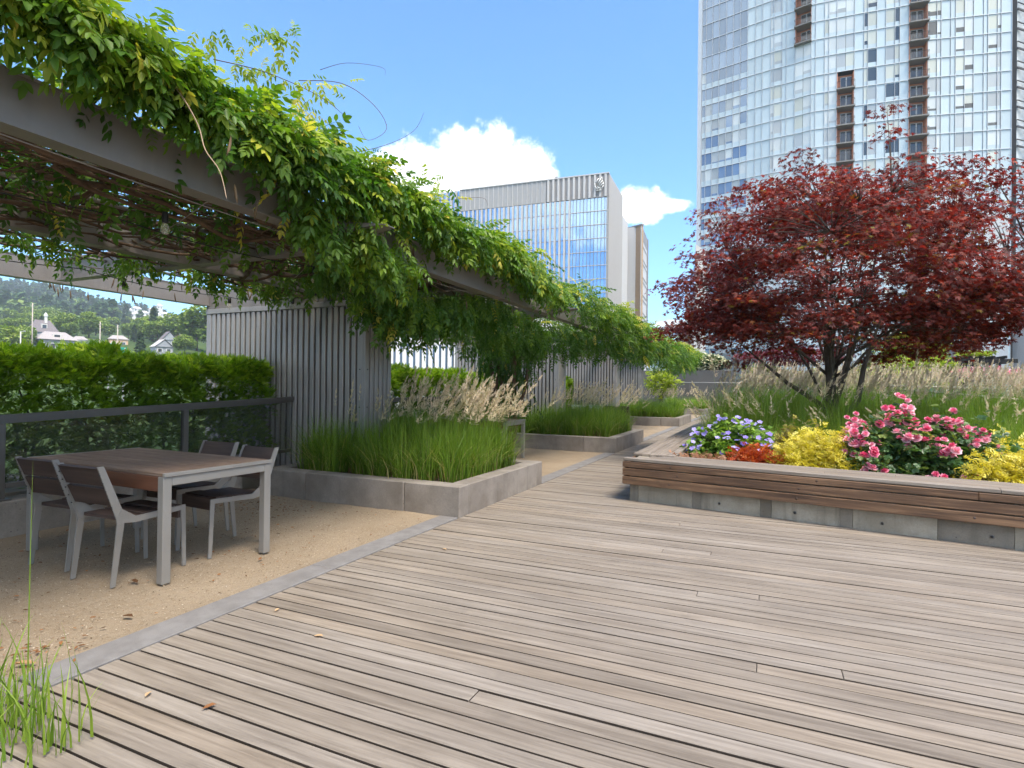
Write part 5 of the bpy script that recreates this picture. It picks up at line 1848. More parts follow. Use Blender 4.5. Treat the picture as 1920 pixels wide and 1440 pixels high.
# black arbour
c = at_ground(1836, 28)
t0 = thing('black_arbour', 'small black timber arbour with yellow climber at the right', 'arbour', c)
H_ = dep(1836, 677, 28)[2]
for dx in (-0.95, -0.35, 0.35, 0.95):
    for dy in (0.0, 1.2):
        obj('post', MB().cbox(c[0] + dx * 0.8 - 0.08, c[0] + dx * 0.8 + 0.08, c[1] + dy - 0.08, c[1] + dy + 0.08, 0, H_ - 0.08, 0.01).mesh('post'), M['black'], t0, world_coords=True)
for dy in (-0.1, 1.3):
    obj('beam', MB().cbox(c[0] - 1.45, c[0] + 1.45, c[1] + dy - 0.05, c[1] + dy + 0.05, H_ - 0.078, H_ + 0.12, 0.01).mesh('beam'), M['black'], t0, world_coords=True)
for k in range(5):
    x = c[0] - 0.9 + 0.45 * k
    obj('rafter', MB().cbox(x - 0.04, x + 0.04, c[1] - 0.5, c[1] + 1.7, H_ + 0.122, H_ + 0.26, 0.01).mesh('rafter'), M['black'], t0, world_coords=True)
V, F, r = scatter(FARLEAF, c + np.stack([U(-0.7, 0.6, 350), U(-0.2, 1.2, 350), H_ + 0.35 + U(-0.05, 0.16, 350)], 1), rots(350, U(0, 6.28, 350), U(-1, 0.5, 350), U(-1, 1, 350)), U(0.5, 1, 350), U(0.3, 1, 350))
obj('climber', np_mesh('climber', V, F, r), M['lime'], t0, world_coords=True)

# handrails of the ramp behind the grass
def handrail(label, pts, z, posts=4):
    t0 = thing('handrail', label, 'railing', (pts[0][0], pts[0][1], 0), group='metal handrails in the roof garden')
    P = [np.array([p[0], p[1], z + (p[2] if len(p) > 2 else 0)]) for p in pts]
    obj('rail', MB().tube(P, 0.028, 8).mesh('rail'), M['alu'], t0, world_coords=True)
    a, b = P[0], P[-1]
    for k in range(posts):
        s = (k + 0.5) / posts
        p = a * (1 - s) + b * s
        obj('post', MB().cbox(p[0] - 0.02, p[0] + 0.02, p[1] - 0.02, p[1] + 0.02, 0, p[2] - 0.02, 0.003).mesh('post'), M['rail_metal'], t0, world_coords=True)


a, b = dep(1660, 722, 15), dep(2050, 733, 17)
handrail('upper metal handrail glimpsed through the plumes at the right', [a, b], 0)
a, b = dep(1695, 730, 13.5), dep(2050, 760, 12.5)
handrail('lower metal handrail behind the right hand grass', [a, b], 0)
a, b = dep(1225, 716, 34), dep(1420, 717, 30)
handrail('metal handrail across the far end of the walk', [a, b], 0)
c = at_ground(1800, 14.2)
tag(obj('concrete_pier', MB().cbox(c[0] - 0.9, c[0] + 0.9, c[1], c[1] + 0.4, 0, 0.92, 0.01).mesh('concrete_pier'), M['bench_concrete']), 'pale concrete upstand hidden behind the right hand grass', 'pier')

# ================================================================== BUILDINGS
M['tower_frame'] = paint('tower_white_frame', (0.54, 0.575, 0.61), 0.5, 0.1, 0.04, 0.05, bump=0)
M['panel_a'] = glassy('spandrel_glass', (0.47, 0.565, 0.61), 0.2, 0.0, 0.4, 1, 0.06)
M['win_dark'] = glassy('window_dark', (0.05, 0.06, 0.065), 0.04, 0, 0.9, 1, 0.3)
M['win_blue'] = glassy('window_blue', (0.20, 0.27, 0.36), 0.04, 0.35, 0.6, 1, 0.2)
M['win_grey'] = glassy('window_grey_blind', (0.38, 0.42, 0.44), 0.14, 0, 0.6, 1, 0.15)
M['win_cream'] = glassy('window_cream_blind', (0.50, 0.53, 0.48), 0.15, 0, 0.5, 1, 0.12)
M['win_white'] = glassy('window_white_blind', (0.55, 0.60, 0.61), 0.15, 0, 0.5, 1, 0.08)
M['orange_wall'] = paint('terracotta_render', (0.58, 0.25, 0.15), 0.8, 0, 0.08, 0.1, bump=0)
M['grey_slab'] = paint('balcony_slab', (0.20, 0.195, 0.185), 0.7, 0, 0.1, 0.2, bump=0)
M['white_frame'] = paint('white_frame', (0.66, 0.66, 0.64), 0.5, 0, 0.03, 0.05, bump=0)

# plan of the tower's curved facade: (photo column, distance)
TP = np.array([(1303, 105.2), (1311, 104.7), (1396, 99.9), (1439, 97.7), (1484, 95.8), (1518, 94.1), (1600, 91.9), (1698, 89.6), (1737, 88.8), (1893, 86.5)])


def tplan(px_):
    t_ = np.interp(px_, TP[:, 0], TP[:, 1])
    p = dep(px_, 733, t_)
    return np.array([p[0], p[1]])


colsW = [(1311, 1318), (1318, 1330), (1330, 1342.5), (1342.5, 1356), (1356, 1369), (1369, 1382.5), (1382.5, 1396)]
cols = [(a, b, 'R') for a, b in colsW] + [(1396, 1411, 'P'), (1411, 1424, 'P'), (1424, 1440, 'P'), (1440, 1446, 'W'), (1446, 1461, 'W'), (1461, 1469, 'P'), (1469, 1485, 'P'),
        (1485, 1516, 'A'), (1516, 1524, 'P'), (1524, 1541, 'P'), (1541, 1549, 'W'), (1549, 1564, 'W'), (1564, 1597, 'B'), (1597, 1615, 'P'), (1615, 1622, 'W'), (1622, 1639, 'W'), (1639, 1656, 'P'),
        (1656, 1673, 'W'), (1673, 1682, 'W'), (1682, 1699, 'P'), (1699, 1735, 'C'), (1735, 1752, 'W'), (1752, 1760, 'W'), (1760, 1778, 'P'), (1778, 1787, 'P'), (1787, 1804, 'W'), (1804, 1821, 'W'),
        (1821, 1840, 'P'), (1840, 1848, 'P'), (1848, 1866, 'W'), (1866, 1873, 'W'), (1873, 1893, 'P')]
tower = thing('glass_tower', 'tall pale blue glass apartment tower behind the red maple', 'tower', (*tplan(1600), -15))
FH, Z0 = 3.0, 51.0
KMIN, KMAX = -16, 8
unit = MB().box(-0.5, 0.5, 0, 0.06, -0.5, 0.5).mesh('pane')
ums = {}


def pane(nm, px0, px1, z0, z1, mat, inset=0.0, parent=None, gap=0.05):
    a, b = tplan(px0), tplan(px1)
    d = b - a
    L = np.linalg.norm(d)
    nrm = np.array([d[1], -d[0]]) / L                # outward, towards the garden
    c = (a + b) / 2 - nrm * inset
    k = (nm, mat)
    if k not in ums:
        ums[k] = unit.copy()
        ums[k].name = nm
    o = obj(nm, ums[k], M[mat], parent or tower, world_coords=True)
    o.location = (c[0], c[1], (z0 + z1) / 2)
    o.rotation_euler = (0, 0, math.atan2(d[1], d[0]))
    o.scale = (L - gap, 1, z1 - z0)
    return o


# body behind the facade
pl_ = [tplan(p) for p in np.linspace(1303, 1893, 24)]
body = MB()
back = [p + np.array([0.22, 0.975]) * 26 for p in pl_]
fr = [p + np.array([0.05, 0.999]) * 1.6 for p in pl_]
poly = fr + back[::-1]
n = len(poly)
body.add([(*p, -15) for p in poly] + [(*p, 78) for p in poly], [tuple(range(n))[::-1], tuple(range(n, 2 * n))] + [(i, (i + 1) % n, n + (i + 1) % n, n + i) for i in range(n)])
obj('tower_body', body.mesh('tower_body'), M['win_dark'], tower, world_coords=True)
grid = MB()


def fbar(px0, px1, z0, z1, off0, off1):
    a, b = tplan(px0), tplan(px1)
    d = (b - a) / np.linalg.norm(b - a)
    nr = np.array([d[1], -d[0]])
    V = []
    for z in (z0, z1):
        V += [(*(a + nr * off0), z), (*(b + nr * off0), z), (*(b + nr * off1), z), (*(a + nr * off1), z)]
    grid.add(V, [(0, 1, 2, 3), (7, 6, 5, 4), (0, 4, 5, 1), (1, 5, 6, 2), (2, 6, 7, 3), (3, 7, 4, 0)])


rs = np.random.default_rng(3)
cells = []
stuff_p = MB()
nwin = npan = 0
FOLI = lambda px_, z: True


def balcony(px0, px1, z, kind):
    b0 = obj('balcony', MB().mesh('balcony_anchor'), None, tower, world_coords=True) if False else None
    a, b = tplan(px0), tplan(px1)
    d = b - a
    L = np.linalg.norm(d)
    d /= L
    nr = np.array([d[1], -d[0]])
    c = (a + b) / 2
    Rz = math.atan2(d[1], d[0])
    # local frame: x along facade, y into the building
    def lp(mb, nm, mat, par):
        o = obj(nm, mb.mesh(nm), M[mat], par, world_coords=True)
        o.location = (c[0], c[1], z)
        o.rotation_euler = (0, 0, Rz)
        return o
    h = L / 2
    s = lp(MB().box(-h - 0.05, h + 0.05, -0.75, 1.3, -0.20, 0.0), 'balcony', 'grey_slab', tower)
    lp(MB().box(-h + 0.02, h - 0.02, 1.1, 1.2, 0.01, FH - 0.22), 'recess_wall', 'orange_wall', s)
    lp(MB().box(-h, -h + 0.15, 0.02, 1.09, 0.01, FH - 0.22), 'recess_wall', 'orange_wall', s)
    lp(MB().box(h - 0.15, h, 0.02, 1.09, 0.01, FH - 0.22), 'recess_wall', 'orange_wall', s)
    x0 = -h * 0.45 if kind != 'C' else -h * 0.55
    lp(MB().box(x0, x0 + 1.75, 1.0, 1.09, 0.02, 2.45), 'door_frame', 'white_frame', s)
    lp(MB().box(x0 + 0.08, x0 + 0.78, 0.97, 0.998, 0.1, 2.35).box(x0 + 0.95, x0 + 1.66, 0.97, 0.998, 0.1, 2.35), 'door_glass', 'win_dark', s)
    r_ = MB()
    for zz_ in (0.08, 1.05):
        r_.box(-h - 0.02, h + 0.02, -0.73, -0.69, zz_, zz_ + 0.04)
    for k in range(13):
        x = -h + (2 * h) * k / 12
        r_.box(x - 0.013, x + 0.013, -0.72, -0.70, 0.121, 1.049)
    for x in (-h - 0.02, h - 0.02):
        r_.box(x, x + 0.04, -0.689, 0.0, 1.05, 1.09)
    lp(r_, 'balcony_rail', 'dark_metal', s)


for k in range(KMIN, KMAX):
    z = Z0 + FH * k
    for ci, (a, b, kd) in enumerate(cols):
        bal = (kd == 'A' and k >= 3) or (kd == 'B' and -8 <= k <= 0) or kd == 'C'
        if bal:
            balcony(a, b, z, kd)
            continue
        if kd in 'ABC':
            kd = 'W2' if kd == 'A' else ('W2' if kd == 'B' else 'P')
        if kd == 'R':                                       # ribbon windows of the left end
            if k >= 3:
                mt_ = 'win_blue'
                cells.append((a, b, z + 0.10, z + 2.95, mt_, 'window'))
            else:
                mt_ = rs.choice(['win_grey', 'win_grey', 'win_white', 'win_blue', 'win_blue'] if rs.uniform() < 0.7 else ['win_blue'])
                lowb = 0.95
                if mt_ in ('win_white', 'win_grey') and rs.uniform() < 0.5:
                    s_ = rs.uniform(1.1, 1.7)
                    cells.append((a, b, z + lowb, z + s_, 'win_blue', 'window'))
                    cells.append((a, b, z + s_, z + 2.9, mt_, 'window'))
                else:
                    cells.append((a, b, z + lowb, z + 2.9, mt_, 'window'))
                cells.append((a, b, z + 0.08, z + lowb, 'panel_a', 'spandrel_panel'))
        elif kd == 'W' or kd == 'W2':
            halves = [(a, b)] if kd == 'W' else [(a, (a + b) / 2), ((a + b) / 2, b)]
            for (aa, bb) in halves:
                u = rs.uniform()
                if bb < 1600:
                    mt_ = 'win_white' if u < 0.55 else ('win_grey' if u < 0.9 else 'win_cream')
                elif bb < 1700:
                    mt_ = 'win_cream' if u < 0.62 else ('win_dark' if u < 0.86 else 'win_grey')
                else:
                    mt_ = 'win_white' if u < 0.4 else ('win_grey' if u < 0.75 else ('win_cream' if u < 0.95 else 'win_dark'))
                if mt_ in ('win_cream', 'win_white') and rs.uniform() < 0.35:
                    s_ = rs.uniform(1.0, 1.5)
                    cells.append((aa, bb, z + 0.75, z + s_, 'win_dark' if bb > 1600 else 'win_grey', 'window'))
                    cells.append((aa, bb, z + s_, z + 2.82, mt_, 'window'))
                else:
                    cells.append((aa, bb, z + 0.75, z + 2.82, mt_, 'window'))
                cells.append((aa, bb, z + 0.08, z + 0.75, 'panel_a', 'spandrel_panel'))
                cells.append((aa, bb, z + 2.82, z + 2.95, 'panel_a', 'thin'))
        else:
            if (ci + k) % 2 == 0 or ci % 3 == 0:
                cells.append((a, b, z + 0.08, z + 2.3, 'panel_a', 'spandrel_panel'))
                cells.append((a, b, z + 2.3, z + 2.95, 'panel_a', 'thin'))
            else:
                cells.append((a, b, z + 0.08, z + 2.95, 'panel_a', 'spandrel_panel'))
    # slab edge line, interrupted at the balcony columns
    edges = sorted({c_[0] for c_ in cols} | {1893})
    for (a, b, kd) in cols:
        if kd in 'ABC' and ((kd == 'A' and k >= 3) or (kd == 'B' and -8 <= k <= 0) or kd == 'C'):
            continue
        fbar(a, b, z - 0.05, z + 0.05, 0.0, 0.10)
for (a, b, kd) in cols:
    for e in (a, b):
        wd = 0.55 if (kd == 'W') else 0.45
        grid_w = 0.30
        fbar(e - grid_w, e + grid_w, -15, 75, 0.0, 0.09 + (0.012 if e == a else 0.0))
fbar(1303, 1310, -15, 76, -1.5, 0.15)
obj('mullion_grid', grid.mesh('mullion_grid'), M['tower_frame'], tower, world_coords=True)
# the largest visible panes are parts of their own, the rest one piece
def vis(cell):
    a, b, z0, z1, mt_, nm = cell
    t_ = np.interp((a + b) / 2, TP[:, 0], TP[:, 1])
    q = CM @ (np.array([*tplan((a + b) / 2), (z0 + z1) / 2]) - EYE)
    py_ = 719 + FOC * q[1] / q[2]
    hid = py_ < 0 or py_ > 560 or (py_ > 330 and a > 1400) or (py_ > 420 and a > 1330)
    return ((b - a) * (z1 - z0) / t_) * (0.05 if hid else 1)


for nm in ('window', 'spandrel_panel'):
    lst = sorted([c_ for c_ in cells if c_[5] == nm], key=lambda c_: -vis(c_))
    for c_ in lst[:300]:
        pane(nm, c_[0], c_[1], c_[2], c_[3], c_[4], 0.02)
    restc = lst[300:] + ([c_ for c_ in cells if c_[5] == 'thin'] if nm == 'spandrel_panel' else [])
    mats_ = sorted({c_[4] for c_ in restc})
    mb = MB()
    for (a, b, z0, z1, mt_, _) in restc:
        pa, pb = tplan(a), tplan(b)
        d = (pb - pa) / np.linalg.norm(pb - pa)
        nr = np.array([d[1], -d[0]])
        pa, pb = pa + d * 0.025 - nr * 0.02, pb - d * 0.025 - nr * 0.02
        mb.add([(*pa, z0), (*pb, z0), (*pb, z1), (*pa, z1)], [(0, 1, 2, 3)], rnd=rs.uniform(), mi=mats_.index(mt_))
    obj('far_' + nm + 's', mb.mesh('far_panes', True), [M[x] for x in mats_], tower, world_coords=True, kind='stuff')
# dark glazed corner at the right
cor = MB()
a = tplan(1893)
p1 = dep(1960, 733, 88.5)[:2]
pc = [a, dep(1903, 733, 86.0)[:2], dep(1925, 733, 88.5)[:2], p1]
for i, (u, v) in enumerate(zip(pc[:-1], pc[1:])):
    cor.add([(*u, -15), (*v, -15), (*v, 78), (*u, 78)], [(0, 1, 2, 3)], mi=0 if i == 0 else 1)
cg = obj('corner_glazing', cor.mesh('corner_glazing'), [M['dark_metal'], M['win_grey']], tower, world_coords=True)
cb = MB()
for k in range(22):
    z = 3 + 3.0 * k
    u, v = pc[1], pc[3]
    d = (v - u) / np.linalg.norm(v - u)
    nr = np.array([d[1], -d[0]])
    for zz_, hh in ((z, 0.30), (z + 1.1, 0.12)):
        cb.add([(*(u + nr * 0.02), zz_), (*(v + nr * 0.02), zz_), (*(v + nr * 0.14), zz_), (*(u + nr * 0.14), zz_), (*(u + nr * 0.02), zz_ + hh), (*(v + nr * 0.02), zz_ + hh), (*(v + nr * 0.14), zz_ + hh), (*(u + nr * 0.14), zz_ + hh)],
               [(0, 1, 2, 3), (7, 6, 5, 4), (0, 4, 5, 1), (1, 5, 6, 2), (2, 6, 7, 3), (3, 7, 4, 0)])
obj('transom', cb.mesh('transom'), M['dark_metal'], cg, world_coords=True)

# ---- generic block with a frame of reference given by two photo columns
def block_frame(pxa, ta, pxb, tb):
    a, b = dep(pxa, 730, ta)[:2], dep(pxb, 730, tb)[:2]
    d = b - a
    L = np.linalg.norm(d)
    return a, d / L, np.array([d[1], -d[0]]) / L, L


def fquad(mb, fr_, x0, x1, z0, z1, y0, y1, mi=0):
    """box in a facade frame: x along facade, y outwards"""
    a, d, nr, L = fr_
    V = []
    for z in (z0, z1):
        for (x, y_) in ((x0, y0), (x1, y0), (x1, y1), (x0, y1)):
            p = a + d * x + nr * y_
            V.append((p[0], p[1], z))
    mb.add(V, [(0, 1, 2, 3), (7, 6, 5, 4), (0, 4, 5, 1), (1, 5, 6, 2), (2, 6, 7, 3), (3, 7, 4, 0)], mi=mi)
    return mb


# ---- blue office block with white fins
M['office_glass'] = glassy('office_blue_glass', (0.33, 0.49, 0.68), 0.02, 0.75, 0.8, 1, 0.10)
M['fin'] = paint('office_pale_fin', (0.52, 0.51, 0.50), 0.6, 0, 0.03, 0.05, bump=0)
M['fin_grey'] = paint('office_grey_panel', (0.36, 0.355, 0.35), 0.55, 0.1, 0.05, 0.1, bump=0)
M['louvre'] = paint('office_louvre', (0.25, 0.24, 0.235), 0.6, 0.05, 0.04, 0.1, bump=0)
fr_ = block_frame(859, 192.0, 1137, 175.0)
off = thing('office_block', 'blue glass office block with white vertical fins and grey louvred crown', 'building', (*fr_[0], -15))
L = fr_[3]
ztop = dep(1137, 323, 175)[2]
zgl = dep(1137, 366, 175)[2]
side_n = -fr_[2]
mb = MB()
fquad(mb, fr_, 0.0, L, -15, ztop - 0.3, -26, -0.4)
obj('office_body', mb.mesh('office_body'), M['fin_grey'], off, world_coords=True)
fl = 4.25
zs = [zgl - fl * k for k in range(int((zgl + 15) / fl) + 1)]
xs_strip = 0.755 * L
for k in range(len(zs) - 1):
    for (x0, x1) in ((0, xs_strip), (xs_strip, L)):
        n_ = 24 if x0 == 0 else 11
        w_ = (x1 - x0) / n_
        if zs[k] > 22 and k < 9:
            for j in range(n_):
                mk = ('office_pane', round(w_, 3))
                if mk not in ums:
                    ums[mk] = MB().box(-w_ / 2 + 0.05, w_ / 2 - 0.05, 0, 0.1, -fl + 0.12, -0.12).mesh('glass_pane')
                a_, d_, nr_, _ = fr_
                p = a_ + d_ * (x0 + w_ * (j + 0.5)) - nr_ * 0.15
                o = obj('glass_pane', ums[mk], M['office_glass'], off, world_coords=True)
                o.location = (p[0], p[1], zs[k])
                o.rotation_euler = (random.uniform(-0.003, 0.003), 0, math.atan2(d_[1], d_[0]) + random.uniform(-0.004, 0.004))
        else:
            mb = MB()
            fquad(mb, fr_, x0, x1 - 0.05, zs[k + 1] + 0.1, zs[k] - 0.1, -0.25, -0.1)
            obj('glass_band', mb.mesh('glass_band'), M['office_glass'], off, world_coords=True)
fins, lou, cr = MB(), MB(), MB()
for j in range(25):
    x = xs_strip * j / 24
    fquad(fins, fr_, x - 0.30, x + 0.30, -15, zgl - 0.2, 0.0, 0.35)
obj('vertical_fins', fins.mesh('vertical_fins'), M['fin'], off, world_coords=True)
fquad(cr, fr_, -0.1, 0.60 * L, zgl, ztop, -0.3, 0.12)
obj('crown_panels', cr.mesh('crown_panels'), M['fin_grey'], off, world_coords=True)
fquad(lou, fr_, 0.602 * L, L + 0.1, zgl, ztop, -0.3, 0.10)
obj('crown_louvres', lou.mesh('crown_louvres'), M['louvre'], off, world_coords=True)
sm = MB()
for j in range(18):
    x = 0.60 * L * j / 18 + 0.3
    fquad(sm, fr_, x - 0.09, x + 0.09, zgl, ztop, 0.125, 0.30)
for j in range(12):
    x = (0.60 + 0.4 * j / 12) * L + 0.8
    fquad(sm, fr_, x - 0.33, x + 0.33, zgl, ztop, 0.125, 0.35)
for zf in zs:
    fquad(sm, fr_, xs_strip + 0.3, L, zf - 0.10, zf + 0.10, 0.0, 0.08)
fquad(sm, fr_, -0.2, L + 0.2, ztop, ztop + 0.35, -0.5, 0.4)
obj('crown_fins', sm.mesh('crown_fins'), M['fin'], off, world_coords=True)
fl_ = MB()
for zf in zs[1:]:
    fquad(fl_, fr_, 0, L, zf - 0.09, zf + 0.09, -0.09, -0.02)
for j in range(12):
    x = xs_strip + (L - xs_strip) * j / 11
    fquad(fl_, fr_, x - 0.06, x + 0.06, 0, zgl, -0.09, 0.02)
obj('mullions', fl_.mesh('mullions'), M['louvre'], off, world_coords=True)
# ribbed flank
fs = block_frame(1137, 175.0, 1163, 196.0)
mb = MB()
fquad(mb, fs, 0, fs[3], -15, ztop, -0.6, 0.0)
obj('flank_wall', mb.mesh('flank_wall'), M['fin_grey'], off, world_coords=True)
mb = MB()
for j in range(15):
    x = fs[3] * (j + 0.5) / 15
    fquad(mb, fs, x - 0.16, x + 0.16, -15, ztop + 0.02, 0.004, 0.3)
obj('flank_ribs', mb.mesh('flank_ribs'), M['fin'], off, world_coords=True)
# lower bay at the left
f2 = block_frame(808, 197.0, 859, 193.0)
zl = dep(808, 362, 197)[2]
mb = MB()
fquad(mb, f2, 0, f2[3], -15, zl, -15, -0.3)
obj('side_bay', mb.mesh('side_bay'), M['office_glass'], off, world_coords=True)
mb = MB()
for j in range(7):
    x = f2[3] * j / 6
    fquad(mb, f2, x - 0.3, x + 0.3, -15, zl + 0.2, -0.2, 0.4)
obj('bay_fins', mb.mesh('bay_fins'), M['fin'], off, world_coords=True)
# rear wing and flame-like emblem on the crown
f3 = block_frame(1163, 196.0, 1174, 205.0)
mb = MB()
fquad(mb, f3, 0, f3[3], -15, dep(1163, 402, 196)[2], -20, 0.0)
obj('rear_wing', mb.mesh('rear_wing'), M['fin'], off, world_coords=True)
em = MB()
ex, ez, es = 0.944 * L, (ztop + zgl) / 2 + 0.4, 2.1
stro = [[(-0.35, -0.15), (0.25, 0.75), (0.35, 0.95)], [(-0.62, 0.1), (-0.1, 0.85)], [(-0.2, -0.35), (0.45, 0.45)], [(0.02, -0.52), (0.62, 0.12)], [(-0.62, 0.1), (-0.68, -0.25), (-0.3, -0.75), (0.02, -0.52)],
        [(0.62, 0.12), (0.64, -0.3), (0.3, -0.78), (-0.3, -0.42)], [(0.35, 0.95), (0.45, 0.45), (0.62, 0.12)], [(-0.4, -0.95), (0.35, -0.95)]]
for s_ in stro:
    for (p, q) in zip(s_[:-1], s_[1:]):
        P3 = []
        for (u, v) in (p, q):
            w2 = fr_[0] + fr_[1] * (ex + u * es) + fr_[2] * 0.62
            P3.append((w2[0], w2[1], ez + v * es))
        em.tube(P3, 0.15, 6)
obj('emblem', em.mesh('emblem'), M['white_frame'], off, world_coords=True)
ant = MB()
for fx in (0.57, 0.645):
    p = fr_[0] + fr_[1] * L * fx - fr_[2] * 4
    ant.box(p[0] - 0.4, p[0] + 0.4, p[1] - 0.4, p[1] + 0.4, ztop, ztop + (1.2 if fx < 0.6 else 2.4))
obj('roof_vent', ant.mesh('roof_vent'), M['fin_grey'], off, world_coords=True)

# ---- tan stone block behind it
M['tan_stone'] = paint('tan_stone', (0.42, 0.29, 0.185), 0.8, 0, 0.08, 0.15, bump=0)
f4 = block_frame(1168, 212.0, 1200, 206.0)
tz = dep(1200, 421, 206)[2]
tanb = thing('stone_block', 'tan stone building with a glazed corner slot beside the office block', 'building', (*f4[0], -15))
mb = MB()
fquad(mb, f4, 0, f4[3], -15, tz, -1.0, -0.2)
obj('wall', mb.mesh('wall'), M['tan_stone'], tanb, world_coords=True)
mb = MB()
fquad(mb, f4, 0, 0.52 * f4[3], -15, dep(1175, 437, 208)[2], -0.19, 0.05)
obj('glazed_slot', mb.mesh('glazed_slot'), M['win_dark'], tanb, world_coords=True)
mb = MB()
for k in range(14):
    z = dep(1175, 437, 208)[2] - 4.2 * k
    fquad(mb, f4, 0, 0.53 * f4[3], z - (0.35 if k % 2 else 1.2), z, 0.06, 0.2)
fquad(mb, f4, 0.5 * f4[3], 0.55 * f4[3], -15, dep(1175, 437, 208)[2], 0.061, 0.25)
obj('window_bars', mb.mesh('window_bars'), M['louvre'], tanb, world_coords=True)
mb = MB()
fquad(mb, f4, -0.2, f4[3] + 0.2, tz, tz + 0.6, -1.0, 0.1)
obj('parapet', mb.mesh('parapet'), M['louvre'], tanb, world_coords=True)
f5 = block_frame(1200, 206.0, 1211, 226.0)
mb = MB()
fquad(mb, f5, 1.6, f5[3], -15, tz, -6, 0.0)
fquad(mb, f5, 0.05, 1.6, -15, tz, -0.3, 0.0)
obj('flank', mb.mesh('flank'), M['fin'], tanb, world_coords=True)
mb = MB()
fquad(mb, f5, f5[3], f5[3] + 1.8, -15, tz + 0.3, -0.5, 0.3)
fquad(mb, f5, 0.1, f5[3], tz - 4.5, tz + 0.1, 0.01, 0.1)
obj('flank_band', mb.mesh('flank_band'), M['louvre'], tanb, world_coords=True)
for k in range(7):
    mb = MB()
    z1 = tz - 6.5 - 6.6 * k
    for (x0, x1, za, zb) in ((1.2, f5[3] - 1.5, z1 - 0.4, z1), (1.2, f5[3] - 1.5, z1 - 5.2, z1 - 4.8), (f5[3] - 2.2, f5[3] - 1.5, z1 - 4.799, z1 - 0.401)):
        fquad(mb, f5, x0, x1, za, zb, 0.02, 0.12)
    obj('window_outline', mb.mesh('window_outline'), M['louvre'], tanb, world_coords=True)

# ---- low buildings right and left of the maple
M['slate'] = concrete('slate_cladding', (0.24, 0.225, 0.225), (0.31, 0.295, 0.295), 0.1, 0.15)
lowb = thing('slate_podium', 'grey clad low building with tall windows at the right, under the tower', 'building', (*dep(1860, 730, 58)[:2], -15))
for (pa, pb, t_, ytop, dpt) in [(1838, 1846, 60, 560, 6), (1846, 1866, 59.4, 545, 6), (1866, 1888, 58, 520, 8)]:
    f6 = block_frame(pa, t_, pb, t_)
    zt_ = dep(pa, ytop, t_)[2]
    nrow = int((zt_ + 6) / 0.62)
    if pa != 1846:
        for k in range(nrow):
            mb = MB()
            z1 = zt_ - 0.62 * k
            fquad(mb, f6, 0.0, f6[3] - 0.03, z1 - 0.60, z1, -dpt, 0)
            obj('cladding_course', mb.mesh('cladding_course'), M['slate'], lowb, world_coords=True)
    else:
        mb = MB()
        zs_ = dep(1855, 634, 59.4)[2]
        fquad(mb, f6, 0.0, f6[3], zs_ + 0.3, zt_, -dpt, 0.2)
        obj('infill_panel', mb.mesh('infill_panel'), M['fin_grey'], lowb, world_coords=True)
        mb = MB()
        fquad(mb, f6, -0.6, f6[3], zs_, zs_ + 0.28, -dpt, 0.8)
        obj('canopy', mb.mesh('canopy'), M['white_frame'], lowb, world_coords=True)
        mb = MB()
        fquad(mb, f6, 0.0, f6[3], -5, zs_ - 0.02, -dpt, -0.3)
        obj('window', mb.mesh('window'), M['win_dark'], lowb, world_coords=True)
        mb = MB()
        for x in (0.0, 0.45, 0.72, 0.97):
            fquad(mb, f6, x * f6[3], x * f6[3] + 0.09, -5, zs_ - 0.021, -0.299, -0.1)
        obj('window_frame', mb.mesh('window_frame'), M['white_frame'], lowb, world_coords=True)
f7 = block_frame(1888, 56.5, 1896, 60)
mb = MB()
fquad(mb, f7, 0, 0.35, -15, dep(1890, 400, 57)[2], -2, 0.05)
obj('edge_trim', mb.mesh('edge_trim'), M['white_frame'], lowb, world_coords=True)
f8 = block_frame(1898, 57, 1990, 52)
mb = MB()
fquad(mb, f8, 0, f8[3], -15, dep(1915, 300, 57)[2] * 0.55, -10, 0)
obj('dark_wing', mb.mesh('dark_wing'), M['fin_grey'], lowb, world_coords=True)
# pale blue wall with windows, between the maple and the slate building
f9 = block_frame(1755, 72, 1838, 70)
pod = thing('pale_blue_podium', 'pale blue lower facade with paired windows right of the maple', 'building', (*f9[0], -15))
zt_ = dep(1800, 560, 71)[2]
mb = MB()
fquad(mb, f9, 0, f9[3], -15, zt_, -8, 0)
obj('wall', mb.mesh('wall'), M['panel_a'], pod, world_coords=True)
for k, (y0_, y1_) in enumerate([(616, 642), (652, 680), (580, 606)]):
    for x0, x1 in ((0.31, 0.50), (0.53, 0.74)):
        mb = MB()
        fquad(mb, f9, x0 * f9[3], x1 * f9[3], dep(1800, y1_, 71)[2], dep(1800, y0_, 71)[2], 0.01, 0.08)
        wo = obj('window', mb.mesh('window'), M['win_grey'] if k == 1 else M['win_cream'], pod, world_coords=True)
    mb = MB()
    zb_ = dep(1800, y1_, 71)[2]
    fquad(mb, f9, 0.02, f9[3] * 0.98, zb_ - 0.9, zb_ - 0.75, 0.012, 0.15)
    obj('floor_line', mb.mesh('floor_line'), M['tower_frame'], pod, world_coords=True)

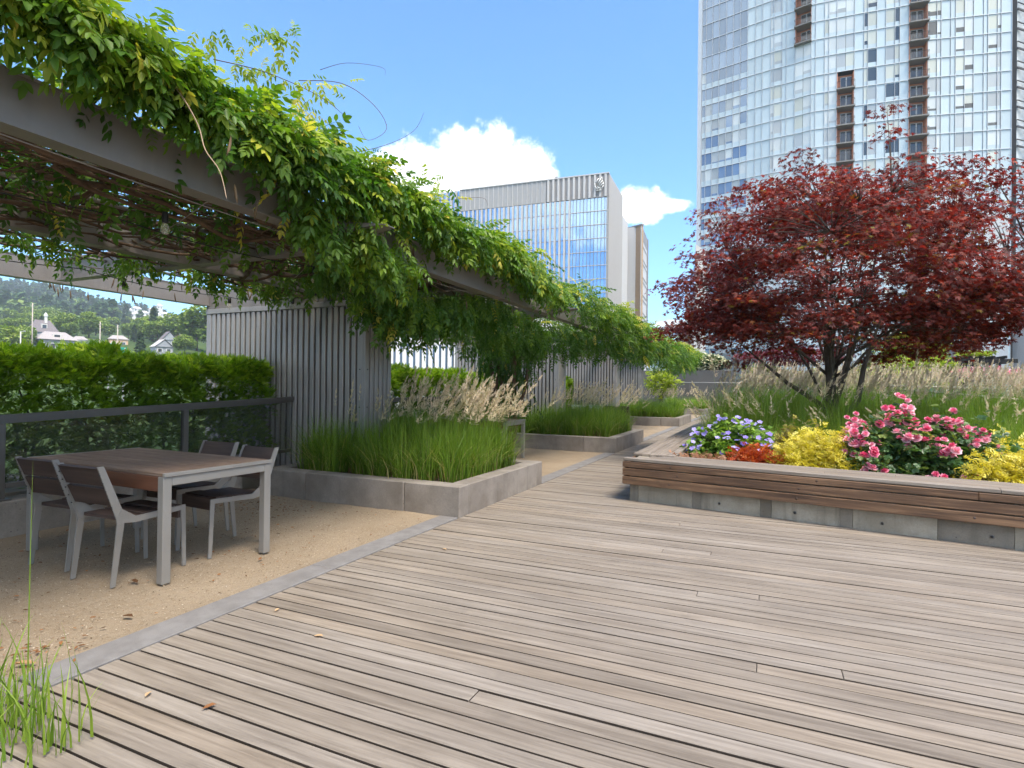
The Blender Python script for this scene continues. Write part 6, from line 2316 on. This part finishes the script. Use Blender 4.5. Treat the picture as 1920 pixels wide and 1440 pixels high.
# cream balcony stack and ribbed box at the foot of the tower's left end
f10 = block_frame(1283, 96, 1303, 95)
bst = thing('balcony_stack', 'slim cream building with stacked balconies left of the maple', 'building', (*f10[0], -15))
mb = MB()
zt_ = dep(1290, 548, 96)[2]
fquad(mb, f10, 0, f10[3] * 0.22, -15, zt_, -6, 0)
fquad(mb, f10, f10[3] * 0.92, f10[3], -15, zt_ + 8, -6, 0.1)
obj('pier_wall', mb.mesh('pier_wall'), M['fin'], bst, world_coords=True)
mb = MB()
fquad(mb, f10, f10[3] * 0.221, f10[3] * 0.919, -15, zt_, -6, -1.6)
obj('back_wall', mb.mesh('back_wall'), M['win_grey'], bst, world_coords=True)
for y_ in (567, 585, 604, 622, 640):
    z = dep(1290, y_, 96)[2]
    mb = MB()
    fquad(mb, f10, f10[3] * 0.221, f10[3] * 0.919, z - 0.12, z + 0.15, -1.59, 0.05)
    s_ = obj('balcony_slab', mb.mesh('balcony_slab'), M['white_frame'], bst, world_coords=True)
    mb = MB()
    fquad(mb, f10, f10[3] * 0.25, f10[3] * 0.9, z - 0.121, z + 0.9, -0.05, 0.0)
    fquad(mb, f10, f10[3] * 0.25, f10[3] * 0.9, z + 0.152, z + 0.85, 0.01, 0.03)
f11 = block_frame(1268, 84, 1301, 83)
rbx = thing('ribbed_penthouse', 'white ribbed metal box at the far end of the walk', 'building', (*f11[0], -15))
zt_, zb_ = dep(1285, 626, 84)[2], dep(1285, 662, 84)[2]
mb = MB()
fquad(mb, f11, 0, f11[3], zb_, zt_, -6, 0)
obj('wall', mb.mesh('wall'), M['fin'], rbx, world_coords=True)
for j in range(9):
    mb = MB()
    x = f11[3] * (j + 0.3) / 9
    fquad(mb, f11, x, x + f11[3] * 0.05, zb_ + 0.01, zt_ + 0.05, 0.005, 0.15)
    obj('rib', mb.mesh('rib'), M['fin_grey'], rbx, world_coords=True)
mb = MB()
fquad(mb, f11, -1, f11[3] + 9, -15, zb_ - 0.02, -9, -0.3)
obj('plinth', mb.mesh('plinth'), M['win_dark'], rbx, world_coords=True)
# long white ribbed building seen under the pergola
f12 = block_frame(640, 62, 1110, 68)
wb = thing('white_colonnade_building', 'long white building with upright ribs glimpsed under the pergola', 'building', (*f12[0], -15))
zt_ = dep(900, 590, 66)[2]
mb = MB()
fquad(mb, f12, 0, f12[3], -15, zt_, -8, -0.6)
obj('wall', mb.mesh('wall'), M['win_blue'], wb, world_coords=True)
mb = MB()
fquad(mb, f12, 0, f12[3], dep(900, 648, 66)[2], zt_ + 0.1, -0.5, 0.1)
obj('fascia', mb.mesh('fascia'), M['white_frame'], wb, world_coords=True)
for j in range(40):
    mb = MB()
    x = f12[3] * j / 40
    fquad(mb, f12, x, x + 0.45, -15, dep(900, 648, 66)[2] - 0.01, -0.55, 0.05)
    obj('column', mb.mesh('column'), M['white_frame'], wb, world_coords=True)

# ================================================================== HILLSIDE TO THE LEFT
HT = np.array([60, 130, 200, 260, 400, 700, 1100, 1600, 2400])
HZ = np.array([-15, -14, 3, 17, 36, 80, 168, 190, 150.0])


def hill_g(px_):
    return np.interp(px_, [-900, 0, 100, 260, 390, 520, 700, 900, 1050], [1.2, 1.06, 1.0, 0.77, 0.62, 0.5, 0.36, 0.12, 0.0])


def hill_z(px_, t_):
    g = hill_g(px_)
    b = np.interp(t_, HT, HZ)
    k = np.interp(t_, [300, 900], [0, 1])
    gg = (1 - k) * np.clip(g * 1.5, 0, 1) + k * g
    return np.where(b > -14, -14 + (b + 14) * gg, b) + 3.0 * np.sin(px_ * 0.03 + t_ * 0.011) * np.interp(t_, [200, 500], [0, 1])


def hill_pt(px_, t_):
    p = dep(px_, 719, t_)
    return np.array([p[0], p[1], float(hill_z(px_, t_))])


pxs = np.linspace(-900, 1060, 70)
tss = np.concatenate([np.linspace(60, 500, 30), np.linspace(530, 2400, 40)])
HV = np.array([[hill_pt(p, t_) for p in pxs] for t_ in tss])
gi = np.arange(HV.shape[0] * HV.shape[1]).reshape(HV.shape[:2])
gf = np.stack([gi[:-1, :-1], gi[:-1, 1:], gi[1:, 1:], gi[1:, :-1]], -1).reshape(-1, 4)
struct('hill', np_mesh('hill', HV.reshape(-1, 3), gf, smooth=True), M['hill'])

CARD = (np.array([(-0.5, -0.3, 0), (0.5, -0.3, 0.08), (0.55, 0.35, -0.05), (-0.4, 0.4, 0.1)]), np.array([(0, 1, 2), (0, 2, 3)]))


def crown_mesh(nm, kind, n, seed, sz):
    rs = np.random.default_rng(seed)
    if kind == 'b':                           # broadleaf: clumped billows
        k = 16
        cc = rs.normal(0, 1, (k, 3))
        cc /= np.linalg.norm(cc, axis=1)[:, None]
        cc = cc * np.array([0.34, 0.34, 0.30]) * rs.uniform(0.5, 1.1, (k, 1)) + np.array([0, 0, 0.60])
        i = rs.integers(0, k, n)
        q = rs.normal(0, 1, (n, 3))
        q /= np.linalg.norm(q, axis=1)[:, None]
        pos = cc[i] + q * (0.20 * rs.uniform(0.55, 1.0, n) ** 0.5)[:, None]
        rn = np.clip(rs.uniform(0, 0.7, n) + rs.uniform(-0.2, 0.2, k)[i] + 0.25 * q[:, 2], 0, 1)
        R = rots(n, rs.uniform(0, 6.28, n), rs.uniform(-1.4, 0.8, n), rs.uniform(-1, 1, n))
    else:                                     # conifer: drooping tiers
        z = rs.uniform(0.08, 1.0, n) ** 0.9
        a = rs.uniform(0, 6.28, n)
        r = 0.24 * (1 - z) ** 0.85 * (0.65 + 0.35 * np.sin(z * 60 + 3 * np.sin(a * 2))) * rs.uniform(0.35, 1.0, n) ** 0.5 + 0.01
        pos = np.stack([r * np.cos(a), r * np.sin(a), z - 0.15 * r], 1)
        rn = rs.uniform(0, 1, n)
        R = rots(n, a, rs.uniform(0.1, 0.7, n), rs.uniform(-0.6, 0.6, n))
    V, F, r = scatter(CARD, pos, R, rs.uniform(0.6, 1.3, n) * sz, rn)
    return np_mesh(nm, V, F, r)


BRO = [crown_mesh('crown', 'b', 1500, s, 0.075) for s in (1, 2, 3, 4)]
CON = [crown_mesh('crown', 'c', 1100, s, 0.085) for s in (5, 6)]
TRK = MB().tube([(0, 0, -0.06), (0.005, 0, 0.3), (0, 0.01, 0.55)], [0.028, 0.02, 0.008], 6).mesh('trunk')
rs = np.random.default_rng(21)


def tree_at(px_, t_, h, kind, label, group='trees on the hillside beyond the hedge', ybase=None):
    p = hill_pt(px_, t_)
    t0 = thing('broadleaf_tree' if kind == 'b' else 'conifer_tree', label, 'tree', p, rs.uniform(0, 6), group)
    w_ = h * (rs.uniform(0.95, 1.25) if kind == 'b' else rs.uniform(0.9, 1.1))
    t0.scale = (w_, w_, h)
    obj('crown', BRO[rs.integers(0, 4)] if kind == 'b' else CON[rs.integers(0, 2)], M['fartree'] if kind == 'b' else M['conifer'], t0)
    obj('trunk', TRK, M['bark'], t0)


tree_at(368, 262, 20, 'b', 'big rounded green tree just left of the slatted wall')
tree_at(345, 245, 9, 'b', 'green tree at the foot of the big rounded tree', )
tree_at(285, 330, 20, 'c', 'dark pointed conifer standing above the grey gabled house')
tree_at(262, 225, 13, 'c', 'dark conifer rising right of the green road sign')
tree_at(250, 215, 7, 'b', 'bushy tree beside the dark conifer near the road sign')
tree_at(15, 235, 13, 'b', 'large leafy tree at the left edge, left of the mansion')
tree_at(48, 255, 11, 'b', 'leafy tree directly left of the mansion')
tree_at(115, 340, 15, 'b', 'dark green round tree behind the mansion roof')
tree_at(165, 340, 15, 'b', 'dark green round tree right of the mansion')
MARKS = [(10, 'the left edge of the view'), (60, 'the tall utility pole'), (90, 'the mansion'), (125, 'the wide grey house'), (165, 'the low pale roofed house'), (190, 'the middle utility pole'), (222, 'the peach house'),
         (262, 'the dark conifer'), (308, 'the small gabled house'), (336, 'the orange roofed house'), (372, 'the big rounded tree')]
for k in range(90):
    px_, t_, h, kd = rs.uniform(-60, 400), rs.uniform(310, 640), rs.uniform(9, 15), 'b' if rs.uniform() < 0.85 else 'c'
    mk = min(MARKS, key=lambda q: abs(q[0] - px_))
    sz = 'small' if h < 11 else ('middling' if h < 13 else 'tall')
    sd = 'left of' if px_ < mk[0] - 6 else ('right of' if px_ > mk[0] + 6 else 'straight behind')
    up_ = 'just up the slope' if t_ < 420 else ('halfway up the slope' if t_ < 530 else 'high up the slope')
    tree_at(px_, t_, h, kd, f"{sz} {'round headed' if kd == 'b' else 'pointed conifer'} tree {up_}, {sd} {mk[1]}")
ORD = ['leftmost', 'second from the left', 'third from the left', 'fourth from the left', 'fifth from the left', 'sixth from the left', 'seventh from the left',
       'seventh from the right', 'sixth from the right', 'fifth from the right', 'fourth from the right', 'third from the right', 'second from the right', 'rightmost']
for k in range(10):
    tree_at(650 + 38 * k + rs.uniform(-12, 12), rs.uniform(75, 160), rs.uniform(10, 16), 'b', 'street tree glimpsed under the pergola, ' + (ORD[:5] + ORD[-5:])[k], 'street trees beyond the pergola')

# far wood on the upper slope, one mass
parts = []
for i in range(2600):
    px_, t_ = rs.uniform(-250, 760), rs.uniform(560, 1500)
    if 215 < px_ < 385 and t_ < 960 and rs.uniform() < 0.88:
        continue
    p = hill_pt(px_, t_)
    con = rs.uniform() < 0.6
    n = 46
    h = rs.uniform(16, 30) if con else rs.uniform(12, 20)
    if con:
        z = rs.uniform(0.15, 1.0, n)
        a = rs.uniform(0, 6.28, n)
        r = 0.2 * (1 - z) + 0.02
        pos = p + np.stack([r * np.cos(a), r * np.sin(a), z], 1) * h
        rn = rs.uniform(0, 0.55, n)
    else:
        q = rs.normal(0, 1, (n, 3))
        q /= np.linalg.norm(q, axis=1)[:, None]
        pos = p + (q * np.array([0.45, 0.45, 0.36]) + np.array([0, 0, 0.6])) * h
        rn = np.clip(rs.uniform(0.35, 0.8, n) + 0.25 * q[:, 2], 0, 1)
    parts.append(scatter(CARD, pos, rots(n, rs.uniform(0, 6.28, n), rs.uniform(-1, 0.6, n), rs.uniform(-1, 1, n)), rs.uniform(0.15, 0.28, n) * h, rn))
V, F, r = cat_sc(parts)
M['wood'] = leafmat('far_wood', [(0.0, (0.04, 0.085, 0.035)), (0.5, (0.085, 0.15, 0.05)), (1.0, (0.2, 0.27, 0.07))], 0.15, 0.7, 0.1)
tag(obj('far_wood', np_mesh('far_wood', V, F, r), M['wood']), 'dense wood covering the upper slope of the hill', 'wood', None, 'stuff')

# ---- houses
M['h_grey'] = paint('house_grey_siding', (0.30, 0.32, 0.35), 0.8, 0, 0.05, 0.1, bump=0)
M['h_white'] = paint('house_white', (0.62, 0.61, 0.58), 0.8, 0, 0.05, 0.1, bump=0)
M['h_peach'] = paint('house_peach', (0.55, 0.36, 0.24), 0.8, 0, 0.05, 0.1, bump=0)
M['roof_g'] = paint('roof_grey_shingle', (0.33, 0.30, 0.29), 0.9, 0, 0.1, 0.2, bump=0)
M['roof_d'] = paint('roof_dark_shingle', (0.17, 0.15, 0.155), 0.9, 0, 0.1, 0.2, bump=0)
M['roof_l'] = paint('roof_pale', (0.47, 0.45, 0.44), 0.9, 0, 0.05, 0.1, bump=0)


def house(label, px_, t_, ybase, wpx, hpx, roofpx, wall, roof, kind='hip', yaw=0.0, nwin=3, dormer=False, group='houses on the hillside'):
    """size from its photo extent at distance t_"""
    s = t_ / FOC
    W, Hh, Rr = wpx * s, hpx * s, roofpx * s
    Dp = W * 0.8
    b = dep(px_, ybase, t_)
    d_ = math.atan2(ray(px_, 719)[0], ray(px_, 719)[1])
    t0 = thing('house', label, 'house', b, -d_ + yaw, group)
    obj('wall', MB().box(-W / 2, W / 2, 0, Dp, -12, Hh).mesh('wall'), M[wall], t0)
    o_ = W * 0.06
    if kind == 'hip':
        e = W * 0.22
        rf = MB().add([(-W / 2 - o_, -o_, Hh + 0.02), (W / 2 + o_, -o_, Hh + 0.02), (W / 2 + o_, Dp + o_, Hh + 0.02), (-W / 2 - o_, Dp + o_, Hh + 0.02), (-W / 2 + e, Dp / 2, Hh + Rr), (W / 2 - e, Dp / 2, Hh + Rr)],
                      [(0, 1, 5, 4), (1, 2, 5), (2, 3, 4, 5), (3, 0, 4), (3, 2, 1, 0)])
    else:                                     # gable towards the viewer
        rf = MB().add([(-W / 2 - o_, -o_, Hh - 0.1), (W / 2 + o_, -o_, Hh - 0.1), (0, -o_, Hh + Rr), (-W / 2 - o_, Dp + o_, Hh - 0.1), (W / 2 + o_, Dp + o_, Hh - 0.1), (0, Dp + o_, Hh + Rr)],
                      [(0, 2, 5, 3), (1, 4, 5, 2), (3, 5, 4), (0, 3, 4, 1)])
        obj('gable', MB().add([(-W / 2, -0.02, Hh), (W / 2, -0.02, Hh), (0, -0.02, Hh + Rr * 0.9)], [(0, 1, 2)]).mesh('gable'), M[wall], t0)
    r_ = obj('roof', rf.mesh('roof'), M[roof], t0)
    for k in range(nwin):
        x = -W / 2 + W * (k + 0.5) / nwin
        ww, wh = W / nwin * 0.28, Hh * 0.42
        wv = obj('window', MB().box(x - ww, x + ww, -0.06, -0.01, Hh * 0.35, Hh * 0.35 + wh).mesh('window'), M['h_white'], t0)
        obj('pane', MB().box(x - ww * 0.75, x + ww * 0.75, -0.1, -0.062, Hh * 0.39, Hh * 0.31 + wh).mesh('pane'), M['win_dark'], wv)
    if dormer:
        dw = W * 0.11
        dm = obj('dormer', MB().box(-dw, dw, Dp * 0.12, Dp * 0.5, Hh + Rr * 0.25, Hh + Rr * 0.66).mesh('dormer'), M['h_white'], r_)
        obj('dormer_window', MB().box(-dw * 0.7, dw * 0.7, Dp * 0.12 - 0.1, Dp * 0.12 - 0.02, Hh + Rr * 0.3, Hh + Rr * 0.6).mesh('dormer_window'), M['win_dark'], t0)
    return t0


h0 = house('tall grey mansion with steep roofs, cupola and white trim', 84, 300, 642, 40, 20, 24, 'h_grey', 'roof_d', 'hip', 0.25, 3, True)
W = 40 * 300 / FOC
obj('chimney', MB().box(W * 0.06, W * 0.16, W * 0.3, W * 0.4, 6, 14.5).lathe([(0.9, 14.5), (0.9, 15.4), (0.1, 16.6)], 8, (W * 0.11, W * 0.35, 0)).mesh('chimney'), M['h_white'], h0)
house('wide grey house with hip roof below the mansion', 108, 262, 664, 56, 28, 16, 'h_grey', 'roof_g', 'hip', 0.2, 4, True)
house('peach house with low grey roof left of the conifer', 222, 300, 655, 30, 20, 8, 'h_peach', 'roof_g', 'hip', 0.1, 2)
house('small pale gabled house just over the hedge', 308, 250, 665, 30, 16, 14, 'h_grey', 'roof_l', 'gable', 0.35, 2)
house('blue grey gabled house behind the small pale one', 318, 290, 650, 24, 14, 16, 'h_grey', 'roof_d', 'gable', 0.3, 2)
house('low house with pale roof behind the hedge, centre left', 170, 255, 668, 34, 12, 9, 'h_white', 'roof_l', 'hip', 0.0, 2)
house('low white house left of the peach one', 150, 300, 650, 22, 14, 7, 'h_white', 'roof_g', 'hip', 0.1, 2)
house('orange roofed house beside the blue grey gable', 336, 320, 645, 18, 12, 7, 'h_white', 'h_peach', 'hip', 0.2, 1)
for k, (px_, y_, w_) in enumerate(sorted([(243, 585, 10), (258, 582, 13), (272, 590, 12), (287, 584, 12), (296, 594, 11), (310, 592, 12), (322, 600, 15), (334, 604, 12), (352, 592, 11), (312, 606, 12), (268, 600, 11), (340, 612, 11), (252, 593, 12), (300, 577, 9)])):
    house('small pale house high on the hill, ' + ORD[k] + ' of that cluster', px_, 880 - 6 * (y_ - 580), y_ + 2, w_, 6.5, 4, 'h_white', 'roof_l' if k % 2 else 'h_white', 'hip', 0.3, 2, False, 'small houses high on the hill')

# poles, lamp, road sign
M['pole'] = paint('weathered_pole', (0.42, 0.37, 0.32), 0.8, 0, 0.1, 0.2, bump=0)
for (px_, yt, yb, t_, lab) in [(60, 567, 640, 240, 'tall utility pole above the mansion'), (187, 602, 660, 250, 'utility pole rising from the trees, centre'), (220, 608, 660, 260, 'utility pole near the peach house')]:
    b, e = dep(px_, yb, t_), dep(px_, yt, t_)
    t0 = thing('utility_pole', lab, 'pole', (b[0], b[1], b[2] - 12), group='utility poles on the hillside')
    obj('mast', MB().tube([(b[0], b[1], b[2] - 12), (b[0], b[1], e[2])], [0.28, 0.2], 8).mesh('mast'), M['pole'], t0, world_coords=True)
    obj('crossarm', MB().box(b[0] - 1.2, b[0] + 1.2, b[1] - 0.1, b[1] + 0.1, e[2] - 1.3, e[2] - 1.1).mesh('crossarm'), M['pole'], t0, world_coords=True)
b, e = dep(38, 665, 170), dep(38, 621, 170)
t0 = thing('street_lamp', 'slim street lamp over the hedge at the left', 'street lamp', (b[0], b[1], b[2] - 12))
obj('post', MB().tube([(b[0], b[1], b[2] - 12), (b[0], b[1], e[2])], 0.13, 8).mesh('post'), M['white_frame'], t0, world_coords=True)
a2 = dep(46, 620, 170)
obj('arm', MB().tube([(b[0], b[1], e[2]), tuple(a2)], 0.07, 6).mesh('arm'), M['white_frame'], t0, world_coords=True)
obj('lamp_head', MB().cbox(a2[0] - 0.4, a2[0] + 0.3, a2[1] - 0.2, a2[1] + 0.2, a2[2] - 0.08, a2[2] + 0.1, 0.03).mesh('lamp_head'), M['white_frame'], t0, world_coords=True)
M['sign_green'] = paint('sign_green', (0.015, 0.27, 0.17), 0.5, 0, 0.03, 0, bump=0)
M['sign_yellow'] = paint('sign_yellow', (0.65, 0.48, 0.03), 0.5, 0, 0.03, 0, bump=0)
fS = block_frame(196, 160, 237, 160)
t0 = thing('road_sign', 'green overhead road sign with a yellow patch above the hedge', 'sign', (*fS[0], -15))
zz_ = lambda y_: dep(215, y_, 160)[2]
mb = MB()
fquad(mb, fS, 0.0, 0.28 * fS[3], zz_(662), zz_(643), 0, 0.15)
obj('sign_panel', mb.mesh('sign_panel'), M['sign_green'], t0, world_coords=True)
mb = MB()
fquad(mb, fS, 0.305 * fS[3], fS[3], zz_(664), zz_(650), 0, 0.15)
obj('sign_panel', mb.mesh('sign_panel'), M['sign_green'], t0, world_coords=True)
mb = MB()
fquad(mb, fS, 0.01 * fS[3], 0.13 * fS[3], zz_(648), zz_(644), 0.16, 0.2)
obj('yellow_patch', mb.mesh('yellow_patch'), M['sign_yellow'], t0, world_coords=True)
a_, d_, nr_, L_ = fS
mb = MB()
pA = lambda u, y_: (*(a_ + d_ * u * L_ + nr_ * 0.18), zz_(y_))
mb.tube([pA(0.93, 651.5), pA(0.93, 657)], 0.12, 6)
mb.tube([pA(0.89, 655), pA(0.93, 657.5), pA(0.97, 655)], 0.12, 6)
mb.tube([pA(0.05, 651), pA(0.24, 651)], 0.07, 6)
mb.tube([pA(0.05, 654), pA(0.22, 654)], 0.07, 6)
obj('white_marks', mb.mesh('white_marks'), M['h_white'], t0, world_coords=True)
mb = MB()
fquad(mb, fS, 0.1 * L_, 0.1 * L_ + 0.4, -15, zz_(644), -0.4, -0.02)
fquad(mb, fS, 0.8 * L_, 0.8 * L_ + 0.4, -15, zz_(651), -0.4, -0.02)
obj('sign_post', mb.mesh('sign_post'), M['fin_grey'], t0, world_coords=True)

# ------------------------------------------------------------------ the summer air between the terrace and the hills
mt = D.materials.new('summer_haze')
mt.use_nodes = True
t = NT(mt.node_tree)
t.n.clear()
o_ = t.new('ShaderNodeOutputMaterial')
v_ = t.new('ShaderNodeVolumePrincipled')
v_.inputs['Color'].default_value = (0.86, 0.93, 1.0, 1)
v_.inputs['Density'].default_value = 0.00028
v_.inputs['Anisotropy'].default_value = 0.2
t.l.new(v_.outputs[0], o_.inputs['Volume'])
hz = obj('haze', MB().box(-6050, 6050, -6050, 6050, -16.2, 262).mesh('haze'), mt)
tag(hz, 'faint blue summer haze in front of the hills', 'haze', None, 'stuff')
